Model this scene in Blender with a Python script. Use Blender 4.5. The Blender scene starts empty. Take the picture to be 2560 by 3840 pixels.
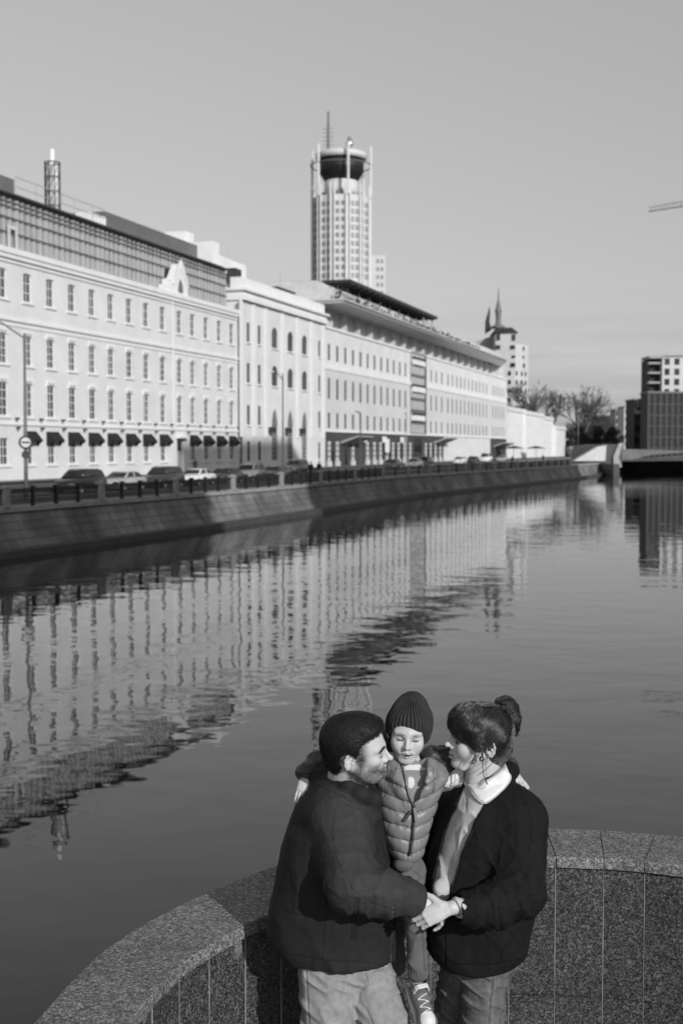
import bpy, math, random
import numpy as np
from mathutils import Vector, Matrix

# ------------------------------------------------------------------ camera
F, CX, CY, CZ = 4700.0, 1280.0, 1920.0, 2.70       # focal length in px of the 2560x3840 frame, centre, eye height
PITCH = math.atan(240 / 4700)
scene = bpy.context.scene
cam_data = bpy.data.cameras.new("camera")
cam = bpy.data.objects.new("camera", cam_data)
scene.collection.objects.link(cam)
scene.camera = cam
cam.location = (0, 0, CZ)
cam.rotation_euler = (math.radians(90) - PITCH, 0, 0)
cam_data.sensor_fit = 'VERTICAL'
cam_data.sensor_height = 36.0
cam_data.lens = F / 3840 * 36.0
cam_data.clip_start = 0.1
cam_data.clip_end = 8000
cam_data.dof.use_dof = True
cam_data.dof.focus_distance = 4.45
cam_data.dof.aperture_fstop = 4.5

# ------------------------------------------------------------------ sky, sun, exposure
SUN_EL, SUN_AZ = math.radians(24), math.radians(31)   # azimuth: to the right of straight behind the camera
sun_dir = Vector((math.sin(SUN_AZ) * math.cos(SUN_EL), -math.cos(SUN_AZ) * math.cos(SUN_EL), math.sin(SUN_EL)))
world = bpy.data.worlds.new("World")
scene.world = world
world.use_nodes = True
wn, wl = world.node_tree.nodes, world.node_tree.links
wn.clear()
w_out = wn.new('ShaderNodeOutputWorld')
w_bg = wn.new('ShaderNodeBackground')
sky = wn.new('ShaderNodeTexSky')
sky.sky_type = 'NISHITA'
sky.sun_disc = False
sky.sun_elevation = SUN_EL
sky.sun_rotation = math.atan2(sun_dir.x, sun_dir.y)
sky.air_density = 1.0
sky.dust_density = 1.0
sky.ozone_density = 1.0
bw = wn.new('ShaderNodeRGBToBW')
wl.new(sky.outputs[0], bw.inputs[0])
w_gam = wn.new('ShaderNodeMath'); w_gam.operation = 'POWER'; w_gam.inputs[1].default_value = 0.70   # black-and-white film response of the sky
wl.new(bw.outputs[0], w_gam.inputs[0])
# thin streaks of cloud low over the horizon
tc = wn.new('ShaderNodeTexCoord')
mp = wn.new('ShaderNodeMapping'); mp.inputs['Scale'].default_value = (3.0, 3.0, 42.0)
wl.new(tc.outputs['Generated'], mp.inputs[0])
nz = wn.new('ShaderNodeTexNoise'); nz.inputs['Scale'].default_value = 1.6; nz.inputs['Detail'].default_value = 5
wl.new(mp.outputs[0], nz.inputs['Vector'])
cr = wn.new('ShaderNodeMapRange'); cr.inputs[1].default_value = 0.40; cr.inputs[2].default_value = 0.62
cr.inputs[3].default_value = 1.05; cr.inputs[4].default_value = 0.80
wl.new(nz.outputs[0], cr.inputs[0])
sx = wn.new('ShaderNodeSeparateXYZ'); wl.new(tc.outputs['Generated'], sx.inputs[0])
band = wn.new('ShaderNodeMapRange'); band.inputs[1].default_value = 0.005; band.inputs[2].default_value = 0.13
band.inputs[3].default_value = 1.0; band.inputs[4].default_value = 0.0
wl.new(sx.outputs['Z'], band.inputs[0])
mixc = wn.new('ShaderNodeMix'); mixc.data_type = 'FLOAT'
wl.new(band.outputs[0], mixc.inputs[0]); mixc.inputs[2].default_value = 1.0; wl.new(cr.outputs[0], mixc.inputs[3])
hz = wn.new('ShaderNodeMapRange'); hz.inputs[1].default_value = 0.0; hz.inputs[2].default_value = 0.38; hz.inputs[3].default_value = 0.70; hz.inputs[4].default_value = 1.06
wl.new(sx.outputs['Z'], hz.inputs[0])
m0 = wn.new('ShaderNodeMath'); m0.operation = 'MULTIPLY'; wl.new(w_gam.outputs[0], m0.inputs[0]); wl.new(hz.outputs[0], m0.inputs[1])
mul = wn.new('ShaderNodeMath'); mul.operation = 'MULTIPLY'
wl.new(m0.outputs[0], mul.inputs[0]); wl.new(mixc.outputs[0], mul.inputs[1])
wl.new(mul.outputs[0], w_bg.inputs['Color'])
w_bg.inputs['Strength'].default_value = 0.15
wl.new(w_bg.outputs[0], w_out.inputs[0])

sd = bpy.data.lights.new("sun", 'SUN')
sd.energy = 2.35
sd.angle = math.radians(0.55)
sun = bpy.data.objects.new("sun", sd)
scene.collection.objects.link(sun)
sun.rotation_euler = sun_dir.to_track_quat('Z', 'Y').to_euler()
scene.view_settings.view_transform = 'Standard'
scene.view_settings.look = 'None'
scene.view_settings.exposure = 0.50
scene.view_settings.gamma = 1.0
scene.cycles.max_bounces = 6
scene.cycles.use_denoising = True

# ------------------------------------------------------------------ projecting helpers (photo pixel -> place)
_c, _s = math.cos(PITCH), math.sin(PITCH)
def ray(px, py):
    x, u = (px - CX) / F, (CY - py) / F
    return Vector((x, _c + u * _s, -_s + u * _c))
def at(px, py, Y):
    r = ray(px, py); t = Y / r.y
    return np.array((r.x * t, Y, CZ + r.z * t))
P0, DV, NV = Vector((-59, 0, 0)), Vector((0.3028, 0.9531, 0)), Vector((0.9531, -0.3028, 0))
ROTF = math.atan2(DV.y, DV.x)
def pf(px, py, n=0.0):
    """photo pixel -> (s, z) on the embankment facade plane moved out by n"""
    r = ray(px, py); t = (n + NV.dot(P0)) / NV.dot(r)
    P = r * t
    return (P - P0).dot(DV), CZ + P.z
def S(px, n=0.0): return pf(px, 1680, n)[0]
def Z(px, py, n=0.0): return pf(px, py, n)[1]
def fw(s, n, z=0.0):
    v = P0 + DV * s + NV * n
    return Vector((v.x, v.y, z))

# ------------------------------------------------------------------ object helpers
COL = scene.collection
def tag(o, label=None, cat=None, group=None, kind=None):
    if label: o["label"] = label
    if cat: o["category"] = cat
    if group: o["group"] = group
    if kind: o["kind"] = kind
    return o
def empty(name, loc, rz=0.0, label=None, cat=None, group=None):
    o = bpy.data.objects.new(name, None)
    o.empty_display_size = 0.2
    COL.objects.link(o)
    o.location = loc
    o.rotation_euler = (0, 0, rz)
    return tag(o, label, cat, group)
def inst(name, me, parent=None, loc=(0, 0, 0), rz=0.0, sc=None):
    o = bpy.data.objects.new(name, me)
    COL.objects.link(o)
    if parent: o.parent = parent
    o.location = loc
    o.rotation_euler = (0, 0, rz)
    if sc: o.scale = sc
    return o
KIDS = {}
def copy_tree(o, parent=None):
    c = o.copy(); COL.objects.link(c)
    if parent: c.parent = parent
    for ch in [x for x in list(COL.objects) if x.parent == o]:
        copy_tree(ch, c)
    return c

class MB:
    def __init__(s): s.v = []; s.f = []; s.m = []; s.mats = []; s.cur = 0; s.sm = []; s.smooth = False
    def mat(s, m):
        if m not in s.mats: s.mats.append(m)
        s.cur = s.mats.index(m); return s
    def add(s, vs, fs):
        b = len(s.v); s.v += [tuple(v) for v in vs]
        for f in fs: s.f.append([b + i for i in f]); s.m.append(s.cur); s.sm.append(s.smooth)
        return s
    def box(s, x0, x1, y0, y1, z0, z1):
        vs = [(x0,y0,z0),(x1,y0,z0),(x1,y1,z0),(x0,y1,z0),(x0,y0,z1),(x1,y0,z1),(x1,y1,z1),(x0,y1,z1)]
        return s.add(vs, [(0,3,2,1),(4,5,6,7),(0,1,5,4),(1,2,6,5),(2,3,7,6),(3,0,4,7)])
    def prism(s, pts, off):
        n = len(pts); o = Vector(off)
        vs = [Vector(p) for p in pts] + [Vector(p) + o for p in pts]
        fs = [list(range(n))[::-1], list(range(n, 2 * n))] + [(i, (i+1) % n, n + (i+1) % n, n + i) for i in range(n)]
        return s.add(vs, fs)
    def tube(s, path, r, seg=6, cap=True):
        path = [Vector(p) for p in path]; n = len(path)
        rr = r if isinstance(r, (list, tuple)) else [r] * n
        rings = []
        up = None
        for i, p in enumerate(path):
            t = (path[min(i+1, n-1)] - path[max(i-1, 0)])
            t = t.normalized() if t.length > 1e-9 else Vector((0, 0, 1))
            if up is None:
                up = Vector((0, 0, 1)) if abs(t.z) < 0.9 else Vector((1, 0, 0))
            a = t.cross(up)
            if a.length < 1e-6: a = t.cross(Vector((0, 1, 0)))
            a.normalize(); b = t.cross(a).normalized(); up = -b if False else up
            rings.append([p + (a * math.cos(2*math.pi*k/seg) + b * math.sin(2*math.pi*k/seg)) * rr[i] for k in range(seg)])
        vs = [v for g in rings for v in g]; fs = []
        for i in range(n - 1):
            for k in range(seg):
                k2 = (k + 1) % seg
                fs.append((i*seg+k, i*seg+k2, (i+1)*seg+k2, (i+1)*seg+k))
        if cap: fs += [list(range(seg))[::-1], list(range((n-1)*seg, n*seg))]
        return s.add(vs, fs)
    def lathe(s, prof, cx=0, cy=0, seg=24, a0=0.0):
        vs = []; n = len(prof)
        for (r, z) in prof:
            for k in range(seg):
                a = a0 + 2*math.pi*k/seg
                vs.append((cx + r*math.cos(a), cy + r*math.sin(a), z))
        fs = [(i*seg+k, i*seg+(k+1) % seg, (i+1)*seg+(k+1) % seg, (i+1)*seg+k) for i in range(n-1) for k in range(seg)]
        fs += [list(range(seg))[::-1], list(range((n-1)*seg, n*seg))]
        return s.add(vs, fs)
    def mesh(s, name):
        me = bpy.data.meshes.new(name)
        me.from_pydata(s.v, [], s.f)
        for m in s.mats: me.materials.append(m)
        me.polygons.foreach_set("material_index", s.m)
        me.polygons.foreach_set("use_smooth", s.sm)
        me.update()
        return me
    def build(s, name, parent=None, loc=(0, 0, 0), rz=0.0):
        return inst(name, s.mesh(name), parent, loc, rz)

# ------------------------------------------------------------------ materials (all grey: the photograph is black and white)
def new_mat(name):
    m = bpy.data.materials.new(name); m.use_nodes = True
    nt = m.node_tree; b = nt.nodes['Principled BSDF']
    return m, nt, b
def pbr(name, g, rough=0.8, var=0.15, scale=3.0, bump=0.0, bscale=None, metal=0.0, spec=0.5, stretch=(1, 1, 1), detail=6, sheen=0.0):
    m, nt, b = new_mat(name)
    N, L = nt.nodes, nt.links
    tc = N.new('ShaderNodeTexCoord'); mp = N.new('ShaderNodeMapping')
    mp.inputs['Scale'].default_value = stretch
    L.new(tc.outputs['Object'], mp.inputs[0])
    nz = N.new('ShaderNodeTexNoise'); nz.inputs['Scale'].default_value = scale; nz.inputs['Detail'].default_value = detail
    L.new(mp.outputs[0], nz.inputs['Vector'])
    r = N.new('ShaderNodeMapRange'); r.inputs[1].default_value = 0.3; r.inputs[2].default_value = 0.7
    r.inputs[3].default_value = g * (1 - var); r.inputs[4].default_value = min(0.95, g * (1 + var))
    L.new(nz.outputs[0], r.inputs[0]); L.new(r.outputs[0], b.inputs['Base Color'])
    b.inputs['Roughness'].default_value = rough; b.inputs['Metallic'].default_value = metal
    b.inputs['Specular IOR Level'].default_value = spec
    if sheen: b.inputs['Sheen Weight'].default_value = sheen; b.inputs['Sheen Roughness'].default_value = 0.6
    if bump:
        n2 = N.new('ShaderNodeTexNoise'); n2.inputs['Scale'].default_value = bscale or scale * 8; n2.inputs['Detail'].default_value = 4
        L.new(mp.outputs[0], n2.inputs['Vector'])
        bp = N.new('ShaderNodeBump'); bp.inputs['Strength'].default_value = bump; bp.inputs['Distance'].default_value = 0.02
        L.new(n2.outputs[0], bp.inputs['Height']); L.new(bp.outputs[0], b.inputs['Normal'])
    return m
M = {}
M['white'] = pbr('white_plaster', 0.71, 0.9, 0.08, 0.35, 0.25, 30)
M['trim'] = pbr('white_trim', 0.78, 0.85, 0.05, 0.6)
M['pale'] = pbr('pale_plaster', 0.62, 0.9, 0.07, 0.4, 0.2, 30)
M['grey'] = pbr('grey_stone_facing', 0.36, 0.8, 0.12, 0.8)
M['attic'] = pbr('grey_attic_panels', 0.58, 0.7, 0.12, 0.9)
M['dark_base'] = pbr('dark_stone_base', 0.06, 0.6, 0.2, 1.2)
M['dark'] = pbr('dark_metal', 0.03, 0.55, 0.25, 3)
M['black'] = pbr('black_iron', 0.012, 0.5, 0.3, 4)
M['roofm'] = pbr('grey_roof_metal', 0.14, 0.6, 0.12, 1)
M['eave'] = pbr('pale_eave_metal', 0.48, 0.55, 0.06, 0.5)
M['steel'] = pbr('galvanised_steel', 0.45, 0.45, 0.15, 3, metal=0.15)
M['frame'] = pbr('white_window_frame', 0.60, 0.6, 0.06, 5)
M['fin'] = pbr('pale_glazing_fin', 0.46, 0.5, 0.08, 2)
M['asphalt'] = pbr('asphalt', 0.055, 0.95, 0.25, 0.6, 0.3, 40)
M['pavement'] = pbr('pavement_slabs', 0.16, 0.9, 0.2, 0.8, 0.2, 30)
M['soil'] = pbr('city_ground', 0.08, 0.95, 0.3, 0.05)
M['lampglass'] = pbr('opal_lamp_glass', 0.85, 0.25, 0.03, 4)
M['postst'] = pbr('pale_granite_post', 0.30, 0.8, 0.2, 2.5, 0.2, 40)
M['foliage'] = pbr('dark_foliage', 0.045, 0.9, 0.4, 0.8)
M['bark'] = pbr('bare_bark', 0.09, 0.9, 0.3, 3)
M['cloth_dark'] = pbr('dark_clothing', 0.02, 0.9, 0.3, 5)
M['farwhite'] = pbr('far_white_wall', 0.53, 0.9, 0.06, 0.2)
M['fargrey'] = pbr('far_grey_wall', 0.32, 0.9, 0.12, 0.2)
M['fardark'] = pbr('far_dark_or_shaded_wall', 0.028, 0.8, 0.2, 0.3)  # dark far walls and roofs; also carries the shade of the dark block
M['awning'] = pbr('black_awning_canvas', 0.012, 0.85, 0.3, 3)
M['tyre'] = pbr('tyre_rubber', 0.02, 0.8, 0.2, 8)
M['chrome'] = pbr('bright_metal', 0.7, 0.15, 0.05, 8, metal=1.0)

def glass(name, g=0.05, rough=0.08, blind=0.0):
    m, nt, b = new_mat(name); N, L = nt.nodes, nt.links
    oi = N.new('ShaderNodeObjectInfo')
    tc = N.new('ShaderNodeTexCoord')
    nz = N.new('ShaderNodeTexNoise'); nz.inputs['Scale'].default_value = 0.8
    L.new(tc.outputs['Object'], nz.inputs['Vector'])
    a = N.new('ShaderNodeMath'); a.operation = 'MULTIPLY_ADD'
    L.new(oi.outputs['Random'], a.inputs[0]); a.inputs[1].default_value = 0.7
    s2 = N.new('ShaderNodeMath'); s2.operation = 'MULTIPLY'; L.new(nz.outputs[0], s2.inputs[0]); s2.inputs[1].default_value = 0.5
    L.new(s2.outputs[0], a.inputs[2])
    r = N.new('ShaderNodeMapRange'); r.inputs[1].default_value = 0.2; r.inputs[2].default_value = 1.1
    r.inputs[3].default_value = g * 0.25; r.inputs[4].default_value = g * 2.4 + blind
    L.new(a.outputs[0], r.inputs[0]); L.new(r.outputs[0], b.inputs['Base Color'])
    b.inputs['Roughness'].default_value = rough
    b.inputs['IOR'].default_value = 1.5
    return m
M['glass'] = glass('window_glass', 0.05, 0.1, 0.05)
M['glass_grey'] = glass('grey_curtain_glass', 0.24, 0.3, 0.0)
M['glass_mid'] = glass('darker_window_glass', 0.03, 0.12, 0.02)  # darker panes for the corner and office buildings
M['glass_dark'] = glass('dark_glass', 0.015, 0.08)

# dark battered masonry of the far quay: courses of stone with streaks of wear
def quay_mat():
    m, nt, b = new_mat('quay_masonry'); N, L = nt.nodes, nt.links
    tc = N.new('ShaderNodeTexCoord')
    br = N.new('ShaderNodeTexBrick')
    br.inputs['Color1'].default_value = (0.15,)*3 + (1,); br.inputs['Color2'].default_value = (0.185,)*3 + (1,)
    br.inputs['Mortar'].default_value = (0.085,)*3 + (1,); br.inputs['Scale'].default_value = 1.0
    br.inputs['Brick Width'].default_value = 1.5; br.inputs['Row Height'].default_value = 0.5; br.inputs['Mortar Size'].default_value = 0.03
    L.new(tc.outputs['UV'], br.inputs[0])
    mp = N.new('ShaderNodeMapping'); mp.inputs['Scale'].default_value = (0.9, 0.10, 1)
    L.new(tc.outputs['UV'], mp.inputs[0])
    nz = N.new('ShaderNodeTexNoise'); nz.inputs['Scale'].default_value = 1.6; nz.inputs['Detail'].default_value = 5
    L.new(mp.outputs[0], nz.inputs[0])
    r = N.new('ShaderNodeMapRange'); r.inputs[1].default_value = 0.36; r.inputs[2].default_value = 0.62; r.inputs[3].default_value = 0.78; r.inputs[4].default_value = 1.22
    L.new(nz.outputs[0], r.inputs[0])
    n2 = N.new('ShaderNodeTexNoise'); n2.inputs['Scale'].default_value = 0.25; L.new(tc.outputs['UV'], n2.inputs[0])
    r2 = N.new('ShaderNodeMapRange'); r2.inputs[1].default_value = 0.35; r2.inputs[2].default_value = 0.65; r2.inputs[3].default_value = 0.6; r2.inputs[4].default_value = 1.3
    L.new(n2.outputs[0], r2.inputs[0])
    mm = N.new('ShaderNodeMath'); mm.operation = 'MULTIPLY'; L.new(r.outputs[0], mm.inputs[0]); L.new(r2.outputs[0], mm.inputs[1])
    mx = N.new('ShaderNodeVectorMath'); mx.operation = 'SCALE'
    L.new(br.outputs[0], mx.inputs[0]); L.new(mm.outputs[0], mx.inputs['Scale'])
    L.new(mx.outputs[0], b.inputs['Base Color']); b.inputs['Roughness'].default_value = 0.85
    return m
M['quay'] = quay_mat()

def granite(name, lo, hi, cell, spots=0.0, rough=0.7, ring=None):
    m, nt, b = new_mat(name); N, L = nt.nodes, nt.links
    tc = N.new('ShaderNodeTexCoord')
    def vor(sc, lo_, hi_, p):
        v = N.new('ShaderNodeTexVoronoi'); v.inputs['Scale'].default_value = sc
        L.new(tc.outputs['Object'], v.inputs['Vector'])
        s = N.new('ShaderNodeSeparateColor'); L.new(v.outputs['Color'], s.inputs[0])
        q = N.new('ShaderNodeMath'); q.operation = 'POWER'; L.new(s.outputs[0], q.inputs[0]); q.inputs[1].default_value = p
        r = N.new('ShaderNodeMapRange'); r.inputs[3].default_value = lo_; r.inputs[4].default_value = hi_
        L.new(q.outputs[0], r.inputs[0]); return r.outputs[0]
    a = vor(cell, lo, hi, 1.6); c = vor(cell * 0.5, 0.6, 1.35, 1.3)
    mu = N.new('ShaderNodeMath'); mu.operation = 'MULTIPLY'; L.new(a, mu.inputs[0]); L.new(c, mu.inputs[1])
    nz = N.new('ShaderNodeTexNoise'); nz.inputs['Scale'].default_value = 3.5; nz.inputs['Detail'].default_value = 4
    L.new(tc.outputs['Object'], nz.inputs['Vector'])
    r = N.new('ShaderNodeMapRange'); r.inputs[1].default_value = 0.3; r.inputs[2].default_value = 0.7; r.inputs[3].default_value = 0.78; r.inputs[4].default_value = 1.2
    L.new(nz.outputs[0], r.inputs[0])
    m2 = N.new('ShaderNodeMath'); m2.operation = 'MULTIPLY'; L.new(mu.outputs[0], m2.inputs[0]); L.new(r.outputs[0], m2.inputs[1])
    out = m2.outputs[0]
    if spots:                                           # pale dried stains, round and scattered
        v = N.new('ShaderNodeTexVoronoi'); v.inputs['Scale'].default_value = 7.0
        L.new(tc.outputs['Object'], v.inputs['Vector'])
        s = N.new('ShaderNodeSeparateColor'); L.new(v.outputs['Color'], s.inputs[0])
        th = N.new('ShaderNodeMapRange'); th.inputs[1].default_value = 0.35; th.inputs[2].default_value = 1.0; th.inputs[3].default_value = 0.0; th.inputs[4].default_value = 0.30
        L.new(s.outputs[1], th.inputs[0])
        n3 = N.new('ShaderNodeTexNoise'); n3.inputs['Scale'].default_value = 30; L.new(tc.outputs['Object'], n3.inputs['Vector'])
        dd = N.new('ShaderNodeMath'); dd.operation = 'MULTIPLY_ADD'; L.new(n3.outputs[0], dd.inputs[0]); dd.inputs[1].default_value = 0.14; L.new(v.outputs['Distance'], dd.inputs[2])
        lt = N.new('ShaderNodeMath'); lt.operation = 'SUBTRACT'; L.new(th.outputs[0], lt.inputs[0]); L.new(dd.outputs[0], lt.inputs[1])
        mr = N.new('ShaderNodeMapRange'); mr.inputs[1].default_value = -0.03; mr.inputs[2].default_value = 0.03; mr.inputs[3].default_value = 0.0; mr.inputs[4].default_value = spots
        L.new(lt.outputs[0], mr.inputs[0])
        ad = N.new('ShaderNodeMath'); ad.operation = 'ADD'; L.new(out, ad.inputs[0]); L.new(mr.outputs[0], ad.inputs[1])
        out = ad.outputs[0]
    if ring:                                            # the ring a wet cup left on the coping
        vm = N.new('ShaderNodeVectorMath'); vm.operation = 'DISTANCE'; L.new(tc.outputs['Object'], vm.inputs[0]); vm.inputs[1].default_value = ring[:3]
        sb = N.new('ShaderNodeMath'); sb.operation = 'SUBTRACT'; L.new(vm.outputs['Value'], sb.inputs[0]); sb.inputs[1].default_value = ring[3]
        ab = N.new('ShaderNodeMath'); ab.operation = 'ABSOLUTE'; L.new(sb.outputs[0], ab.inputs[0])
        mr = N.new('ShaderNodeMapRange'); mr.inputs[1].default_value = 0.003; mr.inputs[2].default_value = 0.009; mr.inputs[3].default_value = 0.14; mr.inputs[4].default_value = 0.0
        L.new(ab.outputs[0], mr.inputs[0])
        i2 = N.new('ShaderNodeMapRange'); i2.inputs[1].default_value = ring[3] - 0.004; i2.inputs[2].default_value = ring[3]; i2.inputs[3].default_value = 0.05; i2.inputs[4].default_value = 0.0
        L.new(vm.outputs['Value'], i2.inputs[0])
        a1 = N.new('ShaderNodeMath'); a1.operation = 'ADD'; L.new(mr.outputs[0], a1.inputs[0]); L.new(i2.outputs[0], a1.inputs[1])
        ad = N.new('ShaderNodeMath'); ad.operation = 'ADD'; L.new(out, ad.inputs[0]); L.new(a1.outputs[0], ad.inputs[1])
        out = ad.outputs[0]
    L.new(out, b.inputs['Base Color']); b.inputs['Roughness'].default_value = rough
    return m
rp = on_z_pt = None
def on_z(px, py, z):
    r = ray(px, py); t = (z - CZ) / r.z
    return Vector((r.x * t, r.y * t, z))
ZP = 0.95                                                # top of the near parapet
rp = on_z(566, 3536, ZP)
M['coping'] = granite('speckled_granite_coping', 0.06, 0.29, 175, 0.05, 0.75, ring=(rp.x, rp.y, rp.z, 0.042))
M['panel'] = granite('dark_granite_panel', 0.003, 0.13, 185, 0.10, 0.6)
M['mortar'] = pbr('pale_mortar', 0.20, 0.9, 0.5, 6)

# water
def water_mat():
    m, nt, b = new_mat('river_water'); N, L = nt.nodes, nt.links
    tc = N.new('ShaderNodeTexCoord')
    b.inputs['Base Color'].default_value = (0.012, 0.012, 0.012, 1)
    b.inputs['Roughness'].default_value = 0.015; b.inputs['IOR'].default_value = 1.43
    def noise(sc, stretch, det, rot=0.0):
        mp = N.new('ShaderNodeMapping'); mp.inputs['Scale'].default_value = stretch; mp.inputs['Rotation'].default_value = (0, 0, rot)
        L.new(tc.outputs['Object'], mp.inputs[0])
        n = N.new('ShaderNodeTexNoise'); n.inputs['Scale'].default_value = sc; n.inputs['Detail'].default_value = det; n.inputs['Roughness'].default_value = 0.5
        L.new(mp.outputs[0], n.inputs['Vector']); return n.outputs[0]
    a = noise(0.62, (0.75, 1, 1), 2.5, 0.25)
    c = noise(2.2, (0.6, 1, 1), 2.0, -0.2)
    big = noise(0.035, (1, 1, 1), 2)
    mr = N.new('ShaderNodeMapRange'); mr.inputs[1].default_value = 0.35; mr.inputs[2].default_value = 0.65; mr.inputs[3].default_value = 0.45; mr.inputs[4].default_value = 1.0
    L.new(big, mr.inputs[0])
    s1 = N.new('ShaderNodeMath'); s1.operation = 'MULTIPLY'; L.new(c, s1.inputs[0]); s1.inputs[1].default_value = 0.10
    s2 = N.new('ShaderNodeMath'); s2.operation = 'ADD'; L.new(a, s2.inputs[0]); L.new(s1.outputs[0], s2.inputs[1])
    bp = N.new('ShaderNodeBump'); bp.inputs['Distance'].default_value = 0.026
    L.new(mr.outputs[0], bp.inputs['Strength'])
    L.new(s2.outputs[0], bp.inputs['Height']); L.new(bp.outputs[0], b.inputs['Normal'])
    # slow drifts of scum and silt just under the surface
    sc = noise(0.9, (0.4, 1, 1), 6, 0.4); r = N.new('ShaderNodeMapRange'); r.inputs[1].default_value = 0.55; r.inputs[2].default_value = 0.8; r.inputs[3].default_value = 0.004; r.inputs[4].default_value = 0.018
    L.new(sc, r.inputs[0]); L.new(r.outputs[0], b.inputs['Base Color'])
    return m
M['water'] = water_mat()

WZ = CZ - 5.6                                            # water level
def sheet(name, pts, z, mat, kind='structure', label=None):
    b = MB().mat(mat); b.add([(p[0], p[1], z if len(p) < 3 else p[2]) for p in pts], [list(range(len(pts)))])
    o = b.build(name); tag(o, label, None, None, kind); return o
sheet('water', [(-260, -150), (420, -150), (420, 460), (-260, 460)], WZ, M['water'], label='calm dark river with the buildings mirrored in its ripples')

# ---- far (left) bank: quay line taken along the coping
QZ = -0.46
qpx = [(-420, 0), (0, 1905), (638, 1857), (1000, 1828), (1500, 1784), (2149, 1744)]
Q = []
for x, y in qpx[1:]:
    p = on_z(x, y, QZ); Q.append(Vector((p.x, p.y)))
d0 = (Q[0] - Q[1]).normalized()
Q = [Q[0] + d0 * 110] + [Q[0] + d0 * 14] + Q
e = (Q[-1] - Q[-2]).normalized()
Q += [Q[-1] + Vector((13, 38))]
def qsub(step):
    out = []
    for a, b in zip(Q[:-1], Q[1:]):
        n = max(1, int((b - a).length / step))
        out += [a.lerp(b, i / n) for i in range(n)]
    return out + [Q[-1]]
FARQ = Q[-1]
# street deck slopes gently up from coping to facades
def streetz(n): return 0.09 + (QZ - 0.12 - 0.09) * max(0.0, min(1.0, n / 18.5))
def nof(p): return NV.x * p[0] + NV.y * p[1] - NV.dot(P0)
deck = MB().mat(M['asphalt'])
qs = qsub(12)
def deckrow(p):
    n = nof(p); base = Vector((p[0], p[1])) - Vector((NV.x, NV.y)) * n
    vs = []
    for t in (0, 0.13, 0.14, 0.9, 0.91, 1.0):
        q = base + Vector((NV.x, NV.y)) * n * t
        z = 0.09 + (QZ - 0.02 - 0.09) * t
        if 0.135 < t < 0.905: z -= 0.13
        vs.append((q.x, q.y, z))
    return vs
rows = [deckrow(p) for p in qs]
for a, b in zip(rows[:-1], rows[1:]):
    for i in range(5):
        deck.mat(M['asphalt'] if 2 <= i < 3 or i in (1, 3) else M['pavement'])
        deck.add([a[i], a[i+1], b[i+1], b[i]], [(0, 1, 2, 3)])
o = deck.build('street'); tag(o, 'shaded embankment street and pavements running along the facades', kind='structure')
# land behind the facades and to the horizon
sheet('ground', [(-1600, -300), (-59 - 45 + 0, -150), (-59 + .3177 * 300 + 2, 302), (FARQ.x - 1, FARQ.y + 8), (150, 360), (175, 300), (260, 300), (1800, 300), (2500, 4500), (-2500, 4500)], -0.35, M['soil'], label='flat city ground behind the buildings reaching the horizon')
sheet('land', [(-59 - .3177 * 150 + 3, -150), (-59 + .3177 * 310 + 3, 310), (-1600, 310), (-1600, -150)], 0.05, M['soil'], label='city ground under the embankment buildings')

# battered quay wall with coping strip
def quay_strip(pts, name, label, batter=1.8):
    w = MB().mat(M['quay']); uv = []
    n = len(pts); nrm = []
    for i in range(n):
        t = (pts[min(i+1, n-1)] - pts[max(i-1, 0)]).normalized(); nrm.append(Vector((t.y, -t.x)))
    cop = MB().mat(M['postst'])
    L_ = 0
    for i in range(n - 1):
        a, b, na, nb = pts[i], pts[i+1], nrm[i], nrm[i+1]; l = (b - a).length
        ks = [0, 0.25, 0.5, 0.75, 1.0]; cur = [0.0, 0.18, 0.40, 0.68, 1.0]
        for k in range(4):
            def pt(p, nn, kk):
                h = QZ - 0.32 + (WZ - 0.6 - (QZ - 0.32)) * ks[kk]
                off = 0.02 + batter * cur[kk]
                return (p.x + nn.x * off, p.y + nn.y * off, h)
            w.add([pt(a, na, k), pt(b, nb, k), pt(b, nb, k+1), pt(a, na, k+1)], [(3, 2, 1, 0)])
            uv += [(L_, -ks[k+1]*3), (L_ + l, -ks[k+1]*3), (L_ + l, -ks[k]*3), (L_, -ks[k]*3)]
        L_ += l
        def cp(p, nn, off, z): return (p.x + nn.x * off, p.y + nn.y * off, z)
        cop.add([cp(a, na, -.55, QZ), cp(b, nb, -.55, QZ), cp(b, nb, .16, QZ), cp(a, na, .16, QZ),
                 cp(a, na, .16, QZ - .26), cp(b, nb, .16, QZ - .26), cp(b, nb, 0, QZ - .3), cp(a, na, 0, QZ - .3)],
                [(0, 1, 2, 3)[::-1], (3, 2, 5, 4)[::-1], (4, 5, 6, 7)[::-1]])
    # last row repairs: faces were wound (3,2,1,0)
    me = w.mesh(name); ul = me.uv_layers.new(name='UVMap')
    for i, c in enumerate(uv): ul.data[i].uv = c
    o = inst(name, me); tag(o, label, 'quay wall')
    c = cop.build('coping', o)
    pl = MB().mat(M['dark_base'])
    for i in range(n - 1):
        a, b, na, nb = pts[i], pts[i+1], nrm[i], nrm[i+1]; f = lambda p, q, off, z: (p.x + q.x * off, p.y + q.y * off, z)
        o0, o1 = batter * .86, batter + .35
        pl.add([f(a, na, o0, WZ + .42), f(b, nb, o0, WZ + .42), f(b, nb, o1, WZ + .36), f(a, na, o1, WZ + .36), f(b, nb, o1, WZ - .5), f(a, na, o1, WZ - .5)], [(0, 3, 2, 1), (3, 5, 4, 2)])
    pl.build('foot_ledge', o)
    return o
quay_strip(qsub(6), 'quay_wall', 'dark battered stone quay wall with a pale coping below the railing, left bank')

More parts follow.
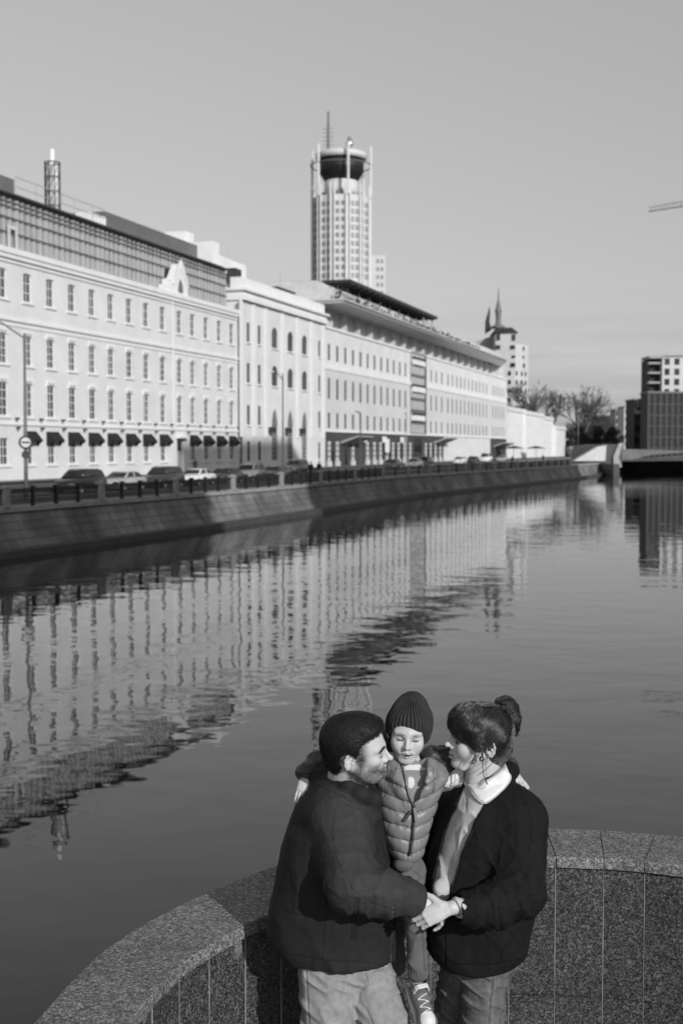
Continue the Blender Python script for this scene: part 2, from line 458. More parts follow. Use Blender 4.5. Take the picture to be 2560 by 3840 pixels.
# ---- railing on the far quay: granite posts and iron panels
def ray_q(px):
    tx = (px - CX) / F
    for a, b in zip(Q[:-1], Q[1:]):
        den = (b.x - a.x) - (b.y - a.y) * tx * _c
        # X = tx*Y/_c  (pitch small)
        k = tx / _c
        den = (b.x - a.x) - k * (b.y - a.y)
        if abs(den) < 1e-9: continue
        u = (k * a.y - a.x) / den
        if -1e-6 <= u <= 1 + 1e-6: return a.lerp(b, u)
    return None
post_px = [22, 379, 657, 872, 1053, 1200, 1328, 1433, 1527, 1608, 1679, 1742, 1796, 1848, 1894, 1935, 1971, 2006, 2036, 2064, 2089, 2112, 2132]
pp = [ray_q(x) for x in post_px]
dl = (pp[0] - pp[1]); pp = [pp[0] + dl * 1.0] + pp
rail = empty('railing', (pp[0].x, pp[0].y, QZ), 0, 'long black iron railing with pale granite posts on the far quay', 'railing')
def RL(v): return (v[0] - pp[0].x, v[1] - pp[0].y, v[2] - QZ)
pm = MB().mat(M['postst'])
pm.box(-.26, .26, -.26, .26, 0, .12).box(-.2, .2, -.2, .2, .12, .95).box(-.25, .25, -.25, .25, .95, 1.08)
pm.add([(-.25,-.25,1.08),(.25,-.25,1.08),(.25,.25,1.08),(-.25,.25,1.08),(0,0,1.2)], [(0,1,4),(1,2,4),(2,3,4),(3,0,4)])
pmesh = pm.mesh('post')
for i, p in enumerate(pp):
    a = pp[max(i-1, 0)]; b = pp[min(i+1, len(pp)-1)]; t = b - a
    inst('post', pmesh, rail, RL((p.x, p.y, QZ)), math.atan2(t.y, t.x))
for a, b in zip(pp[:-1], pp[1:]):
    L_ = (b - a).length; near = (a.length < 125)
    m_ = MB().mat(M['black'])
    x0, x1 = .24, L_ - .24
    for z, h in ((.14, .04), (.34, .03), (.72, .03), (.92, .06)):
        m_.box(x0, x1, -.025, .025, z, z + h)
    nb = int((x1 - x0) / (.13 if near else .2))
    for k in range(1, nb):
        x = x0 + (x1 - x0) * k / nb
        m_.box(x - .014, x + .014, -.014, .014, .18, .34)
        m_.box(x - .02, x + .02, -.01, .01, .37, .72)
        if near and k % 2 == 0:
            m_.box(x - .07, x + .07, -.008, .008, .50, .58)
        m_.box(x - .045, x + .045, -.01, .01, .75, .92)
    for k in (1, 2, 3):
        x = x0 + (x1 - x0) * k / 4
        if near or k == 2: m_.box(x - .09, x + .09, -.09, .09, 0, 1.04).box(x - .12, x + .12, -.12, .12, 1.04, 1.1)
    t = b - a
    o = m_.build('panel', rail, RL((a.x, a.y, QZ)), math.atan2(t.y, t.x))

# ------------------------------------------------------------------ facade toolkit (local x = along, local y = into the building, z up)
def arch_pts(w, h, kind, n=8):
    """outline points of the top of an opening, from left spring to right spring (local, origin bottom left)"""
    if kind == 0: return [(0, h), (w, h)]
    if kind == 'g':                                    # pointed
        r = w * 1.25; hh = math.sqrt(r*r - (r - w/2)**2); base = h - hh; pts = []
        for i in range(n + 1):
            a = math.pi - (math.pi - math.acos(-(r - w/2) / r)) * i / n
            pts.append((r + r * math.cos(a), base + r * math.sin(a)))
        return pts + [(w - x, z) for x, z in pts[::-1][1:]]
    ah = kind; base = h - ah
    return [(w/2 - w/2 * math.cos(math.pi * i / (2*n)), base + ah * math.sin(math.pi * i / (2*n))) for i in range(2*n + 1)]
def wall_open(s0, s1, z0, z1, ops, depth, mat, mb=None, y=0.0):
    mb = mb or MB(); mb.mat(mat)
    xs = sorted({s0, s1} | {o[0] for o in ops} | {o[1] for o in ops}); zs = sorted({z0, z1} | {o[2] for o in ops} | {o[3] for o in ops})
    xs = [x for x in xs if s0 <= x <= s1]; zs = [z for z in zs if z0 <= z <= z1]
    for i in range(len(xs) - 1):
        run = None
        for j in range(len(zs) - 1):
            cx, cz = (xs[i] + xs[i+1]) / 2, (zs[j] + zs[j+1]) / 2
            hole = any(o[0] < cx < o[1] and o[2] < cz < o[3] for o in ops)
            if not hole:
                if run is None: run = zs[j]
            if (hole or j == len(zs) - 2) and run is not None:
                top = zs[j] if hole else zs[j+1]
                mb.add([(xs[i], y, run), (xs[i+1], y, run), (xs[i+1], y, top), (xs[i], y, top)], [(0, 1, 2, 3)]); run = None
    for o in ops:
        a, b, c, d = o[:4]; k = o[4] if len(o) > 4 else 0; w, h = b - a, d - c
        tp = arch_pts(w, h, k)
        ring = [(0, 0)] + tp + [(w, 0)] if k else [(0, 0), (0, h), (w, h), (w, 0)]
        if k: ring = [(0, 0)] + [(x, z) for x, z in tp] + [(w, 0)]
        n = len(ring)
        vs = [(a + x, y, c + z) for x, z in ring] + [(a + x, y + depth, c + z) for x, z in ring]
        mb.add(vs, [(i, n + i, n + (i+1) % n, (i+1) % n) for i in range(n)])
        if k:
            half = len(tp) // 2
            L_ = tp[:half+1]; R_ = tp[half:]
            vs = [(a + x, y, c + z) for x, z in L_] + [(a, y, d)]
            mb.add(vs, [(len(L_), i, i+1)[::-1] for i in range(len(L_)-1)])
            vs = [(a + x, y, c + z) for x, z in R_] + [(b, y, d)]
            mb.add(vs, [(len(R_), i, i+1)[::-1] for i in range(len(R_)-1)])
    return mb
_wc = {}
def window_meshes(w, h, kind, nx, nz, fm, gm, t=.07):
    key = (round(w, 2), round(h, 2), kind, nx, nz, fm.name, gm.name)
    if key in _wc: return _wc[key]
    f = MB().mat(fm); tp = arch_pts(w, h, kind)
    top_at = lambda x: np.interp(x, [p[0] for p in tp], [p[1] for p in tp])
    f.box(0, t, 0, .07, 0, tp[0][1]).box(w - t, w, 0, .07, 0, tp[-1][1]).box(t, w - t, 0, .07, 0, t)
    if kind == 0: f.box(t, w - t, 0, .07, h - t, h)
    else:
        for p, q in zip(tp[:-1], tp[1:]):
            f.prism([(p[0], 0, p[1]), (q[0], 0, q[1]), (q[0], 0, max(q[1] - t*1.2, 0)), (p[0], 0, max(p[1] - t*1.2, 0))], (0, .07, 0))
    for i in range(1, nx):
        x = w * i / nx; f.box(x - t*.4, x + t*.4, .005, .06, t, float(top_at(x)) - t)
    for j in range(1, nz):
        z = h * j / nz; zt = tp[0][1]
        if kind == 0 or z < zt: f.box(t, w - t, .01, .055, z - t*.5, z + t*.5)
    g = MB().mat(gm)
    ring = [(0, 0)] + tp + [(w, 0)] if kind else [(0, 0), (0, h), (w, h), (w, 0)]
    g.add([(x, .045, z) for x, z in ring], [list(range(len(ring)))[::-1]])
    _wc[key] = (f.mesh('window'), g.mesh('pane'))
    return _wc[key]
def put_windows(parent, base, ops, depth, nx, nz, fm, gm, t=.07, cnt=None, limit=100, reveal_off=0.0, sill=None, hood=False):
    """each window its own part, its pane a sub-part; past the limit merged into one"""
    extra = []
    for o in ops:
        a, b, c, d = o[:4]; k = o[4] if len(o) > 4 else 0
        fmesh, gmesh = window_meshes(b - a, d - c, k, nx, nz, fm, gm, t)
        loc = (a - base[0], depth - .05 + reveal_off, c - base[1])
        if cnt is not None and cnt[0] >= limit:
            extra.append((fmesh, gmesh, loc)); continue
        w = inst('window', fmesh, parent, loc); inst('pane', gmesh, w)
        W__, H__, Y__ = b - a, d - c, -(depth - .05 + reveal_off) + (parent_n(parent))
        if sill:
            ks = ('s', round(W__, 2), depth, sill)
            if ks not in _wc: _wc[ks] = MB().mat(M['trim']).box(-sill[0], W__ + sill[0], Y__ - sill[1], Y__ - .003, -.20, -.04).mesh('sill')
            inst('sill', _wc[ks], w)
        if hood:
            ks = ('h', round(W__, 2), round(H__, 2), depth)
            if ks not in _wc:
                _wc[ks] = MB().mat(M['trim']).prism([(-.3, Y__ - .002, H__ - .1), (-.1, Y__ - .002, H__ + .38), (W__ + .1, Y__ - .002, H__ + .38), (W__ + .3, Y__ - .002, H__ - .1), (W__ + .06, Y__ - .002, H__ - .1), (W__ + .02, Y__ - .002, H__ + .14), (-.02, Y__ - .002, H__ + .14), (-.06, Y__ - .002, H__ - .1)], (0, -.07, 0)).mesh('hood_mould')
            inst('hood_mould', _wc[ks], w)
        if cnt is not None: cnt[0] += 1
    return extra
def parent_n(p): return 0.0
def merge_extra(parent, extra):
    if not extra: return
    mb = MB()
    for fm_, gm_, loc in extra:
        for me in (fm_, gm_):
            mb.mat(me.materials[0])
            mb.add([(v.co.x + loc[0], v.co.y + loc[1], v.co.z + loc[2]) for v in me.vertices], [list(p.vertices) for p in me.polygons])
    o = mb.build('far_windows', parent); o["kind"] = "stuff"
class Bld:
    """a building in the embankment facade frame"""
    def __init__(s, name, s0, z0, label, n=0.0, cat='building'):
        s.s0, s.z0, s.n = s0, z0, n
        w = fw(s0, n, z0)
        s.root = empty(name, w, ROTF, label, cat)
    def mb(s): return MB()
    def fin(s, mb, name, parent=None):
        mb.v = [(v[0] - s.s0, v[1] + s.n, v[2] - s.z0) for v in mb.v]
        return mb.build(name, parent or s.root)
    # note: local y of the meshes is -n (world offset), so a box at n in [a,b] has y in [-b,-a]
def nbox(mb, s0, s1, n0, n1, z0, z1): return mb.box(s0, s1, -n1, -n0, z0, z1)

# ------------------------------------------------------------------ building 1: white factory
B1 = Bld('factory_building', S(-190), 0.05, 'long white four storey building with dark awnings and a grey glass attic, at the left', cat='building')
s0, s1 = S(-190), S(865)
col_px = [18, 111.6, 195.8, 276, 351, 421, 489, 552, 613.5, 676, 725, 775, 824, 871 - 6]
cols = [S(p) for p in col_px]
cols[-1] = cols[-2] + 3.62
s1 = cols[-1] + 2.3
cols = [cols[0] - 3.75] + cols
ROWS1 = [(14.7, 17.05, .12), (9.5, 11.95, .14), (5.3, 8.05, .14), (1.35, 3.5, .0)]
ops = []
W_ = 1.22
for ci, c in enumerate(cols):
    for ri, (a, b, k) in enumerate(ROWS1):
        if ri == 3 and ci == 10: continue
        ops.append((c - W_/2, c + W_/2, a, b, k))
door = (cols[10] - .75, cols[10] + .75, .12, 3.6)
wb = wall_open(s0, s1, 0.05, 18.3, ops + [door], .20, M['white'])
nbox(wb, s0, s0 + .01, -.32, 0, .05, 18.3)
B1.fin(wb, 'wall')
body = MB().mat(M['white']); nbox(body, s0, s1, -16, -.33, .05, 18.3); B1.fin(body, 'rear_block')
tr = MB().mat(M['trim'])
nbox(tr, s0, s1, 0.003, .34, 18.3, 18.75); nbox(tr, s0, s1, .003, .22, 17.95, 18.3)
nbox(tr, s0, s1, .003, .12, 17.6, 17.72)
nbox(tr, s0, s1, .003, .16, 12.95, 13.2); nbox(tr, s0, s1, .003, .08, 12.55, 12.68)
nbox(tr, s0, s1, .003, .12, 4.55, 4.72)
nbox(tr, s0, s1, -16, .0, 18.31, 18.5)
B1.fin(tr, 'cornice')
cnt1 = [0]
for (a, b, k), nz_, hd_ in zip(ROWS1, (3, 4, 4, 3), (False, True, True, False)):
    put_windows(B1.root, (s0, .05), [o for o in ops if o[2] == a], .18, 2, nz_, M['frame'], M['glass'], .08, cnt1, sill=(.32, .13), hood=hd_)
d_ = MB().mat(M['fargrey']); nbox(d_, door[0], door[1], -.22, -.17, .12, 3.6); d_.mat(M['glass_dark']); nbox(d_, door[0] + .15, door[1] - .15, -.169, -.15, 2.4, 3.4)
B1.fin(d_, 'door')
cn = MB().mat(M['trim']); nbox(cn, door[0] - .3, door[1] + .5, .003, .55, 3.72, 3.9); B1.fin(cn, 'door_canopy')
# glass attic with fins, set back
ATN = -1.3
zt0 = 18.5
zt = Z(0, 717, ATN)
at_ = MB().mat(M['glass_grey']); nbox(at_, s0, s1 - 1.0, ATN - 12, ATN, zt0, zt - .15); B1.fin(at_, 'attic_glazing')
fin = MB().mat(M['fin'])
x = s0 + .4; k = 0
while x < s1 - 1.2:
    wv = .09 if k % 4 else .20
    nbox(fin, x, x + wv, ATN + .002, ATN + .16, zt0, zt - .3)
    if k % 5 == 2: nbox(fin, x + .35, x + .43, ATN + .002, ATN + .14, zt0, zt - .3)
    x += .92; k += 1
fin.mat(M['dark'])
for z_ in (zt0 + (zt - zt0) * q for q in (.36, .60, .78, .86)):
    nbox(fin, s0, s1 - 1, ATN + .162, ATN + .19, z_, z_ + .11)
B1.fin(fin, 'glazing_fins')
rf = MB().mat(M['dark']); nbox(rf, s0, s1 - .9, ATN - 12.2, ATN + .5, zt - .15, zt)
rf.mat(M['roofm']); nbox(rf, s0, s1 - .9, ATN - 12, ATN - .3, zt + .001, zt + .35)
B1.fin(rf, 'roof_edge')
# pale framed opening in the attic, the dark opening beside the gable
fo = MB().mat(M['frame']); sa, sb = S(32, ATN), S(66, ATN); za, zb = Z(50, 945, ATN), Z(50, 865, ATN)
for q in ((sa, sa + .25, za, zb), (sb - .25, sb, za, zb), (sa, sb, zb, zb + .3)): nbox(fo, q[0], q[1], ATN + .2, ATN + .3, q[2], q[3])
B1.fin(fo, 'attic_frame')
do = MB().mat(M['black']); nbox(do, S(616, ATN), S(630, ATN), ATN + .2, ATN + .24, Z(620, 1065, ATN), Z(620, 1008, ATN)); B1.fin(do, 'attic_opening')
# gabled dormer on the cornice
sa, sb = S(656, .1), S(712, .1); sm = (sa + sb) / 2; zb_ = 18.75; za_ = Z(683, 1062, .1); zp = Z(683, 992, .1)
dm = MB().mat(M['trim'])
w_ = sb - sa; oo = (sm - w_*.16, sm + w_*.16, zb_ + .2, za_ + .4, 'g')
dm.prism([(sa, .0, zb_), (sb, .0, zb_), (sb - .1, 0, za_), (sm + .25, 0, zp), (sm - .25, 0, zp), (sa + .1, 0, za_)], (0, .9, 0))
dm.prism([(sa - .15, -.12, za_ - .25), (sa + .1, -.12, za_ - .3), (sm, -.12, zp - .45), (sb - .1, -.12, za_ - .3), (sb + .15, -.12, za_ - .25), (sm + .3, -.12, zp + .25), (sm, -.12, zp + .5), (sm - .3, -.12, zp + .25)], (0, .118, 0))
dm.box(sa - .9, sa - .003, .0, .8, zb_, zb_ + 1.4).box(sa - 1.7, sa - .903, .0, .8, zb_, zb_ + .75)
dm.mat(M['glass']); dm.add([(oo[0] + p[0], -.01, oo[2] + p[1]) for p in [(0, 0)] + arch_pts(oo[1]-oo[0], oo[3]-oo[2], 'g') + [(oo[1]-oo[0], 0)]], [list(range(len(arch_pts(oo[1]-oo[0], oo[3]-oo[2], 'g')) + 2))[::-1]])
B1.fin(dm, 'dormer')
# roof boxes behind
def rbox(b, name, pxa, pxb, pya, pyb, n, dep, mat, zbase=None):
    m_ = MB().mat(mat); za = Z(pxb, pyb, n) if zbase is None else zbase
    zt_ = Z(pxa, pya, n)
    nbox(m_, S(pxa, n), S(pxb, n), n - dep, n, za, zt_)
    return b.fin(m_, name)
rbox(B1, 'penthouse', 403, 800, 795, 0, -6, 8, M['roofm'], zt + .2)
rbox(B1, 'penthouse', -250, 67, 640 + .267 * (-250) - 12, 0, -4.5, 8, M['roofm'], zt + .2)
for (a, b, y0) in ((802, 826, 905), (826, 866, 958), (866, 925, 975)):
    rbox(B1, 'roof_block', a, b, y0, 0, -4, 7, M['trim'], 18.4)
rbox(B1, 'roof_block', 703, 732, 868, 0, -8, 3, M['trim'], zt + .2)
# roof handrail
hr = MB().mat(M['steel'])
sa, sb = S(70, -2), S(400, -2); zz = zt + 2.2
for z_ in (zt + 1.1, zt + 1.9): hr.tube([(sa, 2, z_), (sb, 2, z_)], .04, 5)
x = sa
while x < sb + .1: hr.tube([(x, 2, zt + .3), (x, 2, zt + 1.95)], .045, 5); x += 3.3
B1.fin(hr, 'roof_handrail')
vb = MB().mat(M['trim'])
for px in (345, 365, 390): nbox(vb, S(px, -4), S(px + 16, -4), -5.5, -4, zt + .3, zt + 2.0)
vb.mat(M['dark']); 
for px in (330, 357, 380): nbox(vb, S(px, -5), S(px + 10, -5), -6, -5, zt + .3, zt + 1.7)
B1.fin(vb, 'roof_vents')
# downpipe, small wall lamps
dp = MB().mat(M['trim']); xx = (cols[9] + cols[10]) / 2 + .2
dp.tube([(xx, -.1, 4.8), (xx, -.1, 18.0)], .07, 6); B1.fin(dp, 'downpipe')
wlm = MB().mat(M['dark']); wlm.box(-.05, .05, -.22, 0, -.06, .08).box(-.11, .11, -.36, -.22, -.1, .08); wlme = wlm.mesh('wall_lamp')
for c in cols:
    inst('wall_lamp', wlme, B1.root, (c + 1.75 - s0, 0, 4.35 - .05)); inst('wall_lamp', wlme, B1.root, (c + 1.6 - s0, 0, 5.1 - .05))
# awnings: hood frame of black canvas with a line of pale lettering
aw = MB().mat(M['awning'])
A, H, Dp = 0.98, 1.2, 0.62
aw.add([(-A, 0, H), (A, 0, H), (A, -Dp, .50), (-A, -Dp, .50), (-A, 0, -.05), (A, 0, -.05), (A, -Dp, .34), (-A, -Dp, .34)],
       [(0, 3, 2, 1)[::-1], (3, 7, 6, 2)[::-1], (0, 4, 7, 3)[::-1], (1, 2, 6, 5)[::-1]])
awm = aw.mesh('awning')
def text_mesh(body, size, mat):
    cu = bpy.data.curves.new('lettering', 'FONT'); cu.body = body; cu.size = size; cu.align_x = 'CENTER'; cu.extrude = .005
    ob = bpy.data.objects.new('tmp_text', cu); COL.objects.link(ob)
    dg = bpy.context.evaluated_depsgraph_get(); me = bpy.data.meshes.new_from_object(ob.evaluated_get(dg))
    bpy.data.objects.remove(ob); me.materials.clear(); me.materials.append(mat); return me
# the script on the awnings is too blurred to read: pale unreadable strokes
stk = MB().mat(M['frame']); rnd = random.Random(4)
xx = -.62
while xx < .6:
    w_ = rnd.uniform(.05, .09); h_ = rnd.choice((.14, .16, .2)); stk.box(xx, xx + w_*.55, -.01, 0, 0, h_)
    stk.box(xx + w_*.55, xx + w_*1.3, -.01, 0, h_*.5, h_*.68); xx += w_ * 1.75
stm = stk.mesh('lettering')
for ci, c in enumerate(cols):
    if ci in (0, 1, 10): continue
    a_ = inst('awning', awm, B1.root, (c - s0 + .05, -.03, 2.85 + .05 - .05))
    l_ = inst('lettering', stm, a_, (0, -Dp*.5 - .01, .72)); l_.rotation_euler = (-math.atan2(Dp, .70) + math.radians(0), 0, 0)

# exhaust stack cluster on the roof
st_loc = fw(S(209, -9), -9, zt + .3)
ST = empty('flue_cluster', st_loc, ROTF, 'round steel lattice cage of exhaust flues with one taller pipe on the glass attic roof', 'chimney')
zz0, zz1, zz2 = 0, Z(209, 616, -9) - zt - .3, Z(209, 566, -9) - zt - .3
R_ = (S(246, -9) - S(172, -9)) / 2 * .40
fl = MB().mat(M['trim']); fl.smooth = True; fl.tube([(0, 0, 0), (0, 0, zz2)], R_ * .30, 16); fl.build('tall_flue', ST)
for k in range(6):
    a = k * math.pi / 3 + .3; f2 = MB().mat(M['trim'] if k % 3 else M['steel']); f2.smooth = True
    f2.tube([(R_*.68*math.cos(a), R_*.68*math.sin(a), 0), (R_*.68*math.cos(a), R_*.68*math.sin(a), zz1 - .3)], R_*.15, 12); f2.build('flue', ST)
cg = MB().mat(M['dark'])
for k in range(8):
    a = k * math.pi / 4; b = a + math.pi/4
    pa = lambda q, z: (R_*math.cos(q), R_*math.sin(q), z)
    cg.tube([pa(a, 0), pa(a, zz1)], .05, 5)
    for j in range(5):
        cg.tube([pa(a, zz1*j/5), pa(b, zz1*(j+1)/5)], .03, 4)
for j in range(5): 
    z_ = zz1 * (j+1) / 5; cg.tube([(R_*math.cos(k*math.pi/8), R_*math.sin(k*math.pi/8), z_) for k in range(17)], .07 if j == 4 else .045, 5)
cg.build('lattice_cage', ST)

# ------------------------------------------------------------------ building 2: taller white block with arched windows
g0, g1 = s1, S(1219, .35)
N2 = .35
B2 = Bld('corner_building', g0, 0.05, 'taller white block with arched and tall pointed windows between pilasters', n=N2)
zt2 = Z(873, 1068, N2)
def zz(px, py): return Z(px, py, N2)
ops2n, ops2a, ops2g = [], [], []
for px in (932.6, 973.5, 1197.5):
    c = S(px, N2)
    for (ya, yb) in ((1283, 1211), (1436, 1362), (1593, 1519), (1729, 1655)):
        w_ = 1.0
        za, zb = zz(932.6, ya), zz(932.6, yb)
        ops2n.append((c - w_/2, c + w_/2, za, zb, 0))
for px in (1030.6, 1089, 1142):
    c = S(px, N2)
    for (ya, yb) in ((1306, 1229), (1448, 1372)):
        za, zb = zz(1030.6, ya), zz(1030.6, yb); ops2a.append((c - 1.05, c + 1.05, za, zb, .9))
    za, zb = zz(1030.6, 1726), zz(1030.6, 1532); ops2g.append((c - 1.1, c + 1.1, max(za, .4), zb, 'g'))
wb = wall_open(g0, g1, .05, zt2, ops2n + ops2a + ops2g, .14, M['white'], y=0)
wb.v = [(v[0], v[1] - N2, v[2]) for v in wb.v]
B2.fin(wb, 'wall')
body = MB().mat(M['white']); nbox(body, g0, g1, -15, -.05, .05, zt2); B2.fin(body, 'rear_block')
for k, (px) in enumerate((905, 953, 998, 1060, 1116, 1168, 1213)):
    tr = MB().mat(M['trim']); c = S(px, N2); nbox(tr, c - .5, c + .5, N2 + .003, N2 + .09, 4.0, zt2 - 1.4); B2.fin(tr, 'pilaster')
tr = MB().mat(M['trim'])
nbox(tr, g0 - .25, g1 + .2, N2 + .003 - 2.0, N2 + .45, zt2 - 1.4, zt2 - .85)
nbox(tr, g0 - .12, g1 + .1, N2 + .003 - 2, N2 + .22, zt2 - .85, zt2 - .3)
nbox(tr, g0 - .45, g1 + .3, N2 + .003 - 2, N2 + .6, zt2 - .3, zt2)
B2.fin(tr, 'cornice')
tr = MB().mat(M['trim']); nbox(tr, g0 + .1, g1 - .1, N2 - 1.5, N2 - .05, zt2 + .001, zt2 + 1.3); B2.fin(tr, 'roof_parapet')
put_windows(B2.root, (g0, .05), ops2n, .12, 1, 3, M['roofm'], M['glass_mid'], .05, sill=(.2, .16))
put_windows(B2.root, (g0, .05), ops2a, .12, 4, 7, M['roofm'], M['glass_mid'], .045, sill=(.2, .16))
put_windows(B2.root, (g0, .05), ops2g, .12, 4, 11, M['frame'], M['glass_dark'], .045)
for c_ in ops2g:
    lb = MB().mat(M['dark']); nbox(lb, c_[0] - 1.3, c_[0] - .4, N2, N2 + .7, 4.6, 5.3); B2.fin(lb, 'wall_lantern')
rb = MB().mat(M['trim']); nbox(rb, g0 + 1, g1 - 6, -9, -3.5, zt2, zt2 + 2.3); nbox(rb, g0 + 3, g0 + 9, -12, -9.2, zt2, zt2 + 3.6)
rb.mat(M['dark']); nbox(rb, g0 + 4.2, g0 + 6.2, -3.3, -2.2, zt2 + 1.3, zt2 + 3.0)
for k in range(4): nbox(rb, g1 - 9 + k * 1.6, g1 - 8.3 + k * 1.6, -4.5, -3.4, zt2, zt2 + 2.6 + .4 * (k % 2))
nbox(rb, g1 - 9.3, g1 - 2, -4.6, -3.3, zt2 + 2.7, zt2 + 2.95)
rb.mat(M['steel']); rb.tube([(g0 + 8.5, 5, zt2), (g0 + 8.5, 5, zt2 + 6)], .06, 5); rb.tube([(g1 - 5, 4.5, zt2), (g1 - 5, 4.5, zt2 + 5.5)], .06, 5)
B2.fin(rb, 'roof_plant')

# ------------------------------------------------------------------ building 3: long office with the big curved eave
h0, hA, hB, h1 = g1, S(1537), S(1597), S(1897)
B3 = Bld('office_building', h0, .05, 'long pale office block with a dark shopfront base and a huge overhanging curved eave')
ztw = Z(1221, 1221)
RW3 = [(Z(1234, 1351), Z(1234, 1290)), (Z(1234, 1496), Z(1234, 1417)), (Z(1234, 1606), Z(1234, 1547))]
zbase3 = Z(1221, 1616)
def linpx(a, b, n): 
    sa, sb = S(a), S(b); return [sa + (sb - sa) * i / (n - 1) for i in range(n)]
colsL = [S(p) for p in (1233.5, 1265, 1294, 1323, 1350.5, 1377.5, 1403, 1427, 1450, 1473, 1495.5, 1517.5)]
cL = linpx(1233.5, 1519, 12)
cR = linpx(1615, 1634, 2) + linpx(1634, 1655, 2)[1:] + linpx(1678, 1822, 11) + linpx(1846, 1886, 5)
ww = 1.1
opsL = [(c - ww/2, c + ww/2, a, b, 0) for c in cL for a, b in RW3]
opsR = [(c - ww/2, c + ww/2, a, b, 0) for c in cR for a, b in RW3]
zbd = Z(1221, 1377)
for nm_, xa_, xb_, oo_ in (('left_wing_wall', h0 + .01, hA, opsL), ('right_wing_wall', hB, h1, opsR)):
    q_ = wall_open(xa_, xb_, zbase3, zbd, [o for o in oo_ if o[3] < zbd], .11, M['pale'])
    wall_open(xa_, xb_, zbd, ztw, [o for o in oo_ if o[2] > zbd], .11, M['white'], q_); B3.fin(q_, nm_)
body = MB().mat(M['pale']); nbox(body, h0, h1, -20, -.33, .05, ztw - .02); nbox(body, h1 - .3, h1, -.33, -.004, .05, ztw - .02); B3.fin(body, 'rear_block')
bd = MB().mat(M['trim'])
nbox(bd, h0, hA, .003, .12, zbd - .25, zbd + .5); nbox(bd, hB, h1, .003, .12, zbd - .25, zbd + .5)
nbox(bd, h0, hA + .1, .003, .2, ztw - .35, ztw); nbox(bd, hB - .1, h1 + .1, .003, .2, ztw - .35, ztw)
nbox(bd, h0, h1, .003, .2, zbase3 - .12, zbase3 + .1)
B3.fin(bd, 'string_course')
# slightly greyer field between the bands
fd = MB()
cnt3 = [0]
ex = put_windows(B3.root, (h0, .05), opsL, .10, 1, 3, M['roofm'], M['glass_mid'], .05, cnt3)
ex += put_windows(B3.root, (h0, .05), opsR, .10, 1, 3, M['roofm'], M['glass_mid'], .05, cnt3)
merge_extra(B3.root, ex)
# glazed recess between the wings
gb = MB().mat(M['roofm']); nbox(gb, hA, hB, -.33, -.15, .05, ztw + .0)
gb.mat(M['glass_grey'])
for k in range(7):
    z_ = zbase3 + .3 + k * (ztw - zbase3) / 7; nbox(gb, hA + 1.0, hB - 1.0, -.149, -.10, z_, z_ + (ztw - zbase3) / 7 - .6)
gb.mat(M['trim'])
for yb in (1362, 1463, 1570):
    z_ = Z(1560, yb); nbox(gb, hA + 1.6, hB - 2.2, -.09, .4, z_ - .35, z_ + .55)
gb.mat(M['dark'])
for yb in (1362, 1463, 1570):
    z_ = Z(1560, yb); nbox(gb, hA + 1.6, hB - 2.2, -.09, .4, z_ + .551, z_ + 1.0)
B3.fin(gb, 'glazed_bay')
# ground floor base: dark, with pale banded columns and dark doors
bs = MB().mat(M['dark_base']); nbox(bs, h0 + .02, S(1662), -.32, .0, .05, zbase3 - .12); nbox(bs, S(1838), S(1892), -.32, .3, .05, Z(1838, 1646))
bs.mat(M['pale']); nbox(bs, S(1662), S(1838), -.32, -.06, .05, zbase3 - .12); nbox(bs, S(1892), h1, -.32, -.06, .05, zbase3 - .12)
B3.fin(bs, 'base_storey')
zb1, zb0 = Z(1240, 1655), .05
for px in (1231, 1262, 1320, 1375, 1401, 1424, 1448, 1471, 1492, 1514, 1535, 1594, 1612, 1630, 1648):
    c = S(px); cp_ = MB().mat(M['pale'])
    nz_ = 8
    for j in range(nz_):
        z_ = .5 + (zb1 - .5) * j / nz_; cp_.mat(M['pale'] if j % 2 else M['grey']); nbox(cp_, c - .42, c + .42, .003, .22, z_, z_ + (zb1 - .5) / nz_ - .03)
    cp_.mat(M['pale']); nbox(cp_, c - .7, c + .7, .003, .35, .05, .8)
    B3.fin(cp_, 'banded_pier')
def dopen(ca, cb, n0, n1, z0, z1):
    q = MB().mat(M['glass_dark']); nbox(q, ca, cb, n0, n1, z0, z1); B3.fin(q, 'shop_door')
for px in (1246, 1297, 1386, 1412, 1436, 1460, 1482, 1503, 1525, 1563, 1603, 1621):
    c = S(px); dopen(c - .55, c + .55, .003, .05, .2, zb1 - .1)
c = S(1566); dopen(c - 2.6, c + 2.6, .051, .08, .2, zb1 + .9)
c = S(1862); dopen(c - 2.4, c + 2.4, .303, .33, .2, 3.2)
for pa, pb, z_ in ((1278, 1340, zbase3 - .9), (1625, 1668, zbase3 - .7), (1845, 1890, 3.7)):
    cn = MB().mat(M['grey']); cn.prism([(S(pa), -.01, z_ - .9), (S(pa), -2.6, z_ + .1), (S(pa), -2.6, z_ + .3), (S(pa), -.01, z_ - .5)], (S(pb) - S(pa), 0, 0))
    B3.fin(cn, 'entrance_canopy')
for px in (1367, 1441, 1508):
    sg = MB().mat(M['lampglass']); c = S(px, .5); nbox(sg, c - .95, c + .95, .36, .6, zbase3 - 1.5, zbase3 - .55); B3.fin(sg, 'sign_box')
sg = MB().mat(M['trim']); c = S(1450, .6); nbox(sg, c - 1.2, c + 1.2, .61, .72, 2.0, 4.2); B3.fin(sg, 'notice_board')
# vertical ribs on the right part of ground floor
for k in range(22):
    rb = MB().mat(M['pale']); c = S(1668) + (S(1832) - S(1668)) * k / 21; nbox(rb, c - .35, c + .35, -.058, .22, .05, zbase3 - .2); B3.fin(rb, 'wall_rib')
